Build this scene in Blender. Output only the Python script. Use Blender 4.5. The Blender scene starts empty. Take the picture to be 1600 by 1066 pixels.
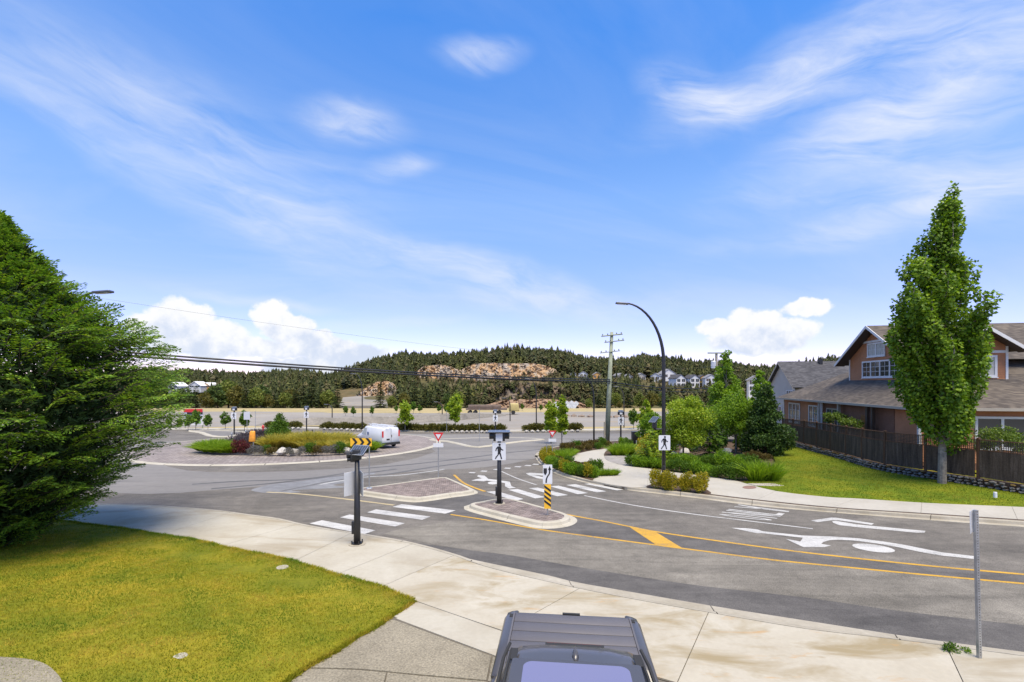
import bpy, bmesh, math, random
import numpy as np
from mathutils import Vector, Matrix
from mathutils.geometry import tessellate_polygon
R = math.radians
rnd = random.Random(7)
rng = np.random.default_rng(11)
scene = bpy.context.scene
COL = scene.collection

# ------------------------------------------------------------------ camera
F, H0, HZ = 740.0, 5.1, 600.0          # focal length in photo pixels, eye height, horizon row
SL = 15.0 / 740.0                      # the site falls gently away from the viewer
cam = bpy.data.cameras.new('camera'); cam.sensor_width = 36.0
cam.lens = F / 1600 * 36; cam.shift_y = (HZ - 533) / 1600
cam.clip_start = 0.1; cam.clip_end = 6000
co = bpy.data.objects.new('camera', cam); COL.objects.link(co)
co.location = (0, 0, H0); co.rotation_euler = (R(90), 0, 0)
scene.camera = co
scene.view_settings.view_transform = 'Standard'
scene.view_settings.look = 'None'
scene.view_settings.exposure = 0.85
scene.view_settings.gamma = 1.0
scene.view_settings.use_curve_mapping = False

# ------------------------------------------------------------------ sun + sky
SUN_EL, SUN_AZ = 68.0, 157.0           # azimuth from +Y clockwise: high behind the viewer
sd = Vector((math.sin(R(SUN_AZ)) * math.cos(R(SUN_EL)), math.cos(R(SUN_AZ)) * math.cos(R(SUN_EL)), math.sin(R(SUN_EL))))
sun = bpy.data.lights.new('sun', 'SUN'); sun.energy = 4.0; sun.angle = R(40); sun.color = (1.0, 0.88, 0.68)
so = bpy.data.objects.new('sun', sun); COL.objects.link(so)
so.rotation_euler = (-sd).to_track_quat('-Z', 'Y').to_euler()

world = bpy.data.worlds.new('World'); scene.world = world; world.use_nodes = True
wn, wl = world.node_tree.nodes, world.node_tree.links
wn.clear()
def W(t, **kw):
    n = wn.new(t)
    for k, v in kw.items(): setattr(n, k, v)
    return n
def wmath(op, a, b=None, clamp=False):
    n = W('ShaderNodeMath', operation=op, use_clamp=clamp)
    for i, x in enumerate((a, b)):
        if x is None: continue
        if isinstance(x, (int, float)): n.inputs[i].default_value = x
        else: wl.new(x, n.inputs[i])
    return n.outputs[0]
def wmap(x, a, b, c=0.0, d=1.0, smooth=True):
    n = W('ShaderNodeMapRange', interpolation_type='SMOOTHSTEP' if smooth else 'LINEAR')
    n.clamp = True if not smooth else n.clamp
    wl.new(x, n.inputs[0])
    for i, v in enumerate((a, b, c, d)): n.inputs[i + 1].default_value = v
    return n.outputs[0]
sky = W('ShaderNodeTexSky', sky_type='NISHITA'); sky.sun_disc = False
sky.sun_elevation = R(SUN_EL); sky.sun_rotation = R(SUN_AZ)
sky.air_density = 1.0; sky.dust_density = 0.0; sky.ozone_density = 3.0; sky.altitude = 50
tc = W('ShaderNodeTexCoord')
sep = W('ShaderNodeSeparateXYZ'); wl.new(tc.outputs['Generated'], sep.inputs[0])
az = wmath('ARCTAN2', sep.outputs[0], sep.outputs[1]); el = wmath('ARCSINE', sep.outputs[2])
ae = W('ShaderNodeCombineXYZ'); wl.new(az, ae.inputs[0]); wl.new(el, ae.inputs[1])
def wnoise(vec, scale, detail=5, rough=.55, dist=0.0):
    n = W('ShaderNodeTexNoise'); n.inputs['Scale'].default_value = scale
    n.inputs['Detail'].default_value = detail; n.inputs['Roughness'].default_value = rough
    n.inputs['Distortion'].default_value = dist
    wl.new(vec, n.inputs['Vector']); return n
def wmapping(vec, loc, rot, scale, t='TEXTURE'):
    m = W('ShaderNodeMapping', vector_type=t); wl.new(vec, m.inputs[0])
    m.inputs[1].default_value = loc; m.inputs[2].default_value = (0, 0, rot); m.inputs[3].default_value = scale
    return m.outputs[0]
def aepx(u, v):
    return math.atan2(u - 800, F), math.atan2(HZ - v, math.hypot(F, u - 800))
def warp(amount, scale):
    nz = wnoise(tc.outputs['Generated'], scale, 4)
    s = W('ShaderNodeVectorMath', operation='SUBTRACT'); wl.new(nz.outputs['Color'], s.inputs[0]); s.inputs[1].default_value = (.5, .5, .5)
    m = W('ShaderNodeVectorMath', operation='SCALE'); wl.new(s.outputs[0], m.inputs[0]); m.inputs['Scale'].default_value = amount
    a = W('ShaderNodeVectorMath', operation='ADD'); wl.new(ae.outputs[0], a.inputs[0]); wl.new(m.outputs[0], a.inputs[1])
    return a.outputs[0]
def lobe(vec, u, v, su, sv, rot, amp):
    a, e = aepx(u, v)
    m = wmapping(vec, (a, e, 0), R(rot), (su / F, sv / F, 1))
    l = W('ShaderNodeVectorMath', operation='LENGTH'); wl.new(m, l.inputs[0])
    return wmap(l.outputs['Value'], 1.0, 0.0, 0.0, amp)
wv = warp(0.12, 2.6)
cir = None
for L_ in [(760, 75, 95, 26, 3, .75), (555, 182, 105, 38, -3, .8), (632, 252, 75, 26, 12, .6), (1090, 150, 110, 46, -20, .85),
           (1230, 120, 260, 60, 12, .8), (1480, 60, 260, 90, 18, .75), (1420, 205, 300, 75, 14, .85), (1540, 275, 220, 45, 4, .75),
           (300, 300, 420, 40, -22, .55), (520, 360, 420, 45, -20, .5), (780, 430, 240, 40, -14, .85), (400, 240, 300, 90, -18, .35),
           (1300, 370, 260, 25, 3, .4), (880, 475, 320, 35, -4, .5), (420, 468, 170, 12, -5, .6), (610, 508, 160, 14, 2, .4), (150, 120, 260, 70, -6, .3), (1500, 330, 220, 40, 0, .55)]:
    o = lobe(wv, *L_)
    cir = o if cir is None else wmath('ADD', cir, o)
strand = wnoise(wmapping(wv, (0, 0, 0), R(-10), (1.0, .24, 1)), 6.0, 9, .6, .5)
cir = wmath('MULTIPLY', cir, wmap(strand.outputs[0], .3, .68, .12, 1.0, False))
# a thin veil of high cloud over the whole dome
pl = W('ShaderNodeCombineXYZ'); zz = wmath('ADD', sep.outputs[2], .25)
wl.new(wmath('DIVIDE', sep.outputs[0], zz), pl.inputs[0]); wl.new(wmath('DIVIDE', sep.outputs[1], zz), pl.inputs[1])
veil = wnoise(wmapping(pl.outputs[0], (0, 0, 0), R(18), (1.6, .6, 1)), 1.1, 7, .6, .8)
veil = wmap(veil.outputs[0], .45, .85, 0.0, .28, False)
cir = wmath('ADD', cir, veil, True)
cir = wmath('MULTIPLY', cir, .9)
# cumulus heads low over the hills
wv2 = warp(0.05, 14)
cum = None
for L_ in [(290, 500, 62, 46, 0, 1), (335, 530, 70, 42, 0, 1), (240, 512, 46, 30, 0, .9), (265, 535, 90, 30, 0, .8), (425, 497, 42, 34, 0, 1), (452, 515, 60, 36, 0, 1),
           (500, 545, 90, 36, 0, 1), (555, 555, 80, 30, 0, .95), (410, 545, 110, 30, 0, .8), (490, 575, 150, 30, 0, .8),
           (1180, 505, 58, 40, 0, 1), (1225, 525, 70, 40, 0, .95), (1120, 512, 44, 26, 0, .85), (1160, 535, 90, 34, 0, .75), (1258, 482, 52, 22, 0, .9), (1320, 575, 60, 26, 0, .7),
           (-330, 520, 200, 60, 0, 1), (-900, 510, 300, 70, 0, 1), (2200, 520, 220, 60, 0, 1), (3200, 500, 260, 70, 0, 1), (1600, 540, 60, 26, 0, .9)]:
    o = lobe(wv2, *L_)
    cum = o if cum is None else wmath('MAXIMUM', cum, o)
cn = wnoise(tc.outputs['Generated'], 24, 9, .62)
cn2 = wnoise(tc.outputs['Generated'], 9, 5, .55)
cum = wmath('ADD', cum, wmath('MULTIPLY', wmath('SUBTRACT', cn.outputs[0], .5), .75))
cmask = wmap(cum, .28, .5)
lit = wmath('ADD', wmath('MULTIPLY', wmath('SUBTRACT', cn.outputs[0], .5), 1.4), wmath('ADD', wmath('MULTIPLY', el, 4.5), wmath('MULTIPLY', wmath('SUBTRACT', cn2.outputs[0], .5), 1.3)))
cshade = wmap(lit, .05, .6, 0.0, 1.0)
SKYS = 0.145
sat = W('ShaderNodeHueSaturation'); sat.inputs['Saturation'].default_value = 1.1; sat.inputs['Value'].default_value = 1.0
wl.new(sky.outputs[0], sat.inputs['Color'])
def mixc(fac, a, b):
    m = W('ShaderNodeMix', data_type='RGBA')
    wl.new(fac, m.inputs[0])
    for s, x in ((m.inputs[6], a), (m.inputs[7], b)):
        if isinstance(x, tuple): s.default_value = x
        else: wl.new(x, s)
    return m.outputs[2]
WHITE = 3.9
rp = W('ShaderNodeValToRGB'); els = rp.color_ramp.elements
grade = [(0.0, (.72, .56, .80)), (.17, (.78, .64, .90)), (.354, (.9, .88, .95)), (.6, (.48, .82, 1.12)), (1.0, (.56, .85, 1.12))]
while len(els) < len(grade): els.new(.5)
for e_, (p_, c_) in zip(els, grade): e_.position = p_; e_.color = (c_[0], c_[1], c_[2], 1)
wl.new(sep.outputs[2], rp.inputs[0])
gm = W('ShaderNodeMix', data_type='RGBA', blend_type='MULTIPLY'); gm.inputs[0].default_value = 1.0
wl.new(sat.outputs[0], gm.inputs[6]); wl.new(rp.outputs[0], gm.inputs[7])
c1 = mixc(cir, gm.outputs[2], (WHITE * .82, WHITE * .87, WHITE, 1))
cc = mixc(cshade, (WHITE * .68, WHITE * .76, WHITE * .92, 1), (WHITE * .98, WHITE * .99, WHITE * 1.02, 1))
c2 = mixc(cmask, c1, cc)
bg = W('ShaderNodeBackground'); bg.inputs['Strength'].default_value = SKYS
wl.new(c2, bg.inputs['Color'])
wo = W('ShaderNodeOutputWorld'); wl.new(bg.outputs[0], wo.inputs['Surface'])

# ------------------------------------------------------------------ helpers
def G(u, v, dz=0.0):
    """a survey point of the photo on the sloping site plane, dz above it (dz may be a function of x, y)"""
    d = 0.1 if callable(dz) else dz
    for _ in range(25 if callable(dz) else 1):
        Y = F * (H0 - d) / (v - 615.0); X = (u - 800.0) / F * Y
        if callable(dz): d = d + .6 * (dz(X, Y) - d)
    return Vector((X, Y, -SL * Y + d))
def AT(u, v, Y):
    return Vector(((u - 800) / F * Y, Y, H0 + (HZ - v) / F * Y))
def plane(x, y, dz=0.0): return Vector((x, y, -SL * y + dz))
def smooth(pts, k=4, closed=False):
    n = len(pts); out = []
    rg = range(n) if closed else range(n - 1)
    for i in rg:
        p0 = pts[(i - 1) % n] if (closed or i > 0) else pts[i]
        p1 = pts[i]; p2 = pts[(i + 1) % n]
        p3 = pts[(i + 2) % n] if (closed or i + 2 < n) else p2
        for j in range(k):
            t = j / k
            out.append(tuple(.5 * (2 * b + (c - a) * t + (2 * a - 5 * b + 4 * c - d) * t * t + (3 * b - a - 3 * c + d) * t ** 3) for a, b, c, d in zip(p0, p1, p2, p3)))
    if not closed: out.append(tuple(pts[-1]))
    return out
def arclen(pts):
    s = [0.0]
    for a, b in zip(pts, pts[1:]): s.append(s[-1] + (Vector(b) - Vector(a)).length)
    return s
def at_len(pts, s, L):
    L = min(max(L, 0), s[-1])
    for i in range(len(pts) - 1):
        if s[i + 1] >= L:
            t = (L - s[i]) / max(1e-9, s[i + 1] - s[i])
            return Vector(pts[i]).lerp(Vector(pts[i + 1]), t)
    return Vector(pts[-1])
def resample(pts, n):
    s = arclen(pts); return [at_len(pts, s, s[-1] * i / (n - 1)) for i in range(n)]
def subline(pts, s, a, b):
    out = [at_len(pts, s, a)]
    out += [Vector(p) for p, q in zip(pts, s) if a + 1e-4 < q < b - 1e-4]
    out.append(at_len(pts, s, b)); return out
def nearest_len(pts, s, p):
    best = (1e9, 0)
    for i in range(len(pts) - 1):
        a, b = Vector(pts[i]), Vector(pts[i + 1]); d = b - a
        t = min(1, max(0, (Vector(p) - a).dot(d) / max(1e-9, d.length_squared)))
        q = a + d * t; e = (q - Vector(p)).length
        if e < best[0]: best = (e, s[i] + t * d.length)
    return best[1]

class MB:
    def __init__(self): self.v = []; self.f = []; self.m = []
    def quad(self, a, b, c, d, m=0):
        n = len(self.v); self.v += [tuple(a), tuple(b), tuple(c), tuple(d)]; self.f.append((n, n + 1, n + 2, n + 3)); self.m.append(m); return self
    def tri(self, a, b, c, m=0):
        n = len(self.v); self.v += [tuple(a), tuple(b), tuple(c)]; self.f.append((n, n + 1, n + 2)); self.m.append(m); return self
    def box(self, x0, x1, y0, y1, z0, z1, m=0, tx=0, ty=0):
        n = len(self.v)
        self.v += [(x0, y0, z0), (x1, y0, z0), (x1, y1, z0), (x0, y1, z0), (x0 + tx, y0 + ty, z1), (x1 - tx, y0 + ty, z1), (x1 - tx, y1 - ty, z1), (x0 + tx, y1 - ty, z1)]
        for q in ((0, 3, 2, 1), (4, 5, 6, 7), (0, 1, 5, 4), (1, 2, 6, 5), (2, 3, 7, 6), (3, 0, 4, 7)):
            self.f.append(tuple(n + i for i in q)); self.m.append(m)
        return self
    def tube(self, pts, rad, seg=8, m=0, caps=True):
        pts = [Vector(p) for p in pts]; n0 = len(self.v)
        rads = rad if isinstance(rad, (list, tuple)) else [rad] * len(pts)
        up = Vector((0, 0, 1)); prev = None
        for i, p in enumerate(pts):
            d = (pts[min(i + 1, len(pts) - 1)] - pts[max(i - 1, 0)]).normalized()
            x = prev if prev is not None else (up.cross(d) if abs(d.z) < .95 else Vector((1, 0, 0)).cross(d))
            x = (x - d * x.dot(d)).normalized(); y = d.cross(x); prev = x
            for k in range(seg):
                a = 2 * math.pi * k / seg
                self.v.append(tuple(p + (x * math.cos(a) + y * math.sin(a)) * rads[i]))
        for i in range(len(pts) - 1):
            for k in range(seg):
                a = n0 + i * seg + k; b = n0 + i * seg + (k + 1) % seg
                self.f.append((a, b, b + seg, a + seg)); self.m.append(m)
        if caps:
            self.f.append(tuple(n0 + k for k in range(seg))[::-1]); self.m.append(m)
            e = n0 + (len(pts) - 1) * seg
            self.f.append(tuple(e + k for k in range(seg))); self.m.append(m)
        return self
    def poly(self, pts, m=0):
        """flat polygon, triangulated, facing up"""
        pts = [Vector(p) for p in pts]
        n = len(self.v); self.v += [tuple(p) for p in pts]
        for t in tessellate_polygon([pts]):
            a, b, c = (pts[i] for i in t)
            if (b - a).cross(c - a).z < 0: t = t[::-1]
            self.f.append(tuple(n + i for i in t)); self.m.append(m)
        return self
    def solid(self, pts, depth, m=0, ms=None):
        pts = [Vector(p) for p in pts]; self.poly(pts, m)
        ms = m if ms is None else ms
        area = sum(a.x * b.y - b.x * a.y for a, b in zip(pts, pts[1:] + pts[:1]))
        if area < 0: pts = pts[::-1]
        for a, b in zip(pts, pts[1:] + pts[:1]):
            self.quad(a - Vector((0, 0, depth)), b - Vector((0, 0, depth)), b, a, ms)
        return self
    def slab(self, pts, nrm, th, m=0):
        """polygon given in 3D extruded by th along -nrm"""
        pts = [Vector(p) for p in pts]; nrm = Vector(nrm).normalized(); n = len(self.v); k = len(pts)
        fn = (pts[1] - pts[0]).cross(pts[2] - pts[0])
        if fn.dot(nrm) < 0: pts = pts[::-1]
        self.v += [tuple(p) for p in pts] + [tuple(p - nrm * th) for p in pts]
        self.f.append(tuple(range(n, n + k))); self.f.append(tuple(range(n + 2 * k - 1, n + k - 1, -1))); self.m += [m, m]
        for i in range(k):
            j = (i + 1) % k
            self.f.append((n + i, n + k + i, n + k + j, n + j)); self.m.append(m)
        return self
    def strip(self, A, B, m=0):
        for i in range(len(A) - 1): self.quad(A[i], A[i + 1], B[i + 1], B[i], m)
        return self
    def lathe(self, prof, seg=12, m=0, c=(0, 0, 0)):
        n0 = len(self.v); c = Vector(c)
        for r, z in prof:
            for k in range(seg):
                a = 2 * math.pi * k / seg; self.v.append((c.x + r * math.cos(a), c.y + r * math.sin(a), c.z + z))
        for i in range(len(prof) - 1):
            for k in range(seg):
                a = n0 + i * seg + k; b = n0 + i * seg + (k + 1) % seg
                self.f.append((a, b, b + seg, a + seg)); self.m.append(m)
        self.f.append(tuple(n0 + k for k in range(seg))[::-1]); self.m.append(m)
        e = n0 + (len(prof) - 1) * seg
        self.f.append(tuple(e + k for k in range(seg))); self.m.append(m)
        return self
    def mesh(self, name, mats, smooth_=False):
        me = bpy.data.meshes.new(name); me.from_pydata(self.v, [], self.f)
        for m in (mats if isinstance(mats, (list, tuple)) else [mats]): me.materials.append(m)
        if len(set(self.m)) > 1: me.polygons.foreach_set('material_index', self.m)
        if smooth_: me.polygons.foreach_set('use_smooth', [True] * len(self.f))
        me.update(); return me
    def build(self, name, mats, parent=None, smooth_=False, loc=None):
        return link(name, self.mesh(name, mats, smooth_), parent, loc)
def link(name, me, parent=None, loc=None, rotz=0, scale=None):
    o = bpy.data.objects.new(name, me); COL.objects.link(o); o.parent = parent
    if loc is not None: o.location = loc
    if rotz: o.rotation_euler = (0, 0, rotz)
    if scale is not None: o.scale = scale if isinstance(scale, (tuple, list)) else (scale,) * 3
    return o
def tag(o, label=None, cat=None, group=None, kind=None):
    if label: o['label'] = label
    if cat: o['category'] = cat
    if group: o['group'] = group
    if kind: o['kind'] = kind
    return o
def thing(name, label, cat, loc=(0, 0, 0), rotz=0, group=None, scale=None):
    return tag(link(name, None, None, loc, rotz, scale), label, cat, group)
def struct(o): o['kind'] = 'structure'; return o
def rbox(sx, sy, sz, bev=.03, seg=2, tx=0, ty=0, z0=0):
    bm = bmesh.new(); bmesh.ops.create_cube(bm, size=1)
    for v in bm.verts:
        top = v.co.z > 0
        v.co = Vector((v.co.x * (sx - (2 * tx if top else 0)), v.co.y * (sy - (2 * ty if top else 0)), (v.co.z + .5) * sz + z0))
    bmesh.ops.bevel(bm, geom=bm.edges[:], offset=bev, segments=seg, affect='EDGES', profile=.6)
    return bm
def bmobj(name, bm, mat, parent=None, loc=None, rotz=0, smooth_=True):
    me = bpy.data.meshes.new(name); bm.to_mesh(me); bm.free(); me.materials.append(mat)
    if smooth_: me.polygons.foreach_set('use_smooth', [True] * len(me.polygons))
    return link(name, me, parent, loc, rotz)
def npmesh(name, V, Fq, mat):
    V = np.asarray(V, dtype=np.float32).reshape(-1, 3); Fq = np.asarray(Fq, dtype=np.int32); k = Fq.shape[1]
    me = bpy.data.meshes.new(name); me.vertices.add(len(V)); me.vertices.foreach_set('co', V.ravel())
    me.loops.add(Fq.size); me.loops.foreach_set('vertex_index', Fq.ravel())
    me.polygons.add(len(Fq)); me.polygons.foreach_set('loop_start', np.arange(0, Fq.size, k, dtype=np.int32))
    me.update(calc_edges=True); me.materials.append(mat); return me
def unit(a): return a / np.maximum(1e-9, np.linalg.norm(a, axis=-1, keepdims=True))
def leaf_geo(P, D, N, L, Wd):
    n = len(P); D = unit(D); S = unit(np.cross(D, N)); L = np.broadcast_to(L, (n,))[:, None]; Wd = np.broadcast_to(Wd, (n,))[:, None]
    V = np.stack([P, P + D * L * .45 + S * Wd * .5, P + D * L, P + D * L * .45 - S * Wd * .5], 1)
    return V.reshape(-1, 3), np.arange(4 * n).reshape(n, 4)
def blade_geo(P, D, N, L, Wd):
    n = len(P); D = unit(D); S = unit(np.cross(D, N)); L = np.broadcast_to(L, (n,))[:, None]; Wd = np.broadcast_to(Wd, (n,))[:, None]
    V = np.stack([P + S * Wd * .5, P + D * L, P - S * Wd * .5], 1)
    return V.reshape(-1, 3), np.arange(3 * n).reshape(n, 3)
def rdir(n): return unit(rng.normal(size=(n, 3)))

# ------------------------------------------------------------------ materials
def newmat(name):
    m = bpy.data.materials.new(name); m.use_nodes = True; nt = m.node_tree; nt.nodes.clear()
    out = nt.nodes.new('ShaderNodeOutputMaterial'); b = nt.nodes.new('ShaderNodeBsdfPrincipled'); nt.links.new(b.outputs[0], out.inputs[0])
    return m, nt, b, out
def c4(c): return (c[0], c[1], c[2], 1)
def ramp(nt, fac, stops):
    r = nt.nodes.new('ShaderNodeValToRGB'); e = r.color_ramp.elements
    while len(e) < len(stops): e.new(.5)
    for x, (p, c) in zip(e, stops): x.position = p; x.color = c4(c)
    nt.links.new(fac, r.inputs[0]); return r.outputs[0]
def noise(nt, vec, scale, detail=4, rough=.55, dist=0):
    n = nt.nodes.new('ShaderNodeTexNoise'); n.inputs['Scale'].default_value = scale; n.inputs['Detail'].default_value = detail
    n.inputs['Roughness'].default_value = rough; n.inputs['Distortion'].default_value = dist
    if vec is not None: nt.links.new(vec, n.inputs['Vector'])
    return n.outputs[0]
def mul(nt, a, b, mode='MULTIPLY', fac=1.0):
    m = nt.nodes.new('ShaderNodeMix'); m.data_type = 'RGBA'; m.blend_type = mode
    if isinstance(fac, (int, float)): m.inputs[0].default_value = fac
    else: nt.links.new(fac, m.inputs[0])
    for s, x in ((m.inputs[6], a), (m.inputs[7], b)):
        if isinstance(x, tuple): s.default_value = c4(x)
        else: nt.links.new(x, s)
    return m.outputs[2]
def pos(nt, scale=(1, 1, 1), rot=0, obj=False):
    if obj: src = nt.nodes.new('ShaderNodeTexCoord').outputs['Object']
    else: src = nt.nodes.new('ShaderNodeNewGeometry').outputs['Position']
    m = nt.nodes.new('ShaderNodeMapping'); m.inputs[3].default_value = scale; m.inputs[2].default_value = (0, 0, rot)
    nt.links.new(src, m.inputs[0]); return m.outputs[0]
def bump(nt, b, h, strength, dist):
    n = nt.nodes.new('ShaderNodeBump'); n.inputs['Strength'].default_value = strength; n.inputs['Distance'].default_value = dist
    nt.links.new(h, n.inputs['Height']); nt.links.new(n.outputs[0], b.inputs['Normal'])
def asphalt(name, cols, streak, speck=.32, crack=False):
    m, nt, b, _ = newmat(name); p0 = pos(nt)
    c = ramp(nt, noise(nt, p0, .3, 6, .62, .5), [(.3, cols[0]), (.5, cols[1]), (.7, cols[2])])
    f = noise(nt, pos(nt, streak[0], streak[1]), 1.0, 6, .68, .8); c = mul(nt, c, ramp(nt, f, [(.3, (.72, .72, .72)), (.5, (1, 1, 1)), (.72, (1.2, 1.2, 1.19))]))
    f = noise(nt, p0, 2.3, 5, .7); c = mul(nt, c, ramp(nt, f, [(.3, (.82, .82, .82)), (.7, (1.14, 1.14, 1.14))]))
    v = nt.nodes.new('ShaderNodeTexVoronoi'); v.inputs['Scale'].default_value = 38; nt.links.new(p0, v.inputs['Vector'])
    c = mul(nt, c, ramp(nt, v.outputs['Distance'], [(.05, (1 + speck,) * 3), (.35, (1, 1, 1)), (.75, (1 - speck,) * 3)]))
    if crack:
        w = nt.nodes.new('ShaderNodeTexVoronoi'); w.feature = 'DISTANCE_TO_EDGE'; w.inputs['Scale'].default_value = .28
        ad = nt.nodes.new('ShaderNodeVectorMath'); ad.operation = 'ADD'; nz = nt.nodes.new('ShaderNodeTexNoise'); nz.inputs['Scale'].default_value = 1.6; nt.links.new(p0, nz.inputs['Vector'])
        nt.links.new(p0, ad.inputs[0]); nt.links.new(nz.outputs['Color'], ad.inputs[1]); nt.links.new(ad.outputs[0], w.inputs['Vector'])
        mk = nt.nodes.new('ShaderNodeMath'); mk.operation = 'LESS_THAN'; mk.inputs[1].default_value = .006; nt.links.new(w.outputs['Distance'], mk.inputs[0])
        gt = nt.nodes.new('ShaderNodeMath'); gt.operation = 'MULTIPLY'; nt.links.new(mk.outputs[0], gt.inputs[0])
        k = nt.nodes.new('ShaderNodeMath'); k.operation = 'GREATER_THAN'; k.inputs[1].default_value = .55; nt.links.new(noise(nt, p0, .5, 3), k.inputs[0]); nt.links.new(k.outputs[0], gt.inputs[1])
        c = mul(nt, c, tuple(x * .45 for x in cols[0]), 'MIX', gt.outputs[0])
    nt.links.new(c, b.inputs['Base Color']); b.inputs['Roughness'].default_value = .88; b.inputs['Specular IOR Level'].default_value = .3
    bump(nt, b, v.outputs['Distance'], .35, .006); return m
def basic(name, col, rough=.7, var=.18, scale=3, metal=0, bmp=0, bscale=40, spec=None, obj=False, coat=0):
    m, nt, b, _ = newmat(name); p = pos(nt, obj=obj)
    lo = tuple(c * (1 - var) for c in col); hi = tuple(min(1, c * (1 + var)) for c in col)
    c = ramp(nt, noise(nt, p, scale, 5, .6), [(.3, lo), (.7, hi)])
    nt.links.new(c, b.inputs['Base Color']); b.inputs['Roughness'].default_value = rough; b.inputs['Metallic'].default_value = metal
    if spec is not None: b.inputs['Specular IOR Level'].default_value = spec
    if coat: b.inputs['Coat Weight'].default_value = coat; b.inputs['Coat Roughness'].default_value = .06
    if bmp: bump(nt, b, noise(nt, p, bscale, 4), bmp, .02)
    return m
def layered(name, stops, scales, rough=.85, bmp=.3, bscale=60, fine=.25, spec=.3, stretch=(1, 1, 1), rot=0, patch=None):
    """two octaves of colour from a ramp, multiplied by fine speckle"""
    m, nt, b, _ = newmat(name); p = pos(nt, stretch, rot); p0 = pos(nt)
    f1 = noise(nt, p, scales[0], 6, .6, .4)
    c = ramp(nt, f1, stops)
    f2 = noise(nt, p0, scales[1], 4, .6)
    c = mul(nt, c, ramp(nt, f2, [(.25, (1 - fine,) * 3), (.75, (1 + fine * .6,) * 3)]))
    if patch:
        for (sc, lo, hi, col, st, ro) in patch:
            f3 = noise(nt, pos(nt, st, ro), sc, 5, .65, .6)
            mr = nt.nodes.new('ShaderNodeMapRange'); mr.inputs[1].default_value = lo; mr.inputs[2].default_value = hi; nt.links.new(f3, mr.inputs[0])
            c = mul(nt, c, col, 'MIX', mr.outputs[0])
    nt.links.new(c, b.inputs['Base Color']); b.inputs['Roughness'].default_value = rough; b.inputs['Specular IOR Level'].default_value = spec
    if bmp: bump(nt, b, noise(nt, p0, bscale, 4), bmp, .01)
    return m
def foliage(name, cols, trans=.3, rough=.6, big=None, patch=((.75, .8, .75), (1.2, 1.15, 1.1))):
    m, nt, b, out = newmat(name)
    g = nt.nodes.new('ShaderNodeNewGeometry')
    n = len(cols); c = ramp(nt, g.outputs['Random Per Island'], [(i / max(1, n - 1), k) for i, k in enumerate(cols)])
    p = pos(nt, obj=True); f = noise(nt, p, big or 1.2, 3)
    c = mul(nt, c, ramp(nt, f, [(.3, patch[0]), (.7, patch[1])]))
    nt.links.new(c, b.inputs['Base Color']); b.inputs['Roughness'].default_value = rough; b.inputs['Specular IOR Level'].default_value = .25
    t = nt.nodes.new('ShaderNodeBsdfTranslucent'); nt.links.new(mul(nt, c, (1.5, 1.5, .7)), t.inputs[0])
    mx = nt.nodes.new('ShaderNodeMixShader'); mx.inputs[0].default_value = trans
    nt.links.new(b.outputs[0], mx.inputs[1]); nt.links.new(t.outputs[0], mx.inputs[2]); nt.links.new(mx.outputs[0], out.inputs[0])
    return m
M = {}
M['asphalt'] = asphalt('asphalt', [(0.112, 0.102, 0.086), (0.146, 0.132, 0.112), (0.188, 0.171, 0.144)], ((.22, 1.1, 1), .25))
M['asphalt_lane'] = asphalt('asphalt_lane', [(0.138, 0.125, 0.102), (0.182, 0.166, 0.137), (0.231, 0.212, 0.175)], ((.16, 1.5, 1), .13))
M['asphalt_new'] = asphalt('asphalt_new', [(0.084, 0.078, 0.072), (0.105, 0.098, 0.090), (0.128, 0.119, 0.108)], ((.3, 1.2, 1), .13), .25, False)
M['asphalt_far'] = layered('asphalt_far', [(.3, (0.142, 0.134, 0.123)), (.7, (0.217, 0.204, 0.185))], (.12, 3), .8, .1, 30, .12, .3, (.4, 1.4, 1), .4, patch=[(.35, .55, .7, (0.092, 0.088, 0.082), (.12, 1.0, 1), .35)])
M['asphalt_pale'] = asphalt('asphalt_pale', [(.15, .152, .156), (.19, .192, .196), (.225, .226, .23)], ((.25, 1.2, 1), .3), .15)
M['concrete'] = layered('concrete', [(.3, (0.320, 0.288, 0.222)), (.5, (0.367, 0.338, 0.269)), (.7, (0.408, 0.382, 0.313))], (.5, 10), .85, .15, 120, .07, .3,
                        patch=[(.42, .5, .7, (0.245, 0.201, 0.128), (.5, 1.6, 1), .5)])
M['concrete_far'] = layered('concrete_far', [(.3, (0.320, 0.298, 0.250)), (.7, (0.394, 0.371, 0.319))], (.4, 6), .85, .12, 100, .08, .3)
M['concrete_rust'] = layered('concrete_rust', [(.3, (0.340, 0.304, 0.232)), (.7, (0.408, 0.378, 0.306))], (.6, 10), .85, .15, 120, .07, .3,
                        patch=[(.7, .47, .66, (0.252, 0.204, 0.119), (.6, 1.4, 1), -.5), (1.4, .6, .78, (0.374, 0.221, 0.081), (.5, 2.2, 1), .9)])
M['kerb'] = layered('kerb', [(.3, (0.272, 0.241, 0.180)), (.7, (0.374, 0.343, 0.279))], (.9, 9), .85, .15, 100, .12, .3)
M['kerb_pale'] = layered('kerb_pale', [(.3, (0.340, 0.313, 0.245)), (.7, (0.422, 0.394, 0.326))], (.9, 9), .85, .12, 100, .1, .3)
M['aggregate'] = layered('aggregate', [(.3, (.2, .175, .125)), (.7, (.31, .275, .2))], (.6, 28), .9, .8, 55, .55, .3)
M['joint'] = basic('joint_dirt', (.11, .095, .07), .95, .3, 6)
M['paver'] = basic('paver', (.235, .165, .135), .9, .3, 4, bmp=.2, bscale=60)
M['paver_sand'] = basic('paver_sand', (.13, .1, .08), .95, .2, 8)
M['soil'] = layered('soil', [(.3, (.055, .035, .022)), (.7, (.105, .07, .045))], (2, 14), .95, .6, 30, .35)
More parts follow.
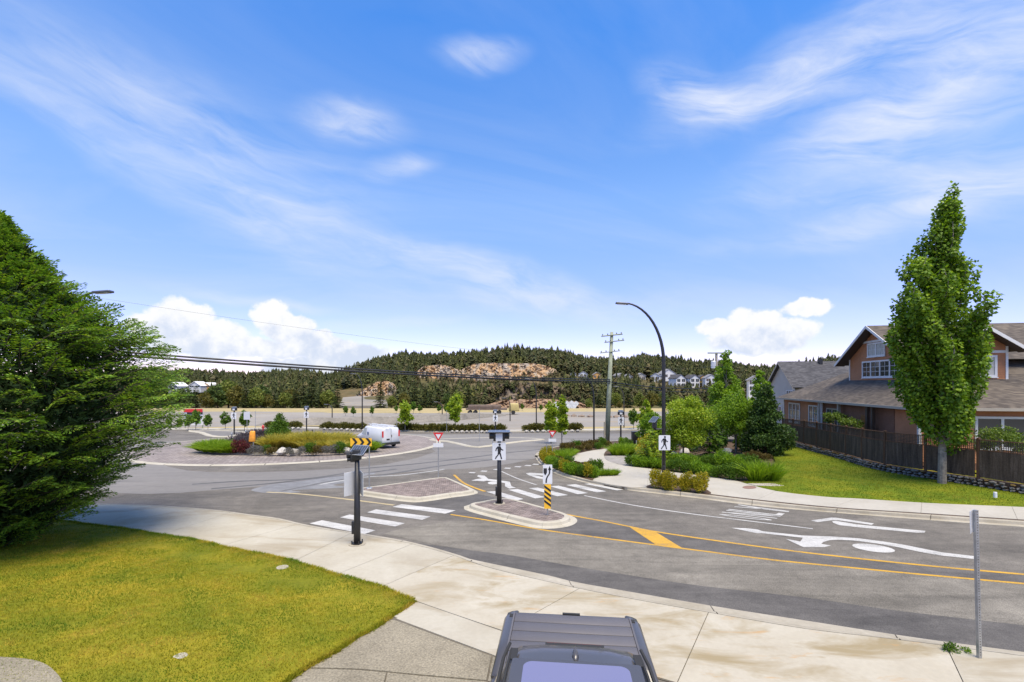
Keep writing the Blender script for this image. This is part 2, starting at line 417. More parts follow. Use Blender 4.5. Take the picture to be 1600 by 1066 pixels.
M['gravel'] = layered('gravel', [(.3, (0.190, 0.175, 0.148)), (.5, (0.236, 0.217, 0.190)), (.7, (0.274, 0.255, 0.220))], (.03, 1.4), .95, .2, 12, .12, .2,
                      patch=[(.045, .55, .75, (0.274, 0.213, 0.122), (1, 3, 1), 0)])
M['gravel_dark'] = layered('gravel_dark', [(.3, (.15, .14, .12)), (.7, (.24, .22, .19))], (.3, 2.5), .95, .4, 12, .25, .2)
M['pea'] = layered('pea_gravel', [(.3, (.21, .195, .18)), (.7, (.32, .3, .28))], (1.2, 22), .95, .5, 40, .4)
M['drygrass'] = layered('drygrass', [(.3, (.27, .22, .1)), (.7, (.4, .32, .15))], (.15, 2), .95, .3, 8, .2)
M['hill'] = layered('hill', [(.3, (0.052, 0.058, 0.022)), (.5, (0.098, 0.082, 0.033)), (.7, (0.169, 0.108, 0.050))], (.02, .25), .95, .5, 2, .35, .2)
M['lawn_soil'] = layered('lawn_soil', [(.3, (0.115, 0.132, 0.011)), (.5, (0.182, 0.174, 0.014)), (.7, (0.284, 0.222, 0.021))], (.55, 9), .95, .4, 60, .3, .1)
M['lawn_soil2'] = layered('lawn_soil_far', [(.3, (.07, .115, .008)), (.5, (.12, .155, .01)), (.66, (.17, .18, .012)), (.8, (.27, .225, .025))], (.55, 9), .95, .4, 60, .3, .1)
def marking(name, col):
    m, nt, b, _ = newmat(name); p = pos(nt)
    f = noise(nt, p, 26, 6, .75); f2 = noise(nt, pos(nt, (.5, 2, 1), .15), 1.3, 5, .65)
    ad = nt.nodes.new('ShaderNodeMath'); ad.operation = 'ADD'; nt.links.new(f, ad.inputs[0])
    ml = nt.nodes.new('ShaderNodeMath'); ml.operation = 'MULTIPLY'; ml.inputs[1].default_value = .55; nt.links.new(f2, ml.inputs[0]); nt.links.new(ml.outputs[0], ad.inputs[1])
    c = ramp(nt, ad.outputs[0], [(.6, (.15, .145, .135)), (.7, tuple(x * .74 for x in col)), (.84, col), (1, tuple(min(1, x * 1.08) for x in col))])
    nt.links.new(c, b.inputs['Base Color']); b.inputs['Roughness'].default_value = .65; return m
M['white'] = marking('road_white', (.46, .45, .42)); M['yellow'] = marking('road_yellow', (.5, .28, .02)); M['yellow_pale'] = marking('road_yellow_pale', (.42, .34, .18))
M['white_worn'] = marking('road_white_worn', (.36, .355, .33))
M['black'] = basic('black_metal', (.016, .016, .017), .45, .2, 8, spec=.5)
M['steel'] = basic('galvanised', (.42, .43, .43), .42, .15, 12, metal=.75)
M['sign_white'] = basic('sign_white', (.62, .63, .64), .4, .04, 6)
M['sign_back'] = basic('sign_back', (.62, .63, .64), .4, .08, 3, metal=.35)
M['sign_black'] = basic('sign_black', (.015, .015, .016), .5, .1)
M['sign_yellow'] = basic('sign_yellow', (.8, .45, .03), .45, .06)
M['sign_red'] = basic('sign_red', (.55, .02, .025), .45, .06)
M['orange'] = basic('orange_bag', (.75, .3, .03), .5, .2, 6)
M['solar'] = basic('solar_cell', (.05, .06, .08), .18, .1, 20, spec=.6)
M['bark'] = basic('bark', (.16, .14, .115), .95, .45, 9, bmp=.8, bscale=25)
M['bark_dark'] = basic('bark_dark', (.06, .045, .032), .95, .4, 6, bmp=.6, bscale=18)
M['pole_wood'] = basic('pole_wood', (.245, .27, .19), .9, .2, 2, bmp=.3, bscale=30)
M['rock'] = layered('rock', [(.3, (.25, .23, .2)), (.7, (.5, .48, .44))], (1.6, 9), .9, .8, 8, .3)
M['stone'] = layered('stone', [(.3, (.1, .092, .08)), (.7, (.26, .245, .215))], (1.7, 12), .95, .8, 14, .3)
M['moss'] = layered('moss', [(.3, (.1, .07, .02)), (.7, (.2, .13, .04))], (1.7, 12), .95, .8, 14, .3)
# ------------------------------------------------------------------ terrain
RIDGE = [(-900, 590), (-200, 585), (100, 583), (235, 572), (300, 576), (345, 578), (390, 581), (440, 573), (520, 579), (550, 571), (575, 561), (600, 553), (640, 547),
         (700, 546), (750, 543), (790, 540), (850, 541), (880, 542), (905, 549), (935, 554), (965, 556), (1000, 552), (1030, 555), (1060, 557), (1100, 561), (1130, 560),
         (1165, 566), (1205, 570), (1300, 556), (1400, 560), (1700, 575), (2400, 585)]
ru = np.array([p[0] for p in RIDGE], float); rv = np.array([p[1] for p in RIDGE], float)
YR = 440.0
def ter(X, Y):
    X = np.asarray(X, float); Y = np.asarray(Y, float)
    z = -SL * np.minimum(Y, 165)
    z = z - np.clip((Y - 165) / 75, 0, 1) * 3.9
    u = 800 + F * X / np.maximum(Y, 60)
    top = np.interp(u, ru, rv) + 21
    zr = H0 + (HZ - top) * YR / F
    cl = np.exp(-((u - 760) / 110) ** 4)                       # quarried faces
    s0 = np.interp(Y, [245, 300, 386, 394, 440, 600, 1500], [0, .16, .62, .70, 1, 1.0, .7])
    s1 = np.interp(Y, [245, 300, 330, 386, 401, 406, 440, 600, 1500], [0, .10, .34, .40, .42, .76, 1, 1.0, .7])
    s = s0 * (1 - cl) + s1 * cl
    w = np.clip((Y - 245) / 30, 0, 1)
    n = 1.4 * np.sin(X * .045 + 1.3) * np.sin(Y * .06) + .8 * np.sin(X * .13 + Y * .09)
    return z + (zr + 7.2) * s * w + n * w
def dz_far(x, y): return float(ter(x, y)) + SL * y
xs = np.unique(np.concatenate([np.linspace(-2600, -420, 24), np.linspace(-420, 480, 181), np.linspace(480, 2600, 24)]))
ys = np.unique(np.concatenate([np.linspace(-300, 60, 10), np.linspace(60, 240, 37), np.linspace(240, 460, 89), np.linspace(460, 2500, 30)]))
GX, GY = np.meshgrid(xs, ys)
GZ = ter(GX, GY) - .06
V = np.stack([GX, GY, GZ], -1).reshape(-1, 3)
ni, nj = GX.shape
idx = np.arange(ni * nj).reshape(ni, nj)
Fq = np.stack([idx[:-1, :-1], idx[:-1, 1:], idx[1:, 1:], idx[1:, :-1]], -1).reshape(-1, 4)
me = npmesh('ground', V, Fq, M['gravel']); me.materials.append(M['hill']); me.materials.append(M['drygrass'])
cy = GY[:-1, :-1].ravel(); cx = GX[:-1, :-1].ravel(); cu = 800 + F * cx / np.maximum(cy, 60)
mi = np.where(cy > 232, 1, np.where((cy > 128 + 6 * np.sin(cx * .05)), 2, 0)).astype(np.int32)
me.polygons.foreach_set('material_index', mi); me.polygons.foreach_set('use_smooth', [True] * len(Fq))
ground = struct(link('ground', me))

# dry grass fringes and a darker bank in the empty lots
def band(name, px, dzs, mat, k=3):
    A = [G(u, v0, dz_far) + Vector((0, 0, dzs)) for u, v0, v1 in smooth(px, k)]
    B = [G(u, v1, dz_far) + Vector((0, 0, dzs)) for u, v0, v1 in smooth(px, k)]
    return struct(MB().strip(A, B).build(name, mat))
band('dry_verge', [(210, 669.5, 672), (330, 668, 672), (440, 664.5, 667.5), (530, 663, 666)], .03, M['drygrass'])
band('dry_verge', [(840, 672, 668), (960, 669.5, 667), (1080, 666, 663.5), (1150, 665, 662)], .03, M['drygrass'])
# embankment: a low gravel ridge with a flat shelf behind it
bk = smooth([(395, 667), (480, 665.5), (560, 663.5), (640, 660.5), (700, 657.5), (745, 653.5), (790, 649.5)], 4)
base = [G(u, v, dz_far) for u, v in bk]
m = MB(); n_ = len(base)
off = Vector((0, 2.2, 0)); hts = [1.15 * min(1, (i + 1) / 4, (n_ - i) / 6) + .08 * math.sin(i * 1.7) for i in range(n_)]
crest = [p + Vector((rnd.uniform(-.2, .2), 1.6 + rnd.uniform(-.2, .2), h - .03)) for p, h in zip(base, hts)]
back = [Vector((p.x, p.y + 6.5, float(ter(p.x, p.y + 6.5)) - .03)) for p in base]
m.strip([p - Vector((0, 0, .03)) for p in base], crest).strip(crest, back, 1)
struct(m.build('gravel_bank', [M['gravel_dark'], M['gravel']], smooth_=True))

# ------------------------------------------------------------------ road
def P(pts, dz): return [G(u, v, dz) for u, v in pts]
M['tyre_track'] = layered('tyre_track', [(.3, (.075, .074, .073)), (.7, (.12, .118, .115))], (.5, 6), .9, .1, 60, .2)
road_poly = [plane(-95, 2), plane(70, 2), plane(70, 46)] + [plane(x, y) for x, y in ((60, 62), (30, 68), (8, 66.5), (-6, 66.2), (-20, 68.2), (-34, 68.5), (-60, 66), (-95, 64))]
road = struct(MB().poly(road_poly).build('road', M['asphalt']))
def sheet(name, px, dz, mat, parent=road, k=0, closed=True):
    pts = smooth(px, k, True) if k else px
    return MB().poly(P(pts, dz)).build(name, mat, parent)
def line(name, px, width, dz, mat, parent=road, k=4):
    pts = [G(u, v, dz) for u, v in smooth(px, k)]
    A, B = [], []
    for i, p in enumerate(pts):
        d = (pts[min(i + 1, len(pts) - 1)] - pts[max(0, i - 1)]).normalized(); n = Vector((-d.y, d.x, 0)).normalized() * width / 2
        A.append(p + n); B.append(p - n)
    mb = MB(); mb.strip(B, A); return mb.build(name, mat, parent)
# surface courses laid over the base asphalt
E1 = [(723, 871), (759, 879), (860, 900), (900, 910.6), (922, 914), (1111, 946.6), (1260, 970), (1400, 992), (1478, 1003), (1600, 1019), (1760, 1040)]
yel_near = [(704, 804), (760, 812.6), (846, 827.6), (921, 838), (1022.6, 851.4), (1090, 860), (1210, 875.2), (1340, 888), (1450, 898.5), (1600, 912), (1760, 926)]
yel_far = [(805, 782), (852, 794), (884, 803.5), (940, 814), (981, 822.3), (1030, 831.7), (1120, 845), (1210, 857.3), (1300, 868.2), (1450, 884), (1600, 897.5), (1760, 911)]
seam = [(590, 841), (708, 856), (800, 868), (900, 885.5), (1000, 901.5), (1100, 916), (1260, 934), (1400, 954), (1600, 977), (1760, 995)]
E_near_left = [(208, 789.5), (285, 793.8), (339, 798.5), (386, 805), (431, 811), (464, 819), (500, 826), (540, 832), (580, 838), (640, 849), (708, 866.5)]
sheet('asphalt_course', smooth(seam, 3) + list(reversed(E1)) + [(708, 866.5), (640, 848.5), (592, 840)], .004, M['asphalt_new'])
sheet('asphalt_course', smooth(yel_near[1:], 3) + list(reversed(smooth([(600, 834), (708, 856), (800, 868), (900, 885.5), (1000, 901.5), (1100, 916), (1260, 934), (1400, 954), (1600, 977), (1760, 995)], 3))) + [(620, 828), (700, 815)], .0042, M['asphalt_lane'])
sheet('asphalt_course', [(740, 771), (805, 784)] + smooth(yel_far[1:], 3) + list(reversed(smooth(yel_near, 3))) + [(640, 790), (690, 768)], .0038, M['asphalt_new'])
sheet('pale_patch', [(392, 766), (425, 757), (470, 752), (520, 745), (575, 739), (585, 741), (540, 749), (556, 752), (520, 758), (545, 761), (500, 764), (455, 766), (470, 769), (425, 771)], .005, M['asphalt_pale'], k=3)  # irregular patch of matte asphalt in a paler, cooler grey
for tk in ([(330, 764), (420, 756), (500, 747), (560, 741), (620, 733)], [(300, 757), (380, 752), (470, 749), (545, 739)], [(440, 768), (480, 760), (520, 752), (600, 742), (690, 728), (790, 716)], [(560, 733), (640, 726), (720, 717), (800, 707), (870, 700)]):
    line('tyre_track', tk, .38, .0055, M['tyre_track'])
sheet('asphalt_course', [(180, 700), (262, 729), (330, 738), (470, 736), (600, 726), (680, 706), (655, 690), (690, 684), (850, 684), (905, 690), (838, 716), (760, 730), (690, 734), (560, 744), (430, 758), (330, 766), (230, 772), (120, 760)], .003, M['asphalt_far'], k=2)
sheet('asphalt_course', [(60, 700), (262, 690), (330, 688), (420, 679), (560, 676), (690, 679), (850, 677), (1010, 678), (1010, 688), (905, 690), (690, 684), (650, 691), (330, 700), (180, 716)], .0036, M['asphalt_far'])

# painted lines
line('edge_line', yel_far, .13, .009, M['yellow']); line('edge_line', yel_near, .12, .009, M['yellow'])
line('edge_line', [(709.4, 742), (724, 754.4), (741, 762), (758, 768)], .16, .009, M['yellow'])
line('edge_line', [(417, 769), (475, 772.5), (557.5, 782), (615.6, 789.4)], .16, .009, M['yellow_pale'])
line('edge_line', [(500, 757), (567, 746), (625, 742.5), (681, 735.5), (694, 733)], .22, .009, M['white_worn'])
line('lane_line', [(783.5, 736.6), (808.8, 747.9), (838.8, 757.8)], .11, .009, M['white'])
line('lane_line', [(912.8, 774.4), (988.8, 789.4), (1080, 803), (1177.5, 815), (1270, 826.3)], .11, .009, M['white'])
line('gutter_line', [(1153, 789), (1233, 799)], .1, .009, M['white'])
for u, v in ((737.5, 739), (756, 736.6), (776, 734), (793, 732), (809, 729.7), (825, 727.8), (837, 726)):
    sheet('yield_dash', [(u - 6, v + .1), (u - 3, v - 1.2), (u + 6, v - .9), (u + 3.5, v + .7)], .009, M['white'])
sheet('hatch_bar', [(983, 823.2), (1024.5, 831.2), (1066, 856.4), (1024.5, 851)], .0095, M['yellow'])
for q in ([(483.5, 818), (503, 813), (586.6, 828.8), (569.8, 834.5)], [(531.3, 808.6), (546.3, 804), (632.6, 817.6), (617.6, 822.8)],
          [(573.5, 800.7), (587.6, 796), (673, 807.3), (659.8, 812.3)], [(613, 792.2), (628, 788), (712, 797.6), (696, 802.8)],
          [(760, 768.5), (776, 767.5), (818, 779.8), (805, 782.6)], [(793.8, 765.3), (808.8, 764.2), (852, 777), (836, 778.8)],
          [(825.7, 762.9), (840.7, 762), (887.6, 773.6), (870.7, 775.5)], [(859.5, 760), (872.6, 759), (918.6, 770.4), (902.6, 772.3)],
          [(884.7, 758), (898.8, 756.6), (947.6, 767.9), (932.5, 769.4)], [(912.8, 756.2), (927, 755), (976.6, 764.5), (964.4, 766.4)]):
    sheet('crosswalk_stripe', q, .0095, M['white'])
A1 = [(1142.6, 824.8), (1167.7, 825.6), (1184, 827.6), (1192, 830.3), (1255.5, 837), (1300, 838.4), (1343, 841.4), (1379, 846), (1416, 852), (1450, 859), (1474.5, 863.5), (1524, 869.2), (1522, 873.6), (1469, 868),
      (1442.6, 863.5), (1405, 855.5), (1371, 849.4), (1337.5, 845), (1310, 843.4), (1296, 844.2), (1286, 847.2), (1283.5, 850), (1298.6, 852.6), (1288, 855), (1255.5, 855.2), (1227.9, 842.2), (1250.6, 846.2), (1254.7, 840.4), (1190, 833.2), (1184, 833.5), (1171, 831)]
sheet('lane_arrow', A1, .009, M['white'])
sheet('lane_arrow_dot', [(1365 + 33.5 * math.cos(a), 856.5 + 4.3 * math.cos(a) + 5.6 * math.sin(a)) for a in [i * math.pi / 12 for i in range(24)]], .009, M['white'])
sheet('lane_arrow', [(1267, 813.4), (1299.5, 808.8), (1306, 809), (1365.6, 818), (1362, 820.3), (1311, 813.2), (1303, 812.7), (1277.4, 815.9)], .009, M['white'])
sheet('lane_arrow', [(1300, 814.4), (1306, 813.8), (1337.5, 819.4), (1375, 823), (1446, 829.7), (1444.5, 832.5), (1431, 832.5), (1334, 823.3), (1311, 820.6), (1302, 817)], .009, M['white'])
Z3 = lambda pts: [(640 + x / 5.33, 640 + y / 5.33) for x, y in pts]
sheet('lane_arrow', Z3([(512, 592), (565, 578), (602, 573), (562, 557), (570, 545), (625, 551), (655, 578), (740, 588), (835, 602), (848, 638), (885, 652), (830, 658), (795, 640), (795, 614), (740, 603), (640, 592), (620, 598)]), .009, M['white'])
sheet('lane_arrow_dot', Z3([(692 + 42 * math.cos(a), 612 + 12 * math.sin(a)) for a in [i * math.pi / 8 for i in range(16)]]), .009, M['white'])
sheet('lane_arrow', Z3([(968, 532), (1000, 527), (1110, 533), (1118, 552), (1060, 546), (1028, 543), (1118, 566), (1114, 582), (1060, 572), (990, 546)]), .009, M['white'])
# the word painted in the right lane
def TX(s, t):
    b = (1206 + s * 29, 815 - s * 17); c = (1117 + s * 38, 805 - s * 16.5)
    return (b[0] + (c[0] - b[0]) * t, b[1] + (c[1] - b[1]) * t)
mb = MB()
def stroke(pts, w=.05):
    for (s0, t0), (s1, t1) in zip(pts, pts[1:]):
        ds, dt = s1 - s0, t1 - t0; h = w / 2
        if abs(dt) > abs(ds): q = [(s0 - h, t0), (s0 + h, t0), (s1 + h, t1), (s1 - h, t1)]
        else: q = [(s0, t0 - .06), (s0, t0 + .06), (s1, t1 + .06), (s1, t1 - .06)]
        mb.poly([G(*TX(*p), .0095) for p in q])
ring = [(.105 + .085 * math.cos(a), .5 + .47 * math.sin(a)) for a in [i * math.pi / 12 for i in range(25)]]
rin = [(.105 + .042 * math.cos(a), .5 + .36 * math.sin(a)) for a in [i * math.pi / 12 for i in range(25)]]
mb.strip([G(*TX(*p), .0095) for p in ring], [G(*TX(*p), .0095) for p in rin])
stroke([(.29, 0), (.29, 1)]); stroke([(.47, 0), (.47, 1)]); stroke([(.31, .93), (.45, .07)], .045)
stroke([(.56, 0), (.56, 1)]); stroke([(.585, .07), (.73, .07)])
stroke([(.89, 0), (.89, .5)]); stroke([(.89, .5), (.8, 1)]); stroke([(.89, .5), (.98, 1)])
mb.build('painted_word', M['white'], road)

# ------------------------------------------------------------------ near pavement, driveway, lawn
LA, LB = Vector((-15, 17.4)), Vector((-2.4, 11.27))
def behind(x, y): return (x - LA.x) * -.4375 + (y - LA.y) * -.899
def dz_near(x, y): return .10 + .08 * max(0.0, behind(x, y) - .3)
E2 = smooth([(60, 786), (208, 789.5), (285, 793.8), (339, 798.5), (386, 805), (431, 811), (464, 819), (500, 826), (540, 832), (580, 838), (640, 849), (708, 867.6), (748, 882), (800, 896), (860, 909.5), (900, 918.5), (1000, 938), (1107, 956.8), (1260, 982.6), (1400, 999), (1600, 1025), (1760, 1046)], 4)
BK = smooth([(10, 806), (157, 821.6), (297.5, 843), (374, 860), (459, 877), (531, 900), (595, 917), (648, 938.5), (784, 985), (900, 1021), (1026, 1058), (1200, 1105), (1450, 1165), (1700, 1215)], 4)
SWD = .10
e2 = [G(u, v, SWD) for u, v in E2]; bkw = [G(u, v, SWD) for u, v in BK]
s2, sb = arclen(e2), arclen(bkw)
sidewalk = struct(MB().solid([p - Vector((0, 0, .02)) for p in e2 + bkw[::-1]], .3).build('sidewalk', M['joint']))
JN = [((60, 786), (10, 806)), ((250, 791), (150, 820)), ((360, 801), (250, 836)), ((464, 819), (345, 853)), ((548, 833.5), (459, 877)), ((644, 850), (525, 898)), ((709, 868), (595, 917)),
      ((905, 919.5), (786, 986)), ((1107, 956.8), (1058, 1067)), ((1478, 1009), (1560, 1185)), ((1760, 1046), (1700, 1215))]
jl = [(nearest_len(e2, s2, G(*a, SWD)), nearest_len(bkw, sb, G(*b, SWD))) for a, b in JN]
def slab_obj(pts, parent, mat, gap=.012, th=.08, name='slab'):
    c = sum(pts, Vector()) / len(pts)
    out = []
    for i, p in enumerate(pts):
        a, b = pts[i - 1], pts[(i + 1) % len(pts)]
        d1, d2 = (p - a).normalized(), (b - p).normalized()
        n = (Vector((d1.y, -d1.x, 0)) + Vector((d2.y, -d2.x, 0)))
        n = n.normalized() if n.length > .1 else Vector((d1.y, -d1.x, 0))
        out.append((p, n))
    area = sum(p.x * q.y - q.x * p.y for p, q in zip(pts, pts[1:] + pts[:1])); sg = -1 if area > 0 else 1
    return MB().solid([p + n * gap * sg for p, n in out], th).build(name, mat, parent)
for i, ((a0, b0), (a1, b1)) in enumerate(zip(jl, jl[1:])):
    poly = subline(e2, s2, a0, a1) + subline(bkw, sb, b0, b1)[::-1]
    slab_obj(poly, sidewalk, M['concrete_rust'] if i in (6, 7, 8) else M['concrete'])
# rolled kerb along the driveway side, upright kerb to its left
def kerb_run(owner, A, B, prof, piece=3.0, mat=None, name='kerb_stone'):
    """A road-side line, B back line (same arc parameter); prof = [(t, dz)] from A to B"""
    n = max(2, int(arclen(A)[-1] / piece)); N = n * 6 + 1
    A, B = resample(A, N), resample(B, N)
    for k in range(n):
        mb = MB(); rows = []
        for t, dz in prof:
            row = []
            for i in range(k * 6, k * 6 + 7):
                e = 0.0
                a, b = A[i], B[i]
                if i == k * 6: a = a.lerp(A[i + 1], .02); b = b.lerp(B[i + 1], .02)
                if i == k * 6 + 6: a = a.lerp(A[i - 1], .02); b = b.lerp(B[i - 1], .02)
                p = a.lerp(b, t); row.append(Vector((p.x, p.y, -SL * p.y + dz)))
            rows.append(row)
        for r0, r1 in zip(rows, rows[1:]): mb.strip(r0, r1)
        mb.build(name, mat or M['kerb'], owner)
kerb = struct(MB().strip([p + Vector((0, .02, -.13)) for p in e2], [p + Vector((0, .02, -.025)) for p in e2]).build('kerb', M['kerb']))
e1w = [G(u, v, .01) for u, v in smooth(E1, 4)]
i0 = nearest_len(e2, s2, G(735, 877, SWD))
kerb_run(kerb, e1w, subline(e2, s2, i0, s2[-1]), [(0, -.05), (0, .012), (.55, .03), (.82, .092), (.995, .104), (1.0, .07)])
lefte = subline(e2, s2, 0, i0); leftout = [p + Vector((.06, .14, 0)) for p in lefte]
kerb_run(kerb, leftout, lefte, [(0, -.05), (.05, .095), (.99, .103), (1, .07)])
# driveway
def GN(u, v): return G(u, v, dz_near)
apron_px = [(651, 940), (784, 986), (900, 1022), (1026, 1059), (1010, 1110), (900, 1070), (769, 1023), (613, 964.5)]
driveway = struct(MB().solid([GN(*p) - Vector((0, 0, .025)) for p in [(649, 940), (784, 986), (1026, 1059), (1200, 1106)]] + [Vector((9, 3, .45)), Vector((9, -1, .6)), Vector((-6, -1, .6)), Vector((-6.2, 4, .5)), GN(448, 1066) - Vector((0, 0, .025))], .3).build('driveway', M['joint']))
slab_obj([GN(*p) for p in apron_px], driveway, M['concrete'], .006, .05)
pA = [(611, 966.5), (768, 1025), (760, 1063), (655, 1054), (560, 1045), (484, 1043)]
slab_obj([GN(*p) for p in pA], driveway, M['aggregate'], .006, .05)
slab_obj([GN(*p) for p in [(770, 1025.5), (900, 1073), (1010, 1113), (1010, 1140), (880, 1100), (762, 1064)]], driveway, M['aggregate'], .006, .05)
slab_obj([GN(*p) for p in [(484, 1044.5), (560, 1046.5), (604, 1050.5), (590, 1110), (330, 1140)]], driveway, M['aggregate'], .006, .05)
slab_obj([GN(*p) for p in [(605.5, 1050.7), (655, 1055.5), (760, 1064.5), (880, 1101.5), (1010, 1141), (1000, 1300), (560, 1250), (592, 1110)]], driveway, M['aggregate'], .006, .05)
# near lawn
lawn_edge = [GN(u, v) for u, v in smooth([(-400, 800), (-150, 798), (10, 806), (157, 821.6), (297.5, 843), (374, 860), (459, 877), (531, 900), (595, 917), (646, 937.5)], 3)]
drive_edge = [GN(u, v) for u, v in [(646, 939), (613, 962), (540, 1009), (484, 1042), (448, 1064), (330, 1135)]]
lawn_pts = lawn_edge + drive_edge + [Vector((-6.4, 3.0, .5)), Vector((-40, 3, .8)), Vector((-40, 18, .2))]
def inside(poly, x, y):
    c = False; n = len(poly)
    for i in range(n):
        a, b = poly[i], poly[i - 1]
        if (a.y > y) != (b.y > y) and x < (b.x - a.x) * (y - a.y) / (b.y - a.y) + a.x: c = not c
    return c
def npinside(poly, X, Y):
    c = np.zeros(len(X), bool); n = len(poly)
    for i in range(n):
        a, b = poly[i], poly[i - 1]
        if a.y == b.y: continue
        k = ((a.y > Y) != (b.y > Y)) & (X < (b.x - a.x) * (Y - a.y) / (b.y - a.y) + a.x); c ^= k
    return c
def height_grid(name, poly, hf, mat, step=.5, depth=.25):
    """polygon filled with a relief: cut the polygon into a grid with bmesh so that its surface follows hf"""
    bm = bmesh.new(); bm.faces.new([bm.verts.new((p.x, p.y, 0)) for p in poly])
    x0, x1 = min(p.x for p in poly), max(p.x for p in poly); y0, y1 = min(p.y for p in poly), max(p.y for p in poly)
    for ax, lo, hi in ((0, x0, x1), (1, y0, y1)):
        k = lo + step
        while k < hi:
            co_ = (k, 0, 0) if ax == 0 else (0, k, 0); no = (1, 0, 0) if ax == 0 else (0, 1, 0)
            bmesh.ops.bisect_plane(bm, geom=bm.verts[:] + bm.edges[:] + bm.faces[:], plane_co=co_, plane_no=no); k += step
    for v in bm.verts: v.co.z = -SL * v.co.y + hf(v.co.x, v.co.y)
    for f in bm.faces:
        if f.normal.z < 0: f.normal_flip()
    be = [e for e in bm.edges if e.is_boundary]
    r = bmesh.ops.extrude_edge_only(bm, edges=be)
    for g in r['geom']:
        if isinstance(g, bmesh.types.BMVert): g.co.z -= depth
    bmesh.ops.recalc_face_normals(bm, faces=bm.faces)
    return bmobj(name, bm, mat)
lawn = struct(height_grid('lawn', lawn_pts, lambda x, y: dz_near(x, y) + .005, M['lawn_soil'], 1.0))
def lawn_mat(name, dark, green, yellow, straw):
    m, nt, b, out = newmat(name); p = pos(nt); g = nt.nodes.new('ShaderNodeNewGeometry')
    f = noise(nt, p, .75, 5, .62, .6); f2 = noise(nt, p, 3.1, 4, .6)
    ad = nt.nodes.new('ShaderNodeMath'); ad.operation = 'MULTIPLY_ADD'; ad.inputs[1].default_value = .45; nt.links.new(f2, ad.inputs[0]); nt.links.new(f, ad.inputs[2])
    c = ramp(nt, ad.outputs[0], [(.48, dark), (.64, green), (.78, yellow), (.92, straw)])
    c = mul(nt, c, ramp(nt, g.outputs['Random Per Island'], [(0, (.76, .8, .76)), (.6, (1, 1, 1)), (1, (1.22, 1.16, 1.2))]))
    nt.links.new(c, b.inputs['Base Color']); b.inputs['Roughness'].default_value = .75; b.inputs['Specular IOR Level'].default_value = .2
    t = nt.nodes.new('ShaderNodeBsdfTranslucent'); nt.links.new(c, t.inputs[0]); mx = nt.nodes.new('ShaderNodeMixShader'); mx.inputs[0].default_value = .3
    nt.links.new(b.outputs[0], mx.inputs[1]); nt.links.new(t.outputs[0], mx.inputs[2]); nt.links.new(mx.outputs[0], out.inputs[0]); return m
M['grass'] = lawn_mat('grass', (.075, .14, .008), (.15, .205, .01), (.29, .265, .014), (.46, .33, .045))
M['grass2'] = lawn_mat('grass_far', (.06, .13, .008), (.115, .18, .01), (.21, .22, .012), (.34, .28, .035))
def grass_on(name, poly, hf, n, xr, yr, L, Wd, mat, label):
    X = rng.uniform(*xr, n * 3); Y = rng.uniform(*yr, n * 3)
    # more blades near the viewer, where they can be seen
    keep = npinside(poly, X, Y) & (rng.uniform(size=len(X)) < np.clip(14 / np.maximum(Y, 6), .2, 1.3)); X, Y = X[keep][:n], Y[keep][:n]
    Z = np.array([-SL * y + hf(x, y) for x, y in zip(X, Y)])
    Pn = np.stack([X, Y, Z], 1); D = rng.normal(size=(len(X), 3)) * .55; D[:, 2] = 1
    Vv, Fv = blade_geo(Pn, D, rdir(len(X)), L * rng.uniform(.6, 1.3, len(X)), Wd)
    return tag(link(name, npmesh(name, Vv, Fv, mat)), label, 'grass', None, 'stuff')
grass_on('grass', lawn_pts, lambda x, y: dz_near(x, y), 150000, (-19, -2), (7.4, 18.5), .05, .016, M['grass'], 'yellowish green mown grass of the near lawn')
# overhanging blades along the pavement and driveway edges
def edge_blades(pts, n, label, spill):
    s_ = arclen(pts); Pn, Dn = [], []
    for k in range(n):
        L = rng.uniform(0, s_[-1]); p = at_len(pts, s_, L); q = at_len(pts, s_, L + .1); d = (q - p).normalized(); nn = Vector((-d.y, d.x, 0)) * spill
        w = rng.normal() * .035 + .02 * math.sin(L * 5) + .02 * math.sin(L * 1.7); Pn.append((p.x + nn.x * w, p.y + nn.y * w, p.z)); Dn.append((nn.x * .6 + rng.normal() * .4, nn.y * .6 + rng.normal() * .4, .7))
    Vv, Fv = blade_geo(np.array(Pn), np.array(Dn), rdir(n), .075 * rng.uniform(.5, 1.3, n), .016)
    return tag(link('grass', npmesh('grass', Vv, Fv, M['grass'])), label, 'grass', None, 'stuff')
edge_blades(lawn_edge, 16000, 'untrimmed grass fringe of the near lawn along the pavement', 1)
edge_blades(drive_edge, 6000, 'untrimmed grass fringe of the near lawn along the driveway', 1)
# garden path slab at lower left and small lids in the lawn
struct(MB().solid([GN(*p) + Vector((0, 0, .03)) for p in smooth([(-60, 1026), (0, 1029), (40, 1032), (66, 1038), (84, 1050), (97, 1068), (100, 1100), (-80, 1130)], 3, True)], .15).build('garden_path', M['aggregate']))
lid = GN(441, 887)
tag(MB().lathe([(.0, .02), (.16, .02), (.17, .005), (.17, -.04)], 14).build('valve_lid', M['concrete'], None, loc=lid), 'round pale concrete valve lid near the pavement edge of the lawn', 'valve lid')
tag(MB().lathe([(.0, .012), (.11, .012), (.12, .0), (.12, -.04)], 12).build('valve_lid', M['concrete_far'], None, loc=GN(281, 1026)), 'small worn lid sunk in a bare spot of the near lawn', 'valve lid')

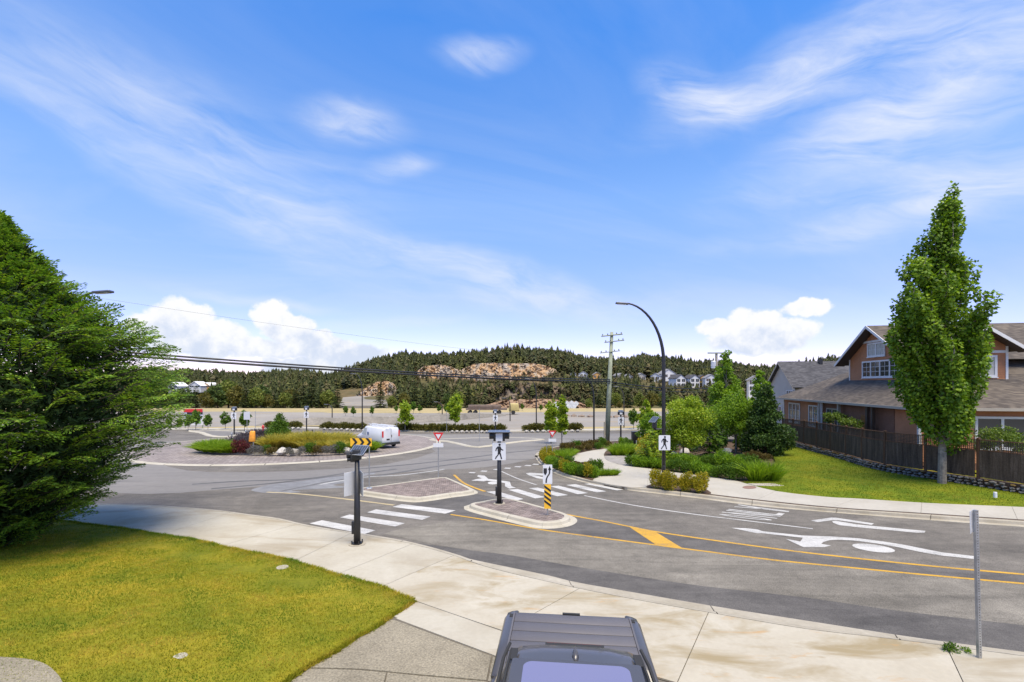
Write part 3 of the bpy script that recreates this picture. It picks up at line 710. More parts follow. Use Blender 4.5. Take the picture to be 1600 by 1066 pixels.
# ------------------------------------------------------------------ far-side block: kerb, path, bed, lawn
kr_a = [(837.5, 716.5), (839, 719.5), (845, 726), (867, 740), (895, 749.5), (921, 755.5), (950, 760), (978, 765.5), (1007.6, 769.5), (1080, 777.7), (1181, 790.7), (1299, 801), (1439, 812), (1600, 823.7), (1800, 838)]
kr_b = [(841, 712.5), (843, 716.5), (849, 722.5), (869, 735.5), (897, 744.8), (923, 750.8), (952, 757), (982, 762), (1012, 763.5), (1081, 770.5), (1184, 782.6), (1302.6, 794.5), (1439, 803.5), (1600, 814.7), (1800, 828)]
KA = [G(u, v, .01) for u, v in smooth(kr_a, 4)]; KB = [G(u, v, .14) for u, v in smooth(kr_b, 4)]
back_px = [(860, 700.5), (900, 694), (950, 690), (1010, 686.5)]
back_w = [G(u, v, .12) for u, v in back_px]
block = [p - Vector((0, 0, .02)) for p in KB] + [plane(60, 20, .1), plane(60, 44, .1), plane(34, 52, .1)] + back_w[::-1] + [G(843, 708.5, .12)]
bed = struct(MB().solid(block, .3).build('garden_soil', M['soil']))
kerb2 = struct(MB().strip([p - Vector((0, 0, .12)) for p in KB], [p - Vector((0, 0, .03)) for p in KB]).build('kerb', M['kerb']))
def inset(A, B, w):
    out = []
    for a, b in zip(resample(A, len(B)), B):
        d = (b - a); d.z = 0; out.append(b + d.normalized() * w)
    return out
KC = inset(KA, KB, .16)
kerb_run(kerb2, KA, KC, [(0, -.04), (0, .014), (.5, .03), (.56, .135), (.62, .148), (.995, .148), (1, .08)])
bk_b = [back_w[i] for i in (3, 2, 1, 0)] + [G(848, 706, .12), G(843, 709, .12), G(841, 712.5, .12)]
bk_a = [p + Vector((-.25, .35, 0)) for p in bk_b]
kerb_run(kerb2, bk_a, bk_b, [(0, -.04), (.05, .13), (.99, .138), (1, .08)])
# footpath in slabs
FW = .135
fr = smooth([(926, 751), (952, 756.8), (982, 761), (1012, 762.4), (1081, 768.6), (1184, 780.6), (1302.6, 792.4), (1439, 801.3), (1600, 812), (1800, 825)], 4)
bkp = smooth([(966, 725.6), (989, 729.4), (1013, 732), (1036, 736), (1080, 741), (1120, 746.5), (1158, 753), (1213, 767), (1291, 776), (1340, 778.7), (1450, 785.7), (1600, 792), (1800, 801)], 4)
frw = [G(u, v, FW) for u, v in fr]; bkpw = [G(u, v, FW) for u, v in bkp]; sf, sbp = arclen(frw), arclen(bkpw)
path_head = [G(u, v, FW) for u, v in smooth([(966, 725.6), (949.5, 720), (944, 713.5), (945, 707), (951, 701.6)], 3)] + [G(u, v, FW) for u, v in smooth([(951, 700.5), (925, 704), (902.5, 709), (886, 714.5), (890, 718), (905, 728), (930, 738), (966, 742.5), (932.5, 746.5), (926, 751)], 3)]
footpath = struct(MB().solid([p - Vector((0, 0, .008)) for p in frw + bkpw[::-1] + path_head[1:-1]], .2).build('footpath', M['joint']))
slab_obj(path_head, footpath, M['concrete_far'], .004, .05)
J2 = [((926, 751), (966, 725.6)), ((1012, 762.4), (1013, 732)), ((1184, 780.6), (1213, 767)), ((1302, 792.4), (1340, 778.7)), ((1439, 801.3), (1440, 785)), ((1590, 811.4), (1580, 791)), ((1800, 825), (1800, 801))]
j2 = [(nearest_len(frw, sf, G(*a, FW)), nearest_len(bkpw, sbp, G(*b, FW))) for a, b in J2]
for (a0, b0), (a1, b1) in zip(j2, j2[1:]):
    slab_obj(subline(frw, sf, a0, a1) + subline(bkpw, sbp, b0, b1)[::-1], footpath, M['concrete_far'], .008, .05)
MB().poly([G(u, v, FW + .005) for u, v in smooth([(1014, 763), (1016, 757), (1036, 752), (1075, 756), (1100, 763), (1111, 771.5), (1080, 769.5)], 3, True)]).build('planting_strip', M['soil'], footpath)
MB().poly([G(1171 + 11 * math.cos(a), 761.5 + 2.6 * math.sin(a), FW + .006) for a in [i * math.pi / 8 for i in range(16)]]).build('manhole_cover', basic('rusty_lid', (.2, .12, .09), .8, .2), footpath)
struct(MB().poly([G(u, v, .128) for u, v in smooth([(944, 713.2), (952, 712.2), (985, 712), (1005, 714), (1000, 722), (989, 729), (966, 725.4), (949.5, 719.8)], 3, True)]).build('pea_gravel', M['pea']))
# far lawn rising to the fence
FENCE_PX = smooth([(1205, 688), (1225, 692.5), (1315, 717), (1375, 734.5), (1450, 747.5), (1495, 754), (1557, 764), (1600, 771), (1680, 783)], 4)
FZ = .35
fence_line = [G(u, v, FZ) for u, v in FENCE_PX]
fl_s = arclen(fence_line)
def dist_to(pts, x, y):
    best = 1e9
    for a, b in zip(pts, pts[1:]):
        dx, dy = b.x - a.x, b.y - a.y; t = min(1, max(0, ((x - a.x) * dx + (y - a.y) * dy) / max(1e-9, dx * dx + dy * dy)))
        best = min(best, math.hypot(a.x + dx * t - x, a.y + dy * t - y))
    return best
side_s = [bkpw[i] for i in range(0, len(bkpw), 3)]; fl_c = [fence_line[i] for i in range(0, len(fence_line), 3)]
def dz_lawn2(x, y):
    a, b = dist_to(side_s, x, y), dist_to(fl_c, x, y)
    return .14 + (FZ - .14) * min(1, a / max(.01, a + b) * 1.1)
lawn2_px = [(1158, 753.4), (1213, 767.4), (1291, 776.4), (1340, 779), (1450, 786), (1600, 792.3), (1750, 799)]
lawn2_pts = [G(u, v, FW) for u, v in smooth(lawn2_px, 3)] + [p + Vector((.15, .15, 0)) for p in reversed(fence_line)] + [G(1200, 700, .2), G(1212, 722, .2), G(1205, 738, .15), G(1190, 750, .14)]
lawn2 = struct(height_grid('lawn', lawn2_pts, dz_lawn2, M['lawn_soil2'], 1.0))
grass_on('grass', lawn2_pts, dz_lawn2, 60000, (12, 29), (19, 48), .06, .022, M['grass2'], 'green mown grass of the sloping lawn below the wooden fence')
struct(MB().poly([p + Vector((0, 0, .03)) for p in ([G(u, v, .13) for u, v in [(1000, 706), (1030, 712), (1010, 714), (985, 711.5), (985, 706)]])]).build('grass_patch', M['lawn_soil']))
yard = struct(MB().poly([p + Vector((.3, .3, .02)) for p in fence_line] + [Vector((70, 15, -.1)), Vector((70, 60, -.8)), Vector((34, 60, -.9))]).build('house_yard', M['lawn_soil']))

# ------------------------------------------------------------------ splitter islands
def offset_poly(pts, d):
    area = sum(p.x * q.y - q.x * p.y for p, q in zip(pts, pts[1:] + pts[:1])); sg = 1 if area > 0 else -1
    out = []
    for i, p in enumerate(pts):
        a, b = pts[i - 1], pts[(i + 1) % len(pts)]; t = (b - a); t.z = 0; t.normalize()
        n = Vector((t.y, -t.x, 0)) * sg; q = p + n * d; out.append(Vector((q.x, q.y, 0)))
    return out
def island(px, name, kerbmat, pad=.55, bang=.2, top=.15, k=4):
    base = [G(u, v, top) for u, v in smooth(px, k, True)]
    root = struct(MB().poly([p - Vector((0, 0, .055)) for p in base]).build(name, M['paver_sand']))
    n = len(base)
    rows = [(-.02, top - .06), (-.012, top + .008), (.15, top + .008), (.2, top - .02), (.24, .03), (.27, .014), (pad, .008), (pad + .01, -.02)]
    lines = [[Vector((p.x, p.y, -SL * p.y + dz)) for p in offset_poly(base, o)] for o, dz in rows]
    nseg = max(4, n // 5); cuts = [round(i * n / nseg) for i in range(nseg + 1)]
    for a, b in zip(cuts, cuts[1:]):
        mb = MB()
        for l0, l1 in zip(lines, lines[1:]):
            r0 = [l0[i % n] for i in range(a, b + 1)]; r1 = [l1[i % n] for i in range(a, b + 1)]
            r0[0] = r0[0].lerp(r0[1], .03); r1[0] = r1[0].lerp(r1[1], .03)
            mb.strip(r0, r1)
        mb.build('kerb_stone', kerbmat, root)
    # pavers, laid in running bond
    mb = MB(); c, s = math.cos(bang), math.sin(bang)
    xs_ = [p.x for p in base]; ys_ = [p.y for p in base]; poly2 = base
    cx_, cy_ = sum(xs_) / n, sum(ys_) / n; r_ = max(max(xs_) - min(xs_), max(ys_) - min(ys_)) * .75
    bw, bl = .112, .222; j = -int(r_ / bw)
    while j * bw < r_:
        i = -int(r_ / bl)
        while i * bl < r_:
            lx = i * bl + (bl / 2 if j % 2 else 0); ly = j * bw
            x = cx_ + lx * c - ly * s; y = cy_ + lx * s + ly * c
            if inside(poly2, x, y):
                h = rnd.uniform(-.004, .003); tl = rnd.uniform(-.003, .003); co4 = []
                for ax, ay in ((-1, -1), (1, -1), (1, 1), (-1, 1)):
                    qx = lx + ax * (bl / 2 - .008); qy = ly + ay * (bw / 2 - .008)
                    wx, wy = cx_ + qx * c - qy * s, cy_ + qx * s + qy * c
                    co4.append(Vector((wx, wy, -SL * wy + top + h + ax * tl)))
                n0 = len(mb.v); mb.v += [tuple(p) for p in co4] + [tuple(p - Vector((0, 0, .05))) for p in co4]
                mb.f.append((n0, n0 + 1, n0 + 2, n0 + 3)); mb.m.append(0)
                for e in range(4):
                    f_ = (e + 1) % 4; mb.f.append((n0 + 4 + e, n0 + 4 + f_, n0 + f_, n0 + e)); mb.m.append(0)
            i += 1
        j += 1
    o = mb.build('pavers', M['paver_var'], root); o['kind'] = 'stuff'
    return root
m_, nt_, b_, _o = newmat('paver_var'); g_ = nt_.nodes.new('ShaderNodeNewGeometry')
cc_ = ramp(nt_, g_.outputs['Random Per Island'], [(0, (.15, .12, .105)), (.5, (.2, .16, .14)), (1, (.27, .22, .195))])
cc_ = mul(nt_, cc_, ramp(nt_, noise(nt_, pos(nt_), 1.3, 4), [(.3, (.75, .75, .75)), (.7, (1.15, 1.15, 1.15))]))
nt_.links.new(cc_, b_.inputs['Base Color']); b_.inputs['Roughness'].default_value = .92; M['paver_var'] = m_
island([(742, 789), (757, 784.5), (775, 780.9), (790, 780), (806, 783), (852, 795.6), (874.5, 802), (882, 806), (880, 810), (871, 813), (855, 814.6), (839, 813.2), (786, 801)], 'splitter_island', M['kerb_pale'], .5, -.28)
island([(563, 764.5), (600, 759), (655, 751.5), (688, 747), (700, 749), (731, 763.5), (728, 767), (700, 770.5), (662, 776), (645, 776.5), (600, 771)], 'splitter_island', M['kerb_pale'], .45, .12)
# far splitter: low kerbed concrete triangle, and the one on the left leg
def low_island(px, name, mat, w=.35):
    base = [G(u, v, .1) for u, v in px]; root = struct(MB().poly([p - Vector((0, 0, .01)) for p in base]).build(name, mat))
    ls = [[Vector((p.x, p.y, -SL * p.y + dz)) for p in offset_poly(base, o)] for o, dz in [(-.02, .08), (0, .1), (w, .1), (w + .1, .01)]]
    mb = MB()
    for a, b in zip(ls, ls[1:]): mb.strip(a + a[:1], b + b[:1])
    mb.build('kerb_stone', M['kerb_pale'], root); return root
low_island(smooth([(672, 687), (700, 688.5), (728, 694.5), (747, 697.5), (775, 693.5), (815, 688.5), (845, 686), (800, 684), (740, 684.5)], 2, True), 'splitter_island', M['asphalt_far'])
low_island(smooth([(296, 672.5), (318, 675), (332, 680), (352, 681.5), (372, 678.5), (377, 675), (350, 673.2)], 2, True), 'splitter_island', M['asphalt_far'], .5)

# ------------------------------------------------------------------ roundabout
RC = Vector((-21.2, 47.2)); RA, RI = 13.5, 8.15
def circ(r, dz, n=72): return [plane(RC.x + r * math.cos(2 * math.pi * i / n), RC.y + r * math.sin(2 * math.pi * i / n), dz) for i in range(n)]
mp, ntp, bp, _o = newmat('apron_pavers')
bt = ntp.nodes.new('ShaderNodeTexBrick'); bt.inputs['Scale'].default_value = 1; bt.inputs['Brick Width'].default_value = .44; bt.inputs['Row Height'].default_value = .22
bt.inputs['Mortar Size'].default_value = .03; bt.inputs['Color1'].default_value = (.18, .15, .135, 1); bt.inputs['Color2'].default_value = (.27, .235, .21, 1); bt.inputs['Mortar'].default_value = (.12, .1, .09, 1)
ntp.links.new(pos(ntp, (1, 1, 1), .4), bt.inputs[0])
cp = mul(ntp, bt.outputs[0], ramp(ntp, noise(ntp, pos(ntp), .5, 5), [(.3, (.8, .8, .8)), (.7, (1.25, 1.25, 1.25))]))
ntp.links.new(cp, bp.inputs['Base Color']); bp.inputs['Roughness'].default_value = .9
apron = struct(MB().strip(circ(RI, .06) + circ(RI, .06)[:1], circ(RA, .05) + circ(RA, .05)[:1]).build('truck_apron', mp))
def ringkerb(r0, prof, nseg, owner, mat, n=120):
    for k in range(nseg):
        mb = MB(); a0, a1 = 2 * math.pi * k / nseg, 2 * math.pi * (k + 1) / nseg - .004
        rows = [[plane(RC.x + (r0 + o) * math.cos(a0 + (a1 - a0) * i / 8), RC.y + (r0 + o) * math.sin(a0 + (a1 - a0) * i / 8), dz) for i in range(9)] for o, dz in prof]
        for a, b in zip(rows, rows[1:]): mb.strip(b, a)
        mb.build('kerb_stone', mat, owner)
ringkerb(RA, [(-.01, .04), (0, .065), (.32, .05), (.45, .006)], 24, apron, M['kerb_pale'])
central = struct(MB().poly(circ(RI - .1, .2)).build('central_island', M['soil']))
ringkerb(RI, [(-.3, .2), (-.28, .235), (-.05, .235), (0, .2), (.04, .05)], 20, central, M['kerb_pale'])
# soil mound
mb = MB(); rings = []
for r, h in ((RI - .35, .205), (6.2, .42), (4.2, .62), (2, .74)):
    rings.append([p + Vector((0, 0, .06 * math.sin(3 * i) * (r < 7))) for i, p in enumerate(circ(r, h, 40))])
for a, b in zip(rings, rings[1:]): mb.strip(a + a[:1], b + b[:1])
mb.poly(rings[-1]); mb.build('planted_mound', M['soil'], central, True)
def dz_isl(x, y):
    r = math.hypot(x - RC.x, y - RC.y); return float(np.interp(r, [0, 2, 4.2, 6.2, RI - .35], [.76, .74, .62, .42, .21]))

# ------------------------------------------------------------------ far pavement and planting strips
fsw = [(140, 672.8), (260, 672.2), (330, 672.6), (390, 671.6), (440, 669.8), (505, 671.2), (560, 672.8), (690, 675.3), (770, 675.6), (840, 674.6), (910, 674), (1010, 672), (1150, 670)]
ff = [G(u, v, .0) for u, v in smooth(fsw, 3)]
far_walk = struct(MB().strip(*(lambda A, B: (A, B))([p + Vector((0, 0, .12)) for p in ff], [p + Vector((0, 2.6, .12 - SL * 2.6)) for p in ff])).build('far_footpath', M['concrete_far']))
MB().strip([p + Vector((0, -.02, -.02)) for p in ff], [p + Vector((0, 0, .122)) for p in ff]).build('kerb_stone', M['kerb_pale'], far_walk)
# ------------------------------------------------------------------ foliage builders
def lobes_points(n, lobes, shell=.55):
    """points spread through overlapping ellipsoids, denser towards their skins; lobes = [(centre, (rx, ry, rz))]"""
    w = np.array([r[0] * r[1] + r[1] * r[2] for c, r in lobes]); w = w / w.sum()
    k = rng.choice(len(lobes), n, p=w); C = np.array([c for c, r in lobes])[k]; RR = np.array([r for c, r in lobes])[k]
    d = rdir(n); rad = 1 - shell * rng.uniform(0, 1, n) ** 1.7
    return C + d * RR * rad[:, None], d
def bush_mesh(name, n, r, h, leaf, wid, mat, lob=9, up=.5, seed=0):
    rs = np.random.default_rng(seed); lobes = [((0, 0, h * .45), (r * .62, r * .62, h * .45))]
    for i in range(lob):
        a = rs.uniform(0, 2 * math.pi); q = rs.uniform(.3, .62) * r; z = rs.uniform(.28, .74) * h; s = rs.uniform(.28, .44)
        lobes.append(((q * math.cos(a), q * math.sin(a), z), (r * s, r * s, h * s * rs.uniform(.7, 1))))
    Pp, d = lobes_points(n, lobes); Pp[:, 2] = np.maximum(Pp[:, 2], .02)
    D = d * .7 + rdir(n) * .6; D[:, 2] += up
    V_, F_ = leaf_geo(Pp, D, rdir(n), leaf * rng.uniform(.6, 1.3, n), wid * rng.uniform(.7, 1.2, n))
    return npmesh(name, V_, F_, mat)
def tuft_mesh(name, n, r, h, wid, mat, spread=.8, plume=0):
    a = rng.uniform(0, 2 * math.pi, n); q = np.sqrt(rng.uniform(0, 1, n)) * r * .35
    Pp = np.stack([q * np.cos(a), q * np.sin(a), np.zeros(n)], 1)
    lean = rng.uniform(.05, spread, n); D = np.stack([np.cos(a) * lean, np.sin(a) * lean, np.ones(n)], 1)
    D = unit(D); L = h * rng.uniform(.55, 1.1, n)[:, None]; S = unit(np.cross(D, rdir(n))) * wid * .5
    mid = Pp + D * L * .6; tip = mid + (D * .3 + np.stack([np.cos(a) * lean, np.sin(a) * lean, -.15 * np.ones(n)], 1) * .35) * L
    V_ = np.stack([Pp - S, Pp + S, mid + S * .8, mid - S * .8, tip], 1).reshape(-1, 3); i5 = np.arange(n) * 5
    F_ = np.concatenate([np.stack([i5, i5 + 1, i5 + 2], 1), np.stack([i5, i5 + 2, i5 + 3], 1), np.stack([i5 + 3, i5 + 2, i5 + 4], 1)])
    return npmesh(name, V_, F_, mat)
def conifer_geo(h, r, tiers, per, rs, leaf=.35, wid=.1, droop=.25, skirt=.06, seed=0):
    """tiers of boughs, each bough a fan of needle sprays"""
    Ps, Ds, Ns, Ls = [], [], [], []
    for t in range(tiers):
        f = (t + rs.uniform(-.3, .3)) / tiers; f = min(max(f, 0), .98); z = h * (skirt + (1 - skirt) * f)
        rr = r * (1 - f) ** .85 * rs.uniform(.75, 1.1) + .05; nb = max(4, int(per * (1 - f * .6)))
        for b in range(nb):
            a = 2 * math.pi * (b + rs.uniform(-.4, .4)) / nb; L = rr * rs.uniform(.7, 1.15)
            ns = max(4, int(7 * L / (r + .01)) + 3); s = np.linspace(.15, 1, ns)
            dirx = np.array([math.cos(a), math.sin(a), 0])
            p = dirx[None] * (L * s)[:, None]; p[:, 2] += z - droop * L * s ** 1.4 + .12 * L * s ** 3
            for k in range(ns):
                for sg in (-1, 1, 0):
                    sd = np.array([-math.sin(a), math.cos(a), 0]) * sg
                    Ps.append(p[k]); Ds.append(dirx * .8 + sd * .9 + np.array([0, 0, rs.uniform(-.35, .1)])); Ns.append(np.array([rs.normal() * .3, rs.normal() * .3, 1])); Ls.append(leaf * rs.uniform(.7, 1.3) * (1.1 - .5 * s[k] * (sg != 0)))
    n = len(Ps)
    return leaf_geo(np.array(Ps), np.array(Ds), np.array(Ns), np.array(Ls), wid * rs.uniform(.7, 1.2, n))
def conifer_meshes(h, r, tiers, per, mat, leaf, wid, seed, trunk_r, droop=.25):
    rs = np.random.default_rng(seed); V_, F_ = conifer_geo(h, r, tiers, per, rs, leaf, wid, droop)
    tm = MB().tube([(0, 0, -.3), (0, 0, h * .5), (0, 0, h * .97)], [trunk_r, trunk_r * .6, .015], 7).mesh('trunk', M['bark_dark'])
    return tm, npmesh('crown', V_, F_, mat)
def broad_meshes(h, r, trunk_h, nl, mat, leaf, wid, seed, trunk_r, lob=16, cr=None, bark='bark', shape=None):
    """trunk with limbs, crown of leaf clumps; shape(f)->relative radius at crown height f"""
    rs = np.random.default_rng(seed); shape = shape or (lambda f: math.sin(math.pi * min(1, .12 + .86 * f)) ** .7)
    mb = MB(); mb.tube([(0, 0, -.25), (rs.normal() * .02, rs.normal() * .02, trunk_h), (0, 0, h * .86)], [trunk_r * 1.15, trunk_r * .85, .02], 8)
    lobes = []; ch = h - trunk_h
    lob = int(lob * 1.6)
    for i in range(lob):
        f = (i + rs.uniform(.1, .9)) / lob; z = trunk_h + ch * (.04 + .9 * f); rad = r * shape(f); a = i * 2.4 + rs.uniform(-.5, .5); q = rad * rs.uniform(.3, .85)
        c = (q * math.cos(a), q * math.sin(a), z); s = max(.12 * r, rad * rs.uniform(.24, .5)); lobes.append((c, (s * rs.uniform(.8, 1.3), s * rs.uniform(.8, 1.3), s * rs.uniform(.55, 1.1))))
        mb.tube([(0, 0, max(trunk_h * .7, z - q * 1.1 - .2)), (c[0] * .6, c[1] * .6, z - .15 * q), c], [trunk_r * .35, trunk_r * .2, .01], 5, caps=False)
    Pp, d = lobes_points(nl, lobes, .65); D = d * .5 + rdir(nl) * .7; D[:, 2] -= .15
    V_, F_ = leaf_geo(Pp, D, unit(d + rdir(nl) * .8), leaf * rng.uniform(.7, 1.25, nl), wid * rng.uniform(.75, 1.2, nl))
    return mb.mesh('trunk', M[bark]), npmesh('crown', V_, F_, mat)
def tree(name, label, cat, meshes, loc, rotz=0, scale=1, group=None):
    t = thing(name, label, cat, loc, rotz, group, scale)
    link('trunk', meshes[0], t); link('crown', meshes[1], t); return t
M['leaf_maple'] = foliage('leaf_maple', [(0.055, 0.112, 0.007), (0.094, 0.178, 0.011), (0.156, 0.264, 0.018), (0.250, 0.356, 0.035)], .35, .5, 1.0)
M['leaf_bright'] = foliage('leaf_bright', [(0.078, 0.149, 0.010), (0.143, 0.253, 0.016), (0.234, 0.356, 0.028)], .4, .5, 1.5)
M['leaf_lime'] = foliage('leaf_lime', [(0.125, 0.209, 0.012), (0.225, 0.319, 0.020), (0.338, 0.396, 0.040)], .4, .5, 1.5)
M['leaf_mid'] = foliage('leaf_mid', [(0.039, 0.090, 0.008), (0.078, 0.150, 0.013), (0.124, 0.204, 0.020)], .3, .55, 1.5)
M['leaf_dark'] = foliage('leaf_dark', [(0.016, 0.038, 0.007), (0.034, 0.072, 0.011), (0.065, 0.120, 0.018)], .2, .55, 1.2)
M['leaf_olive'] = foliage('leaf_olive', [(0.049, 0.054, 0.011), (0.098, 0.096, 0.018), (0.154, 0.132, 0.027)], .25, .6, 1.5)
M['leaf_gold'] = foliage('leaf_gold', [(0.150, 0.172, 0.010), (0.312, 0.276, 0.016), (0.475, 0.345, 0.024)], .3, .55, 2)
M['leaf_brown'] = foliage('leaf_brown', [(0.063, 0.048, 0.016), (0.119, 0.084, 0.025), (0.168, 0.144, 0.040)], .25, .6, 2)
M['leaf_red'] = foliage('leaf_red', [(0.065, 0.014, 0.017), (0.117, 0.024, 0.030), (0.156, 0.042, 0.042)], .25, .5, 2)
M['leaf_grey'] = foliage('leaf_grey', [(.09, .095, .08), (.15, .145, .14), (.2, .185, .2)], .2, .7, 2)
M['leaf_lav'] = foliage('leaf_lavender', [(0.058, 0.048, 0.060), (0.098, 0.078, 0.096), (0.143, 0.108, 0.132)], .2, .7, 2)
M['grass_gold'] = foliage('grass_gold', [(0.248, 0.220, 0.030), (0.410, 0.350, 0.060), (0.559, 0.467, 0.108)], .35, .7, 2)
M['grass_lush'] = foliage('grass_lush', [(0.104, 0.184, 0.010), (0.182, 0.287, 0.016), (0.260, 0.368, 0.024)], .4, .6, 2)
M['needle'] = foliage('needle', [(0.041, 0.091, 0.008), (0.091, 0.176, 0.014), (0.173, 0.268, 0.023), (0.300, 0.392, 0.040)], .22, .6, .8)
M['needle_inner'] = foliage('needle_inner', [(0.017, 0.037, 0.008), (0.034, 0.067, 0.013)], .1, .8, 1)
M['needle_far'] = foliage('needle_far', [(0.028, 0.038, 0.011), (0.055, 0.066, 0.020), (0.085, 0.095, 0.030)], .1, .8, .09, ((.5, .58, .6), (1.55, 1.4, 1.2)))
M['needle_mid'] = foliage('needle_mid', [(0.030, 0.048, 0.014), (0.057, 0.081, 0.022), (0.090, 0.112, 0.030)], .15, .7, .4)

# ------------------------------------------------------------------ tall cypress on the near lawn
def cypress():
    root = thing('cypress_tree', 'large dense dark green cypress with feathery tips at the left edge of the lawn', 'tree', plane(-16.9, 15.2, .25))
    MB().tube([(0, 0, -.4), (.1, 0, 3), (.2, 0, 7), (.3, 0, 10.2)], [.32, .24, .13, .02], 9).build('trunk', M['bark_dark'], root)
    prof_z = [0, .4, 1.2, 2.0, 3.0, 3.9, 5.1, 6.0, 6.8, 7.4, 8.2, 9.2, 10.4, 10.9]; prof_r = [1.2, 1.9, 3.0, 3.9, 4.75, 5.25, 5.35, 5.05, 4.7, 3.9, 2.7, 1.45, .5, .1]
    Ps, Ds, Ns, Ls, Ws, Tp = [], [], [], [], [], []
    up = np.array([0, 0, 1.0]); tw = MB()
    # flat fern-like sprays in overlapping layers, each an axis with forward-swept branchlets
    for k in range(1700):
        z = 10.5 * rng.uniform(0, 1) ** .9 + .2; a = rng.uniform(0, 2 * math.pi); layer = rng.uniform() ** .55
        R_ = float(np.interp(z, prof_z, prof_r)) * (.62 + .42 * layer) * (1 + .07 * math.sin(4 * a + z * 1.7)) + .25 * (rng.uniform() < .12)
        L = rng.uniform(.75, 1.35) * (.55 + .45 * min(1, R_ / 2.5)); wd = L * rng.uniform(.3, .42)
        d0 = np.array([math.cos(a), math.sin(a), 0]) + rng.normal(size=3) * .16; d0[2] = rng.normal() * .12 + .16 + .05 * z * (z > 7); d0 /= np.linalg.norm(d0)
        side = np.cross(up, d0); side /= np.linalg.norm(side); roll = rng.normal() * .35; nrm = np.cross(d0, side); side = side * math.cos(roll) + nrm * math.sin(roll); nrm = np.cross(d0, side)
        tip = np.array([math.cos(a) * R_ + .25 * z / 10, math.sin(a) * R_, z]); nb = 15; droop = rng.uniform(.05, .22)
        ax = [tip - d0 * L * (1 - t) - up * droop * L * (4 * (t - .55) ** 2 - .1) + up * .1 * L * max(0, t - .6) for t in np.linspace(0, 1, nb)]
        tw.tube([tuple(ax[0] - d0 * .5), tuple(ax[nb // 2]), tuple(ax[-1])], [.014, .009, .003], 3, caps=False)
        for i in range(nb):
            t = i / (nb - 1); w = wd * (math.sin(math.pi * min(1, .12 + .88 * t)) ** .8 * .95 + .06) * rng.uniform(.7, 1.15)
            for sg in (-1, 1):
                bd = d0 * .75 + side * sg * .8 - up * .12; bd /= np.linalg.norm(bd); m_ = max(2, int(w / .058))
                for j in range(m_):
                    f = (j + rng.uniform()) / m_
                    if ax[i][2] - .2 * w * f < .12: continue
                    Ps.append(ax[i] + bd * w * f - up * .16 * w * f * f + nrm * rng.normal() * .012); Ds.append(bd + d0 * rng.uniform(-.2, .5) + side * rng.normal() * .3 + up * rng.normal() * .16)
                    Ns.append(nrm + rng.normal(size=3) * .35); Ls.append(rng.uniform(.07, .13)); Ws.append(rng.uniform(.034, .058)); Tp.append(.35 * t + .6 * f * (w / wd) + .25 * layer + rng.normal() * .12)
    link('twigs', tw.mesh('twigs', M['bark_dark']), root)
    Ps, Ds, Ns, Ls, Ws, Tp = map(np.array, (Ps, Ds, Ns, Ls, Ws, Tp))
    for nm, mk, mt in (('crown', Tp < .62, 'needle'), ('young_tips', Tp >= .62, 'needle_tip')):
        V_, F_ = leaf_geo(Ps[mk], Ds[mk], Ns[mk], Ls[mk], Ws[mk]); link(nm, npmesh(nm, V_, F_, M[mt]), root)
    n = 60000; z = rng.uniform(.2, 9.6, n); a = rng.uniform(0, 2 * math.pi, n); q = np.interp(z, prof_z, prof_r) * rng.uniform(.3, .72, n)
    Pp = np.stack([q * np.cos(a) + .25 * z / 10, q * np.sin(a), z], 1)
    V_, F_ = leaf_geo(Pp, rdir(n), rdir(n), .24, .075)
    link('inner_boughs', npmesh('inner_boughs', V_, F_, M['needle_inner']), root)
M['needle_tip'] = foliage('needle_tip', [(0.069, 0.149, 0.015), (0.122, 0.239, 0.023), (0.204, 0.343, 0.041)], .25, .6, .8)
cypress()

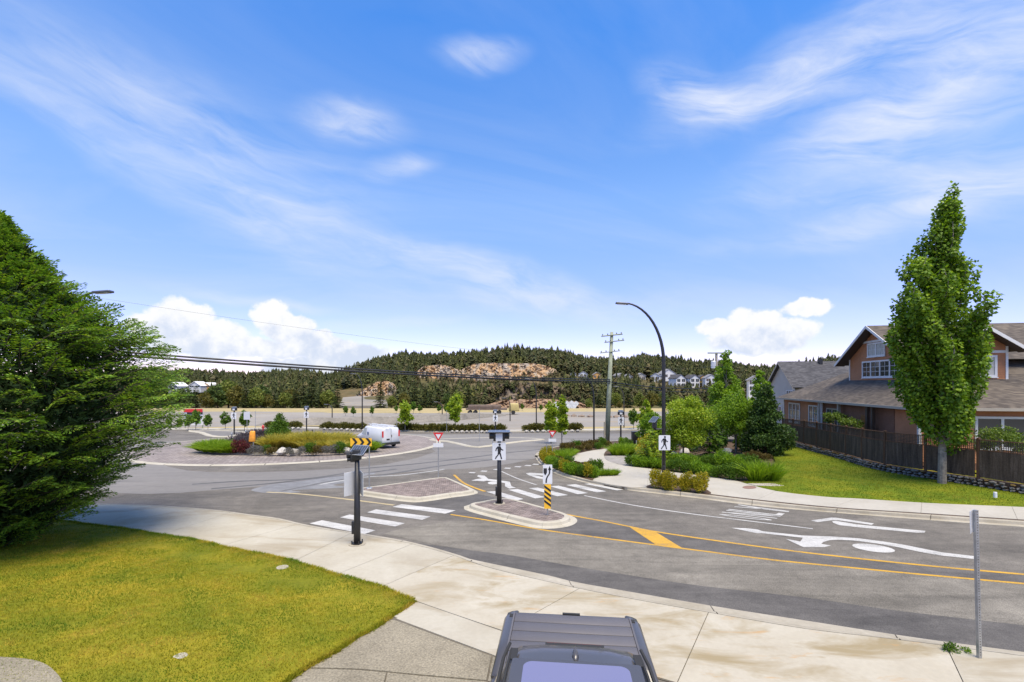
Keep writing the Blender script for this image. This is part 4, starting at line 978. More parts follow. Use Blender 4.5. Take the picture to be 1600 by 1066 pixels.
# ------------------------------------------------------------------ street maple on the far lawn
def maple():
    loc = G(1472, 757, .27); Y = loc.y
    root = thing('street_maple', 'tall narrow green maple with pale trunk on the lawn before the fence', 'tree', loc)
    PR = [(288, 1484, 1503), (310, 1474, 1502), (345, 1456, 1500), (370, 1446, 1500), (388, 1424, 1502), (420, 1404, 1510), (455, 1386, 1520), (485, 1372, 1532), (520, 1380, 1545), (560, 1384, 1541), (600, 1394, 1531), (650, 1418, 1520), (685, 1438, 1512), (703, 1452, 1502)]
    zs = np.array([(HZ - v) * Y / F + H0 - loc.z for v, a, b in PR])[::-1]; cxs = np.array([((a + b) / 2 - 1472) * Y / F for v, a, b in PR])[::-1]; rs_ = np.array([(b - a) / 2 * Y / F for v, a, b in PR])[::-1]
    mb = MB().tube([(0, 0, -.3), (.0, 0, .1), (.02, 0, zs[0] + .3), (.05, 0, 6), (.3, 0, 10), (.7, 0, zs[-1] - .4)], [.25, .195, .17, .13, .08, .015], 10)
    C = []
    # steeply rising limbs, each clothed in leaf clumps over its outer length; the tips break the outline
    NL = 46; ztop = zs[-1]
    for k in range(NL):
        f = (k + .5) / NL; z0 = 1.7 + (ztop - 4.2) * f ** 1.1; a = k * 2.39996 + rng.uniform(-.35, .35); Lz = rng.uniform(2.6, 4.6) * (1 - .35 * f); Lz = min(Lz, ztop - .1 - z0)
        zm = z0 + .62 * Lz; r = max(.1, np.interp(zm, zs, rs_) - .34) * rng.uniform(.62, .98) * (1 if f > .75 else .93)
        cx0, cx1 = np.interp(z0, zs, cxs) * .5, np.interp(z0 + Lz, zs, cxs) + .1
        pts_ = []
        for t in np.linspace(0, 1, 9):
            q = r * (1 - (1 - min(1, t / .7)) ** 1.8) * (1 - .22 * max(0, t - .7) / .3); cx_ = cx0 + (cx1 - cx0) * t
            pts_.append((cx_ + q * math.cos(a) + .08 * math.sin(t * 7 + k), q * math.sin(a) + .08 * math.cos(t * 6 + k), z0 + Lz * t))
        mb.tube(pts_, [.06 * (1 - .9 * i / 8) * (1.2 - .6 * f) + .006 for i in range(9)], 5, caps=False)
        s_ = arclen(pts_); n_c = int(s_[-1] / .27)
        for j in range(n_c):
            t = .2 + .82 * j / n_c
            if t > 1: break
            if rng.uniform() < .03: continue
            p = at_len(pts_, s_, t * s_[-1]); sz = rng.uniform(.25, .44) * (1.1 - .55 * max(0, t - .55) / .45) * (1 if r > .8 else .75)
            C.append((p.x + rng.normal() * .12, p.y + rng.normal() * .12, max(p.z, zs[0] + .25), sz))
    for z in np.arange(zs[0] + .8, ztop - 1, .34):
        r = np.interp(z, zs, rs_) * .35; a = rng.uniform(0, 6.28); C.append((np.interp(z, zs, cxs) + r * math.cos(a), r * math.sin(a), z, rng.uniform(.3, .45)))
    for z in np.arange(ztop - 2.6, ztop - .15, .22): C.append((np.interp(z, zs, cxs) + rng.normal() * .05, rng.normal() * .05, z, .2 + .06 * (ztop - z)))
    mb.build('trunk', M['bark_pale'], root)
    Pp, Dd = [], []
    for (x, y, z, s) in C:
        n = int(62 * (s / .3) ** 2); d = rdir(n); q = rng.uniform(.3, 1, n) ** .5
        Pp.append(np.array([x, y, z]) + d * (q * s)[:, None] * np.array([1, 1, 1.5])); Dd.append(d)
    Pp, Dd = np.concatenate(Pp), np.concatenate(Dd); n = len(Pp)
    D = Dd * .5 + rdir(n) * .6; D[:, 2] -= .25; Nn = unit(Dd + rdir(n) * .7 + np.array([0, 0, .5]))
    L = rng.uniform(.12, .21, n)
    V_, F_ = leaf_geo(Pp, D, Nn, L, L * .85)
    link('crown', npmesh('crown', V_, F_, M['leaf_maple']), root)
    tag(MB().poly([Vector((.75 * math.cos(i * .4), .5 * math.sin(i * .4), .03 + .02 * math.sin(i * 3))) for i in range(16)]).build('mulch_ring', M['soil'], root))
M['bark_pale'] = basic('bark_pale', (.2, .175, .145), .95, .45, 7, bmp=.8, bscale=22)
maple()

# ------------------------------------------------------------------ right-hand garden trees
tree('columnar_tree', 'tall pointed columnar tree beside the far utility pole behind the garden', 'tree', broad_meshes(9.9, 2.5, .8, 17000, M['leaf_mid2'] if 'leaf_mid2' in M else M['leaf_bright'], .2, .17, 3, .14, 22, shape=lambda f: (1 - f) ** .75 * .95 + .1), plane(22.6, 50, .1))
tree('columnar_tree', 'slender yellowish columnar tree just left of the grey gabled house', 'tree', broad_meshes(7.8, 1.6, .8, 10000, M['leaf_bright'], .19, .16, 4, .1, 18, shape=lambda f: (1 - f) ** .6 * .9 + .12), plane(25.4, 48.5, .1))
tree('broad_conifer', 'big dark green broad conifer at the fence end of the garden', 'tree', (lambda a: a)(broad_meshes(5.9, 2.05, .25, 15000, M['leaf_dark'], .19, .12, 5, .14, 26, bark='bark_dark', shape=lambda f: (1 - f) ** .7 * .95 + .1)), G(1196, 713, .12))
tree('garden_tree', 'light green feathery tree with thin trunk left of the broad dark conifer', 'tree', broad_meshes(5.3, 1.75, 1.5, 9000, M['leaf_bright'], .19, .09, 6, .07, 20), G(1150, 708, .12))
tree('spruce', 'drooping dark green spruce standing in the middle of the garden bed', 'tree', conifer_meshes(3.95, 1.4, 17, 13, M['needle_gard'] if 'needle_gard' in M else M['leaf_mid'], .3, .1, 7, .08, .45), G(1109, 716, .12))
tree('garden_maple', 'spreading layered yellow-green small maple right of the street lamp', 'tree', broad_meshes(4.75, 2.15, 1.2, 12000, M['leaf_lime'], .17, .1, 8, .07, 20, bark='bark_dark', shape=lambda f: .75 + .3 * math.sin(math.pi * f) - .35 * f), G(1068, 718, .12))
tree('garden_tree', 'deep green rounded tree behind the layered small maple', 'tree', broad_meshes(4.7, 2.2, .8, 9000, M['leaf_mid'], .22, .14, 9, .1, 18), plane(17.6, 46, .1))
tree('garden_tree', 'small bushy green tree behind the solar panel of the street lamp', 'tree', broad_meshes(3.4, 1.35, .6, 5000, M['leaf_bright'], .18, .11, 10, .07, 14), plane(13.1, 45, .1))
tree('young_tree', 'young upright green tree left of the street lamp above the small bushy tree', 'tree', broad_meshes(4.6, .75, 1.0, 3500, M['leaf_lime'], .2, .15, 12, .05, 14), plane(14.0, 49.5, .1))
tree('shrub_conifer', 'golden tipped conifer shrub leaning beside the street lamp', 'shrub', conifer_meshes(2.5, 1.15, 11, 11, M['leaf_gold2'] if 'leaf_gold2' in M else M['leaf_lime'], .34, .1, 13, .05, -.5), G(1019, 727, .12))
tree('shrub_conifer', 'yellow flowering shrub behind the golden tipped conifer', 'shrub', broad_meshes(1.9, .8, .15, 2600, M['leaf_gold'], .15, .08, 14, .03, 10), G(1012, 714, .12))
tree('young_tree', 'pale green young street tree, broader of the pair behind the right yield sign', 'tree', broad_meshes(4.5, .72, 1.0, 3600, M['leaf_lime'], .2, .15, 15, .05, 14, shape=lambda f: math.sin(math.pi * min(1, .2 + .75 * f)) ** .5), G(861, 691.5, .12))
tree('young_tree', 'slim pale green young street tree right of the right yield sign', 'tree', broad_meshes(5.0, .6, 1.1, 3400, M['leaf_lime'], .19, .14, 16, .05, 14, shape=lambda f: math.sin(math.pi * min(1, .2 + .78 * f)) ** .6), G(878, 697.5, .12))

# ------------------------------------------------------------------ shrubs
def bushes(name, cat, label, spots, variants, size, group, dz=.13, jitter=.12):
    """spots = [(u, v, size factor)] survey points; each shrub is its own object"""
    for i, (u, v, s) in enumerate(spots):
        lb = label[i] if isinstance(label, (list, tuple)) else label
        k = size * s * rnd.uniform(1 - jitter, 1 + jitter)
        tag(link(name, variants[i % len(variants)], None, G(u, v, dz), rnd.uniform(0, 6.28), (k, k, k * rnd.uniform(.9, 1.1))), lb, cat, group)
ORD = ['first', 'second', 'third', 'fourth', 'fifth', 'sixth', 'seventh', 'eighth', 'ninth', 'tenth', 'eleventh', 'twelfth', 'thirteenth', 'fourteenth', 'fifteenth', 'sixteenth', 'seventeenth', 'eighteenth', 'nineteenth', 'twentieth', 'twenty-first', 'twenty-second', 'twenty-third', 'twenty-fourth']
def ordl(n, txt): return [txt.replace('#', ORD[i]) for i in range(n)]
ball = [bush_mesh('shrub', 2200, .5, .95, .085, .04, M['leaf_gold'], 3, .5, 25 + i) for i in range(3)]
gold = [bush_mesh('shrub', 1500, .5, .85, .1, .05, M['leaf_gold'], 9, .5, 20 + i) for i in range(3)]
lime = [bush_mesh('shrub', 1400, .5, .75, .11, .05, M['leaf_bright'], 9, .5, 30 + i) for i in range(3)]
dark = [bush_mesh('shrub', 1300, .5, .75, .1, .05, M['leaf_mid'], 9, .4, 40 + i) for i in range(3)]
brown = [bush_mesh('shrub', 1200, .5, .6, .1, .05, M['leaf_brown'], 9, .4, 50 + i) for i in range(3)]
red = [bush_mesh('shrub', 900, .5, .7, .1, .06, M['leaf_red'], 8, .4, 60 + i) for i in range(2)]
grey = [bush_mesh('shrub', 900, .5, .6, .12, .03, M['leaf_grey'], 8, .8, 65 + i) for i in range(2)]
lav = [tuft_mesh('lavender', 500, .6, .6, .02, M['leaf_lav'], .7) for i in range(2)]
tuft = [tuft_mesh('grass_clump', 420, .5, .6, .018, M['grass_lush'], 1.0) for i in range(3)]
ggold = [tuft_mesh('grass_clump', 900, .8, 1.15, .035, M['grass_gold'], .85) for i in range(3)]
# four round shrubs at the foot of the lamp
bushes('round_shrub', 'shrub', ['yellow-green round shrub at the kerb, leftmost of four below the lamp', 'green-gold round shrub at the kerb, second of four below the lamp',
       'bright yellow round shrub at the kerb, third of four below the lamp', 'yellow-green round shrub at the kerb, rightmost of four below the lamp'],
       [(1026, 763.5, 1.0), (1048, 766.5, .95), (1071, 768.5, .88), (1094, 770, 1.0)], ball, 1.15, 'round shrubs at the kerb', .13, .04)
bushes('lavender', 'lavender', ordl(4, 'greyish lavender tuft behind the kerbside round shrubs, # from the lamp'), [(1048, 756, .9), (1062, 758, .9), (1076, 760.5, .9), (1088, 763, .8)], lav, 1.0, 'lavender behind the round shrubs')
# hedge along the path in front of the garden
hs = [(985, 727.5, .8), (998, 729, .85), (1010, 730.5, .8), (1022, 731.5, .8), (1050, 736, .85), (1062, 737.5, .8), (1074, 739, .85), (1086, 740.5, .85), (1099, 742.5, .85), (1112, 744.5, .85), (1125, 746.5, .9), (1140, 749, .95), (1154, 750, .95)]
bushes('hedge_shrub', 'shrub', ordl(len(hs), '# shrub from the left in the low green hedge along the garden path'), hs, dark[:1] + lime + dark[1:], 1.22, 'low hedge along the garden path', .13, .05)
bushes('tufted_plant', 'plant', ordl(5, '# arching green grass clump in the hedge gap left of the lamp'), [(1000, 727, 1), (1010, 728.5, 1), (1019, 729.5, 1), (1028, 731, 1), (1034, 732, .9)], tuft, 1.35, 'arching grass by the lamp')
mid = [(1052, 727, .95), (1066, 725, .8), (1080, 730, .95), (1095, 728, .9), (1108, 732, 1.0), (1122, 730, 1.0), (1134, 735, 1.05), (1148, 738, 1.05), (1130, 724, .9), (1160, 729, .95), (1172, 736, 1.1), (1182, 744, .95)]
bushes('bed_shrub', 'shrub', ordl(len(mid), '# leafy green shrub from the left in the second row behind the garden hedge'), mid, lime + dark, 1.3, 'second row of garden shrubs', .13, .08)
bushes('tufted_plant', 'plant', ['broad green grassy clump at the lawn corner, left one of the pair', 'broad green grassy clump at the lawn corner, right one of the pair'], [(1182, 751, 1.1), (1203, 751.5, 1.1)], tuft, 2.0, 'grassy clumps at the lawn corner')
bushes('low_shrub', 'shrub', ordl(3, '# reddish low shrub at the foot of the broad dark conifer'), [(1170, 717, .8), (1183, 718, .9), (1196, 719, .8)], brown, 1.3, 'reddish shrubs by the broad conifer')
bushes('bed_shrub', 'shrub', ordl(5, '# green shrub from the left in the back of the garden behind the boulders'), [(1048, 707, 1.1), (1080, 704, 1.2), (1125, 703, 1.2), (1160, 704, 1.2), (1040, 714, .8)], dark, 1.6, 'back row of garden shrubs')
# bed between kerb and path
bed1 = [(852, 724, .8), (858, 727, .85), (865, 731, .85), (873, 735, .85), (882, 738, .85), (891, 741, .9), (900, 743, .9), (910, 744.5, .9), (920, 745.5, .85), (929, 745.5, .8)]
bushes('kerb_shrub', 'shrub', ordl(len(bed1), '# yellow-green shrub from the left along the curved kerb bed'), bed1, gold[:1] + lime[:2] + dark[:1], 1.1, 'front row of the curved kerb bed', .13, .06)
bed2 = [(872, 724, .8), (881, 727, .8), (889, 730, .85), (898, 733, .85), (907, 735, .9), (919, 735.5, 1.0), (932, 738.5, .95), (912, 740, .9)]
bushes('kerb_shrub', 'shrub', ordl(len(bed2), '# brownish low shrub from the left behind the kerb row of the curved bed'), bed2, brown[:2] + dark[:1] + brown[2:], 1.15, 'second row of the curved kerb bed', .13, .06)
bushes('tufted_plant', 'plant', ordl(4, '# green grass clump at the pointed right end of the curved kerb bed'), [(938, 743.5, .7), (946, 743.3, .7), (954, 743, .7), (961, 742.6, .7)], tuft, 1.2, 'grass at the bed point')
bushes('tufted_plant', 'plant', ordl(6, '# bright green grass clump beside the right yield sign posts'), [(874, 714, .8), (882, 714.5, .8), (890, 712.5, .8), (880, 718, .8), (888, 717, .7), (897, 710.5, .7)], tuft, 1.5, 'grass by the right yield sign')
bushes('kerb_shrub', 'shrub', ordl(4, '# golden shrub left of the right yield sign at the tip of the bed'), [(849, 718, .8), (851, 714, .9), (857, 711, .9), (862, 719, .8)], gold, 1.0, 'golden shrubs at the bed tip')
back = [(880, 703, .8), (890, 702.5, .85), (900, 701.5, .9), (910, 700.5, .9), (920, 700, .9), (930, 699.5, .9), (940, 698.5, .9), (950, 698, .8), (905, 705, .7), (920, 703.5, .7), (935, 702, .7)]
bushes('low_shrub', 'shrub', ordl(len(back), '# dark reddish green shrub from the left along the back of the path bed'), back, brown[:2] + dark[:1] + brown[2:], 1.35, 'shrubs along the back of the path bed', .13, .06)
rg = [(966, 706, .7), (976, 701, .6), (983, 698, .55), (1003, 698, .6), (1010, 703, .7), (982, 706, .6), (974, 695, .6), (1020, 704, 1.0)]
bushes('bed_shrub', 'shrub', ordl(len(rg), '# green shrub around the black cabinet beyond the gravel patch'), rg, lime[:1] + dark + lime[1:], 1.7, 'shrubs around the black cabinet')
bushes('tufted_plant', 'plant', ordl(3, '# dark green grass clump on the near edge of the round gravel patch'), [(963, 711, 1), (975, 711, 1.1), (987, 710, 1)], tuft, 1.7, 'grass beyond the gravel patch')
# central island planting
def isl(name, cat, label, spots, variants, size, group): bushes(name, cat, label, spots, variants, size, group, dz_isl, .08)
isl('spreading_juniper', 'shrub', ordl(9, '# bright green spreading juniper from the left on the central island'), [(318, 704, 1.1), (328, 705.5, 1.2), (338, 706.5, 1.2), (349, 707, 1.2), (360, 707, 1.1), (330, 700, 1.1), (342, 699.5, 1.2), (354, 700, 1.1), (346, 703, 1.1)], [tuft_mesh('juniper', 700, .8, .75, .025, M['grass_lush'], 1.5) for i in range(2)], 1.3, 'junipers on the central island')
isl('lavender_mound', 'shrub', ordl(9, '# dark purple-grey heather mound from the left on the central island'), [(372, 696, 1.2), (384, 694, 1.3), (396, 692.5, 1.4), (408, 691, 1.4), (416, 690.5, 1.3), (404, 697, 1.2), (392, 698, 1.2), (380, 699, 1.1), (414, 697, 1.1)], [bush_mesh('heather', 1100, .7, .6, .12, .03, M['leaf_lav'], 9, .8, 70 + i) for i in range(2)], 1.35, 'heather on the central island')
isl('burgundy_shrub', 'shrub', ordl(4, '# dark burgundy shrub from the left near the front of the central island'), [(370, 707.5, 1.1), (378, 708, 1.1), (386, 708, 1.0), (375, 703, 1.0)], red, 1.2, 'burgundy shrubs on the central island')
gg = [(419, 702, 1), (429, 701, 1), (440, 699, 1), (452, 699, 1.05), (464, 700, 1.05), (476, 699, 1.1), (488, 700, 1.1), (500, 700, 1.1), (512, 700, 1.05), (524, 700, 1.05), (535, 700, 1), (545, 701, .95), (446, 694, 1), (470, 693, 1), (494, 693, 1), (518, 693, 1), (538, 694, .9), (482, 704, .9), (506, 704, .9), (528, 705, .85)]
isl('plume_plant', 'plant', ordl(len(gg), '# clump of golden ornamental grass on the central island'), gg, ggold, 1.25, 'golden grasses on the central island')
isl('low_shrub', 'shrub', ordl(12, '# low grey-green shrub from the left along the front of the central island'), [(396, 709.5, .9), (406, 709, .9), (416, 708.5, .9), (427, 709.5, .8), (452, 710.5, .7), (474, 710, .9), (485, 709.5, .9), (496, 709.5, .9), (508, 709, .9), (520, 708.5, .9), (532, 708, .9), (400, 704, .9)], grey + dark[:1] + brown[:1], 1.25, 'low shrubs at the front of the central island')
isl('green_shrub', 'shrub', ordl(4, '# lush green clump at the right end of the central island'), [(562, 703.5, 1), (572, 704, 1.1), (582, 703.5, 1), (574, 700, 1)], [tuft_mesh('clump', 700, .8, .8, .025, M['grass_lush'], 1.3)], 1.25, 'green clumps on the central island')
tree('island_conifer', 'dense young green conifer standing on the central island', 'tree', broad_meshes(2.75, 1.4, .1, 12000, M['leaf_mid'], .15, .06, 17, .08, 30, bark='bark_dark', shape=lambda f: (1 - f) ** .75 * 1.02 + .06), G(437, 692.5, dz_isl))
# boulders
def rock_mesh(seed, sub=2, flat=.62, mat='rock'):
    rs = np.random.default_rng(seed); bm = bmesh.new(); bmesh.ops.create_icosphere(bm, subdivisions=sub, radius=1)
    pl_ = [(Vector(rs.normal(size=3)).normalized(), rs.uniform(.55, .85)) for _ in range(9)]
    for v in bm.verts:
        for n, d in pl_:
            k = v.co.dot(n)
            if k > d: v.co -= n * (k - d) * .9
        v.co *= 1 + rs.normal() * .03; v.co.z *= flat
    me = bpy.data.meshes.new('boulder'); bm.to_mesh(me); bm.free(); me.materials.append(M[mat]); return me
for i, (u, v, s, lb) in enumerate([(441, 709, .62, 'large beige boulder at the front of the central island, left of the pair'), (462, 709, .6, 'whitish boulder at the front of the central island, right of the pair'),
                                   (541, 707, .5, 'grey boulder near the right end of the central island'), (1070, 709, .6, 'pale boulder behind the garden maple trunk'), (1135, 707.5, .55, 'rounded pale boulder left of the feathery tree trunk'), (1052, 712, .4, 'small grey boulder between the lamp and the garden maple')]):
    tag(link('boulder', rock_mesh(80 + i), None, G(u, v, dz_isl if u < 700 else .14) + Vector((0, 0, s * .25)), i * 1.3, (s, s * .8, s)), lb, 'boulder', 'garden boulders')
# ------------------------------------------------------------------ signs, poles, beacons
def flat(name, polys, mat, parent, y, th=.003):
    """figures cut from sheet, lying in the local xz plane and facing -y"""
    mb = MB()
    for pl_ in polys: mb.slab([(x, y, z) for x, z in pl_], (0, -1, 0), th)
    return mb.build(name, mat, parent)
def rrect(w, h, r=.03, k=4, cx=0, cz=0):
    out = []
    for sx, sz, a0 in ((1, 1, 0), (-1, 1, 90), (-1, -1, 180), (1, -1, 270)):
        for i in range(k + 1):
            a = R(a0 + 90 * i / k); out.append((cx + sx * (w / 2 - r) + r * math.cos(a), cz + sz * (h / 2 - r) + r * math.sin(a)))
    return out
def walker(s, cx=0, cz=0):
    T = lambda pts: [(cx + x * s, cz + z * s) for x, z in pts]
    head = T([(.03 + .075 * math.cos(a), .42 + .075 * math.sin(a)) for a in [i * math.pi / 6 for i in range(12)]])
    torso = T([(-.09, .32), (.08, .33), (.12, .1), (.09, -.06), (-.08, -.06), (-.1, .12)])
    arm1 = T([(.08, .33), (.15, .17), (.27, .1), (.24, .04), (.1, .11), (.05, .25)])
    arm2 = T([(-.08, .32), (-.2, .2), (-.24, .03), (-.18, .02), (-.14, .15), (-.05, .25)])
    leg1 = T([(-.0, -.04), (.09, -.06), (.14, -.25), (.19, -.47), (.11, -.48), (.06, -.27), (-.01, -.12)])
    leg2 = T([(-.08, -.05), (.03, -.06), (-.03, -.22), (-.14, -.36), (-.21, -.48), (-.27, -.44), (-.19, -.31), (-.1, -.2)])
    return [head, torso, arm1, arm2, leg1, leg2]
def walk_sign(parent, z, w=.62, h=.78, y=-.1, back=False):
    pn = flat('sign_panel', [rrect(w, h, .04)], M['sign_back'] if back else M['sign_white'], parent, y, .012); pn.location = (0, 0, z)
    if not back: flat('walking_figure', walker(h * .92), M['sign_black'], pn, y - .004)
    return pn
def solar(parent, loc, w, d, tilt, yaw=0):
    fr = bmobj('solar_panel', rbox(w, d, .05, .012, 1), M['black'], parent, loc); fr.rotation_euler = (tilt, 0, yaw)
    MB().box(-w / 2 + .03, w / 2 - .03, -d / 2 + .03, d / 2 - .03, .0505, .056).build('cell_sheet', M['solar'], fr)
    mb = MB()
    for i in range(1, 6): mb.box(-w / 2 + w * i / 6 - .004, -w / 2 + w * i / 6 + .004, -d / 2 + .03, d / 2 - .03, .0563, .058)
    mb.box(-w / 2, w / 2, -d / 2, -d / 2 + .025, .05, .058).box(-w / 2, w / 2, d / 2 - .025, d / 2, .05, .058).box(-w / 2, -w / 2 + .025, -d / 2, d / 2, .05, .058).box(w / 2 - .025, w / 2, -d / 2, d / 2, .05, .058)
    mb.build('panel_frame', M['steel'], fr); return fr
def beacon_pole(label, loc, rotz, h, front=True, double=False, panel_tilt=.5, striped=False, signs=True):
    t = thing('crossing_beacon', label, 'crossing beacon', loc, rotz, 'solar crossing beacons')
    MB().lathe([(.0, .02), (.27, .02), (.27, -.05)], 16).build('footing', M['kerb'], t)
    MB().lathe([(.0, .05), (.17, .05), (.17, .02)], 10).build('base_plate', M['black'], t)
    for k in range(4):
        a = k * math.pi / 2 + .6; MB().tube([(.17 * math.cos(a), .17 * math.sin(a), .02), (.17 * math.cos(a), .17 * math.sin(a), .14)], .022, 6).build('anchor_bolt', M['black'], t)
    MB().tube([(0, 0, .05), (0, 0, .9), (0, 0, h)], [.115, .105, .075], 12).build('post', M['black'], t, True)
    bmobj('junction_box', rbox(.14, .1, .42, .02), M['black'], t, (-.1, -.02, .35))
    bmobj('controller', rbox(.24, .24, .34, .02), M['black'], t, (0, 0, h - .12))
    if double:
        fr = solar(t, (0, -.05, h + .26), .98, .5, R(5))
        hs = bmobj('beacon_housing', rbox(.52, .3, .4, .02), M['black'], t, (0, 0, h - .13))
        MB().box(-.15, .15, -.158, -.152, -.0, .36).build('white_plate', M['sign_white'], hs)
        for sx in (-1, 1):
            MB().tube([(sx * .24, 0, .24), (sx * .44, -.03, .24)], [.15, .16], 10).build('lamp_visor', M['black'], hs)
            MB().quad((sx * .42, -.2, .42), (sx * .58, -.16, .34), (sx * .58, .16, .34), (sx * .42, .2, .42)).build('visor_hood', M['black'], hs)
    else:
        fr = solar(t, (.05, .05, h + .16), .58, .46, R(38), R(-18))
        hs = bmobj('beacon_housing', rbox(.2, .3, .34, .02), M['black'], t, (-.14, .05, h - .18)); hs.rotation_euler = (0, 0, R(20))
        MB().tube([(-.1, .0, .24), (-.22, .0, .24)], [.1, .12], 10).build('lamp_visor', M['black'], hs)
        MB().tube([(-.1, .0, .08), (-.2, .0, .08)], [.07, .08], 10).build('lamp_visor', M['black'], hs)
    return t
# near pole: the sign panels are seen from behind and edge-on
b1 = beacon_pole('black crossing beacon post with tilted solar panel on the near pavement', G(558, 850.5, .1), 0, 2.92)
for yaw, x in ((R(52), -.17), (R(-62), .13)):
    pn = bmobj('sign_panel', rbox(.62, .014, .78, .006, 1), M['sign_back'], b1, (x, .04, 1.62), yaw, False)
b2 = beacon_pole('black crossing beacon with twin hooded lamps on the front splitter island', G(780, 787, .15), 0, 2.95, double=True)
walk_sign(b2, 2.36, .6, .78, -.12)
pn = bmobj('sign_panel', rbox(.014, .3, .78, .006, 1), M['sign_back'], b2, (-.3, .06, 2.03), 0, False)
def far_beacon(label, u, v, h, rotz=0, striped=True):
    t = thing('crossing_beacon', label, 'crossing beacon', G(u, v, .1), rotz, 'solar crossing beacons')
    MB().tube([(0, 0, 0), (0, 0, h)], .085, 8).build('post', M['black'], t)
    bmobj('beacon_housing', rbox(.62, .25, .34, .03), M['black'], t, (0, 0, h - .1)); MB().box(-.14, .14, -.14, -.13, h - .05, h + .22).build('white_plate', M['sign_white'], t)
    solar(t, (0, 0, h + .26), .5, .36, R(25)); walk_sign(t, h - .72, .62, .8, -.1)
    return t
far_beacon('small crossing beacon left of the central island conifer across the roundabout', 366, 679, 3.0)
far_beacon('crossing beacon just right of the central island conifer beyond the golden grass', 479, 676, 3.0)
far_beacon('crossing beacon by the leaning utility pole at the end of the path', 970, 691, 2.9)
far_beacon('distant crossing beacon directly behind the twin-lamp beacon', 774, 677, 2.6)
# street lamps with curved arms
def lamp(label, loc, rotz, h, reach, r0=.11, base=True):
    t = thing('street_lamp', label, 'street lamp', loc, rotz, 'black curved-arm street lamps')
    hs = h * .66; pts = [(0, 0, 0), (0, 0, hs * .5), (0, 0, hs)]
    for i in range(1, 13):
        a = i / 12 * R(84); pts.append((-reach * (1 - math.cos(a)) / (1 - math.cos(R(84))), 0, hs + (h - hs) * math.sin(a) / math.sin(R(84))))
    n = len(pts); MB().tube(pts, [r0 * (1 - .58 * i / (n - 1)) for i in range(n)], 10).build('pole', M['black'], t, True)
    hd = bmobj('lamp_head', rbox(.75, .3, .1, .03), M['steel_dark'], t, (-reach - .3, 0, h - .06)); hd.rotation_euler = (0, R(4), 0)
    MB().box(-.28, .2, -.11, .11, -.012, -.001).build('lens', M['sign_white'], hd)
    if base:
        MB().lathe([(0, .06), (.2, .06), (.2, 0)], 10).build('base_plate', M['black'], t); bmobj('hand_hole', rbox(.12, .05, .3, .015), M['black'], t, (0, -.1, .5))
    return t
M['steel_dark'] = basic('lamp_grey', (.12, .125, .13), .4, .1, 10, metal=.5)
ll = G(1037, 749, .14); lr = lamp('tall black street lamp with curved arm standing by the kerb shrubs', ll, 0, (HZ - 474) * ll.y / F + H0 - ll.z, 2.1)
walk_sign(lr, (HZ - 691.5) * ll.y / F + H0 - ll.z, .66, .86, -.15)
br = MB().tube([(0, 0, 2.9), (-.55, 0, 2.9), (-.55, 0, 3.3)], .05, 8).build('panel_bracket', M['black'], lr)
solar(lr, (-.55, 0, 3.42), .44, .54, R(34), R(-52)); bmobj('beacon_housing', rbox(.22, .26, .42, .02), M['black'], lr, (-.55, -.05, 2.95))
lamp('street lamp whose arm sticks out of the big cypress on the left', plane(-20.1, 20.5, .1), R(180), 9.4, 2.1)
for u, v, top, lb in ((566, 673, 584, 'far black street lamp rising above the white van'), (838, 673, 592, 'far street lamp left of the pair of young street trees'), (928, 696, 588, 'street lamp standing left of the leaning utility pole'), (975, 668, 604, 'faint far street lamp right of the leaning utility pole'), (797, 658, 622, 'tiny far lamp post above the flatbed truck'), (691, 657, 628, 'tiny far lamp post at the foot of the dark conifers'), (519, 656, 632, 'short distant lamp post in the gravel lot above the golden grass')):
    p = G(u, v, .05 if v > 660 else dz_far); lamp(lb, p, 0, (HZ - top) * p.y / F + H0 - p.z, .9, .085 if v > 660 else .1, False)
# plain signs
def sign_post(name, label, loc, h, rotz=0, r=.03, group=None, cat='sign'):
    t = thing(name, label, cat, loc, rotz, group); MB().tube([(0, 0, 0), (0, 0, h)], r, 8).build('post', M['steel'], t); return t
def yield_sign(label, loc, h, w=.62, two=False, tab=True):
    t = sign_post('yield_sign', label, loc, h, 0, .03, 'red and white yield signs')
    if two: MB().tube([(-.42, .1, 0), (-.42, .1, 1.1)], .03, 8).build('post', M['steel'], t)
    T_ = lambda s, z0: [(-s / 2, z0), (s / 2, z0), (0, z0 - s * .87)]
    flat('red_triangle', [T_(w, h)], M['sign_red'], t, -.035, .006); flat('white_triangle', [T_(w * .52, h - w * .16)], M['sign_white'], t, -.042)
    if tab: flat('tab_plate', [rrect(w * .95, .24, .02, 2, 0, h - w * .87 - .2)], M['sign_white'], t, -.035, .006)
    return t
y1 = G(685, 746.5, .15); yield_sign('yield sign on a thin post on the rear brick splitter island', y1, (HZ - 676) * y1.y / F + H0 - y1.z, .62)
y2 = G(863, 715, .13); yield_sign('yield sign in the planted bed beside the young street trees', y2, (HZ - 673) * y2.y / F + H0 - y2.z, .62, True)
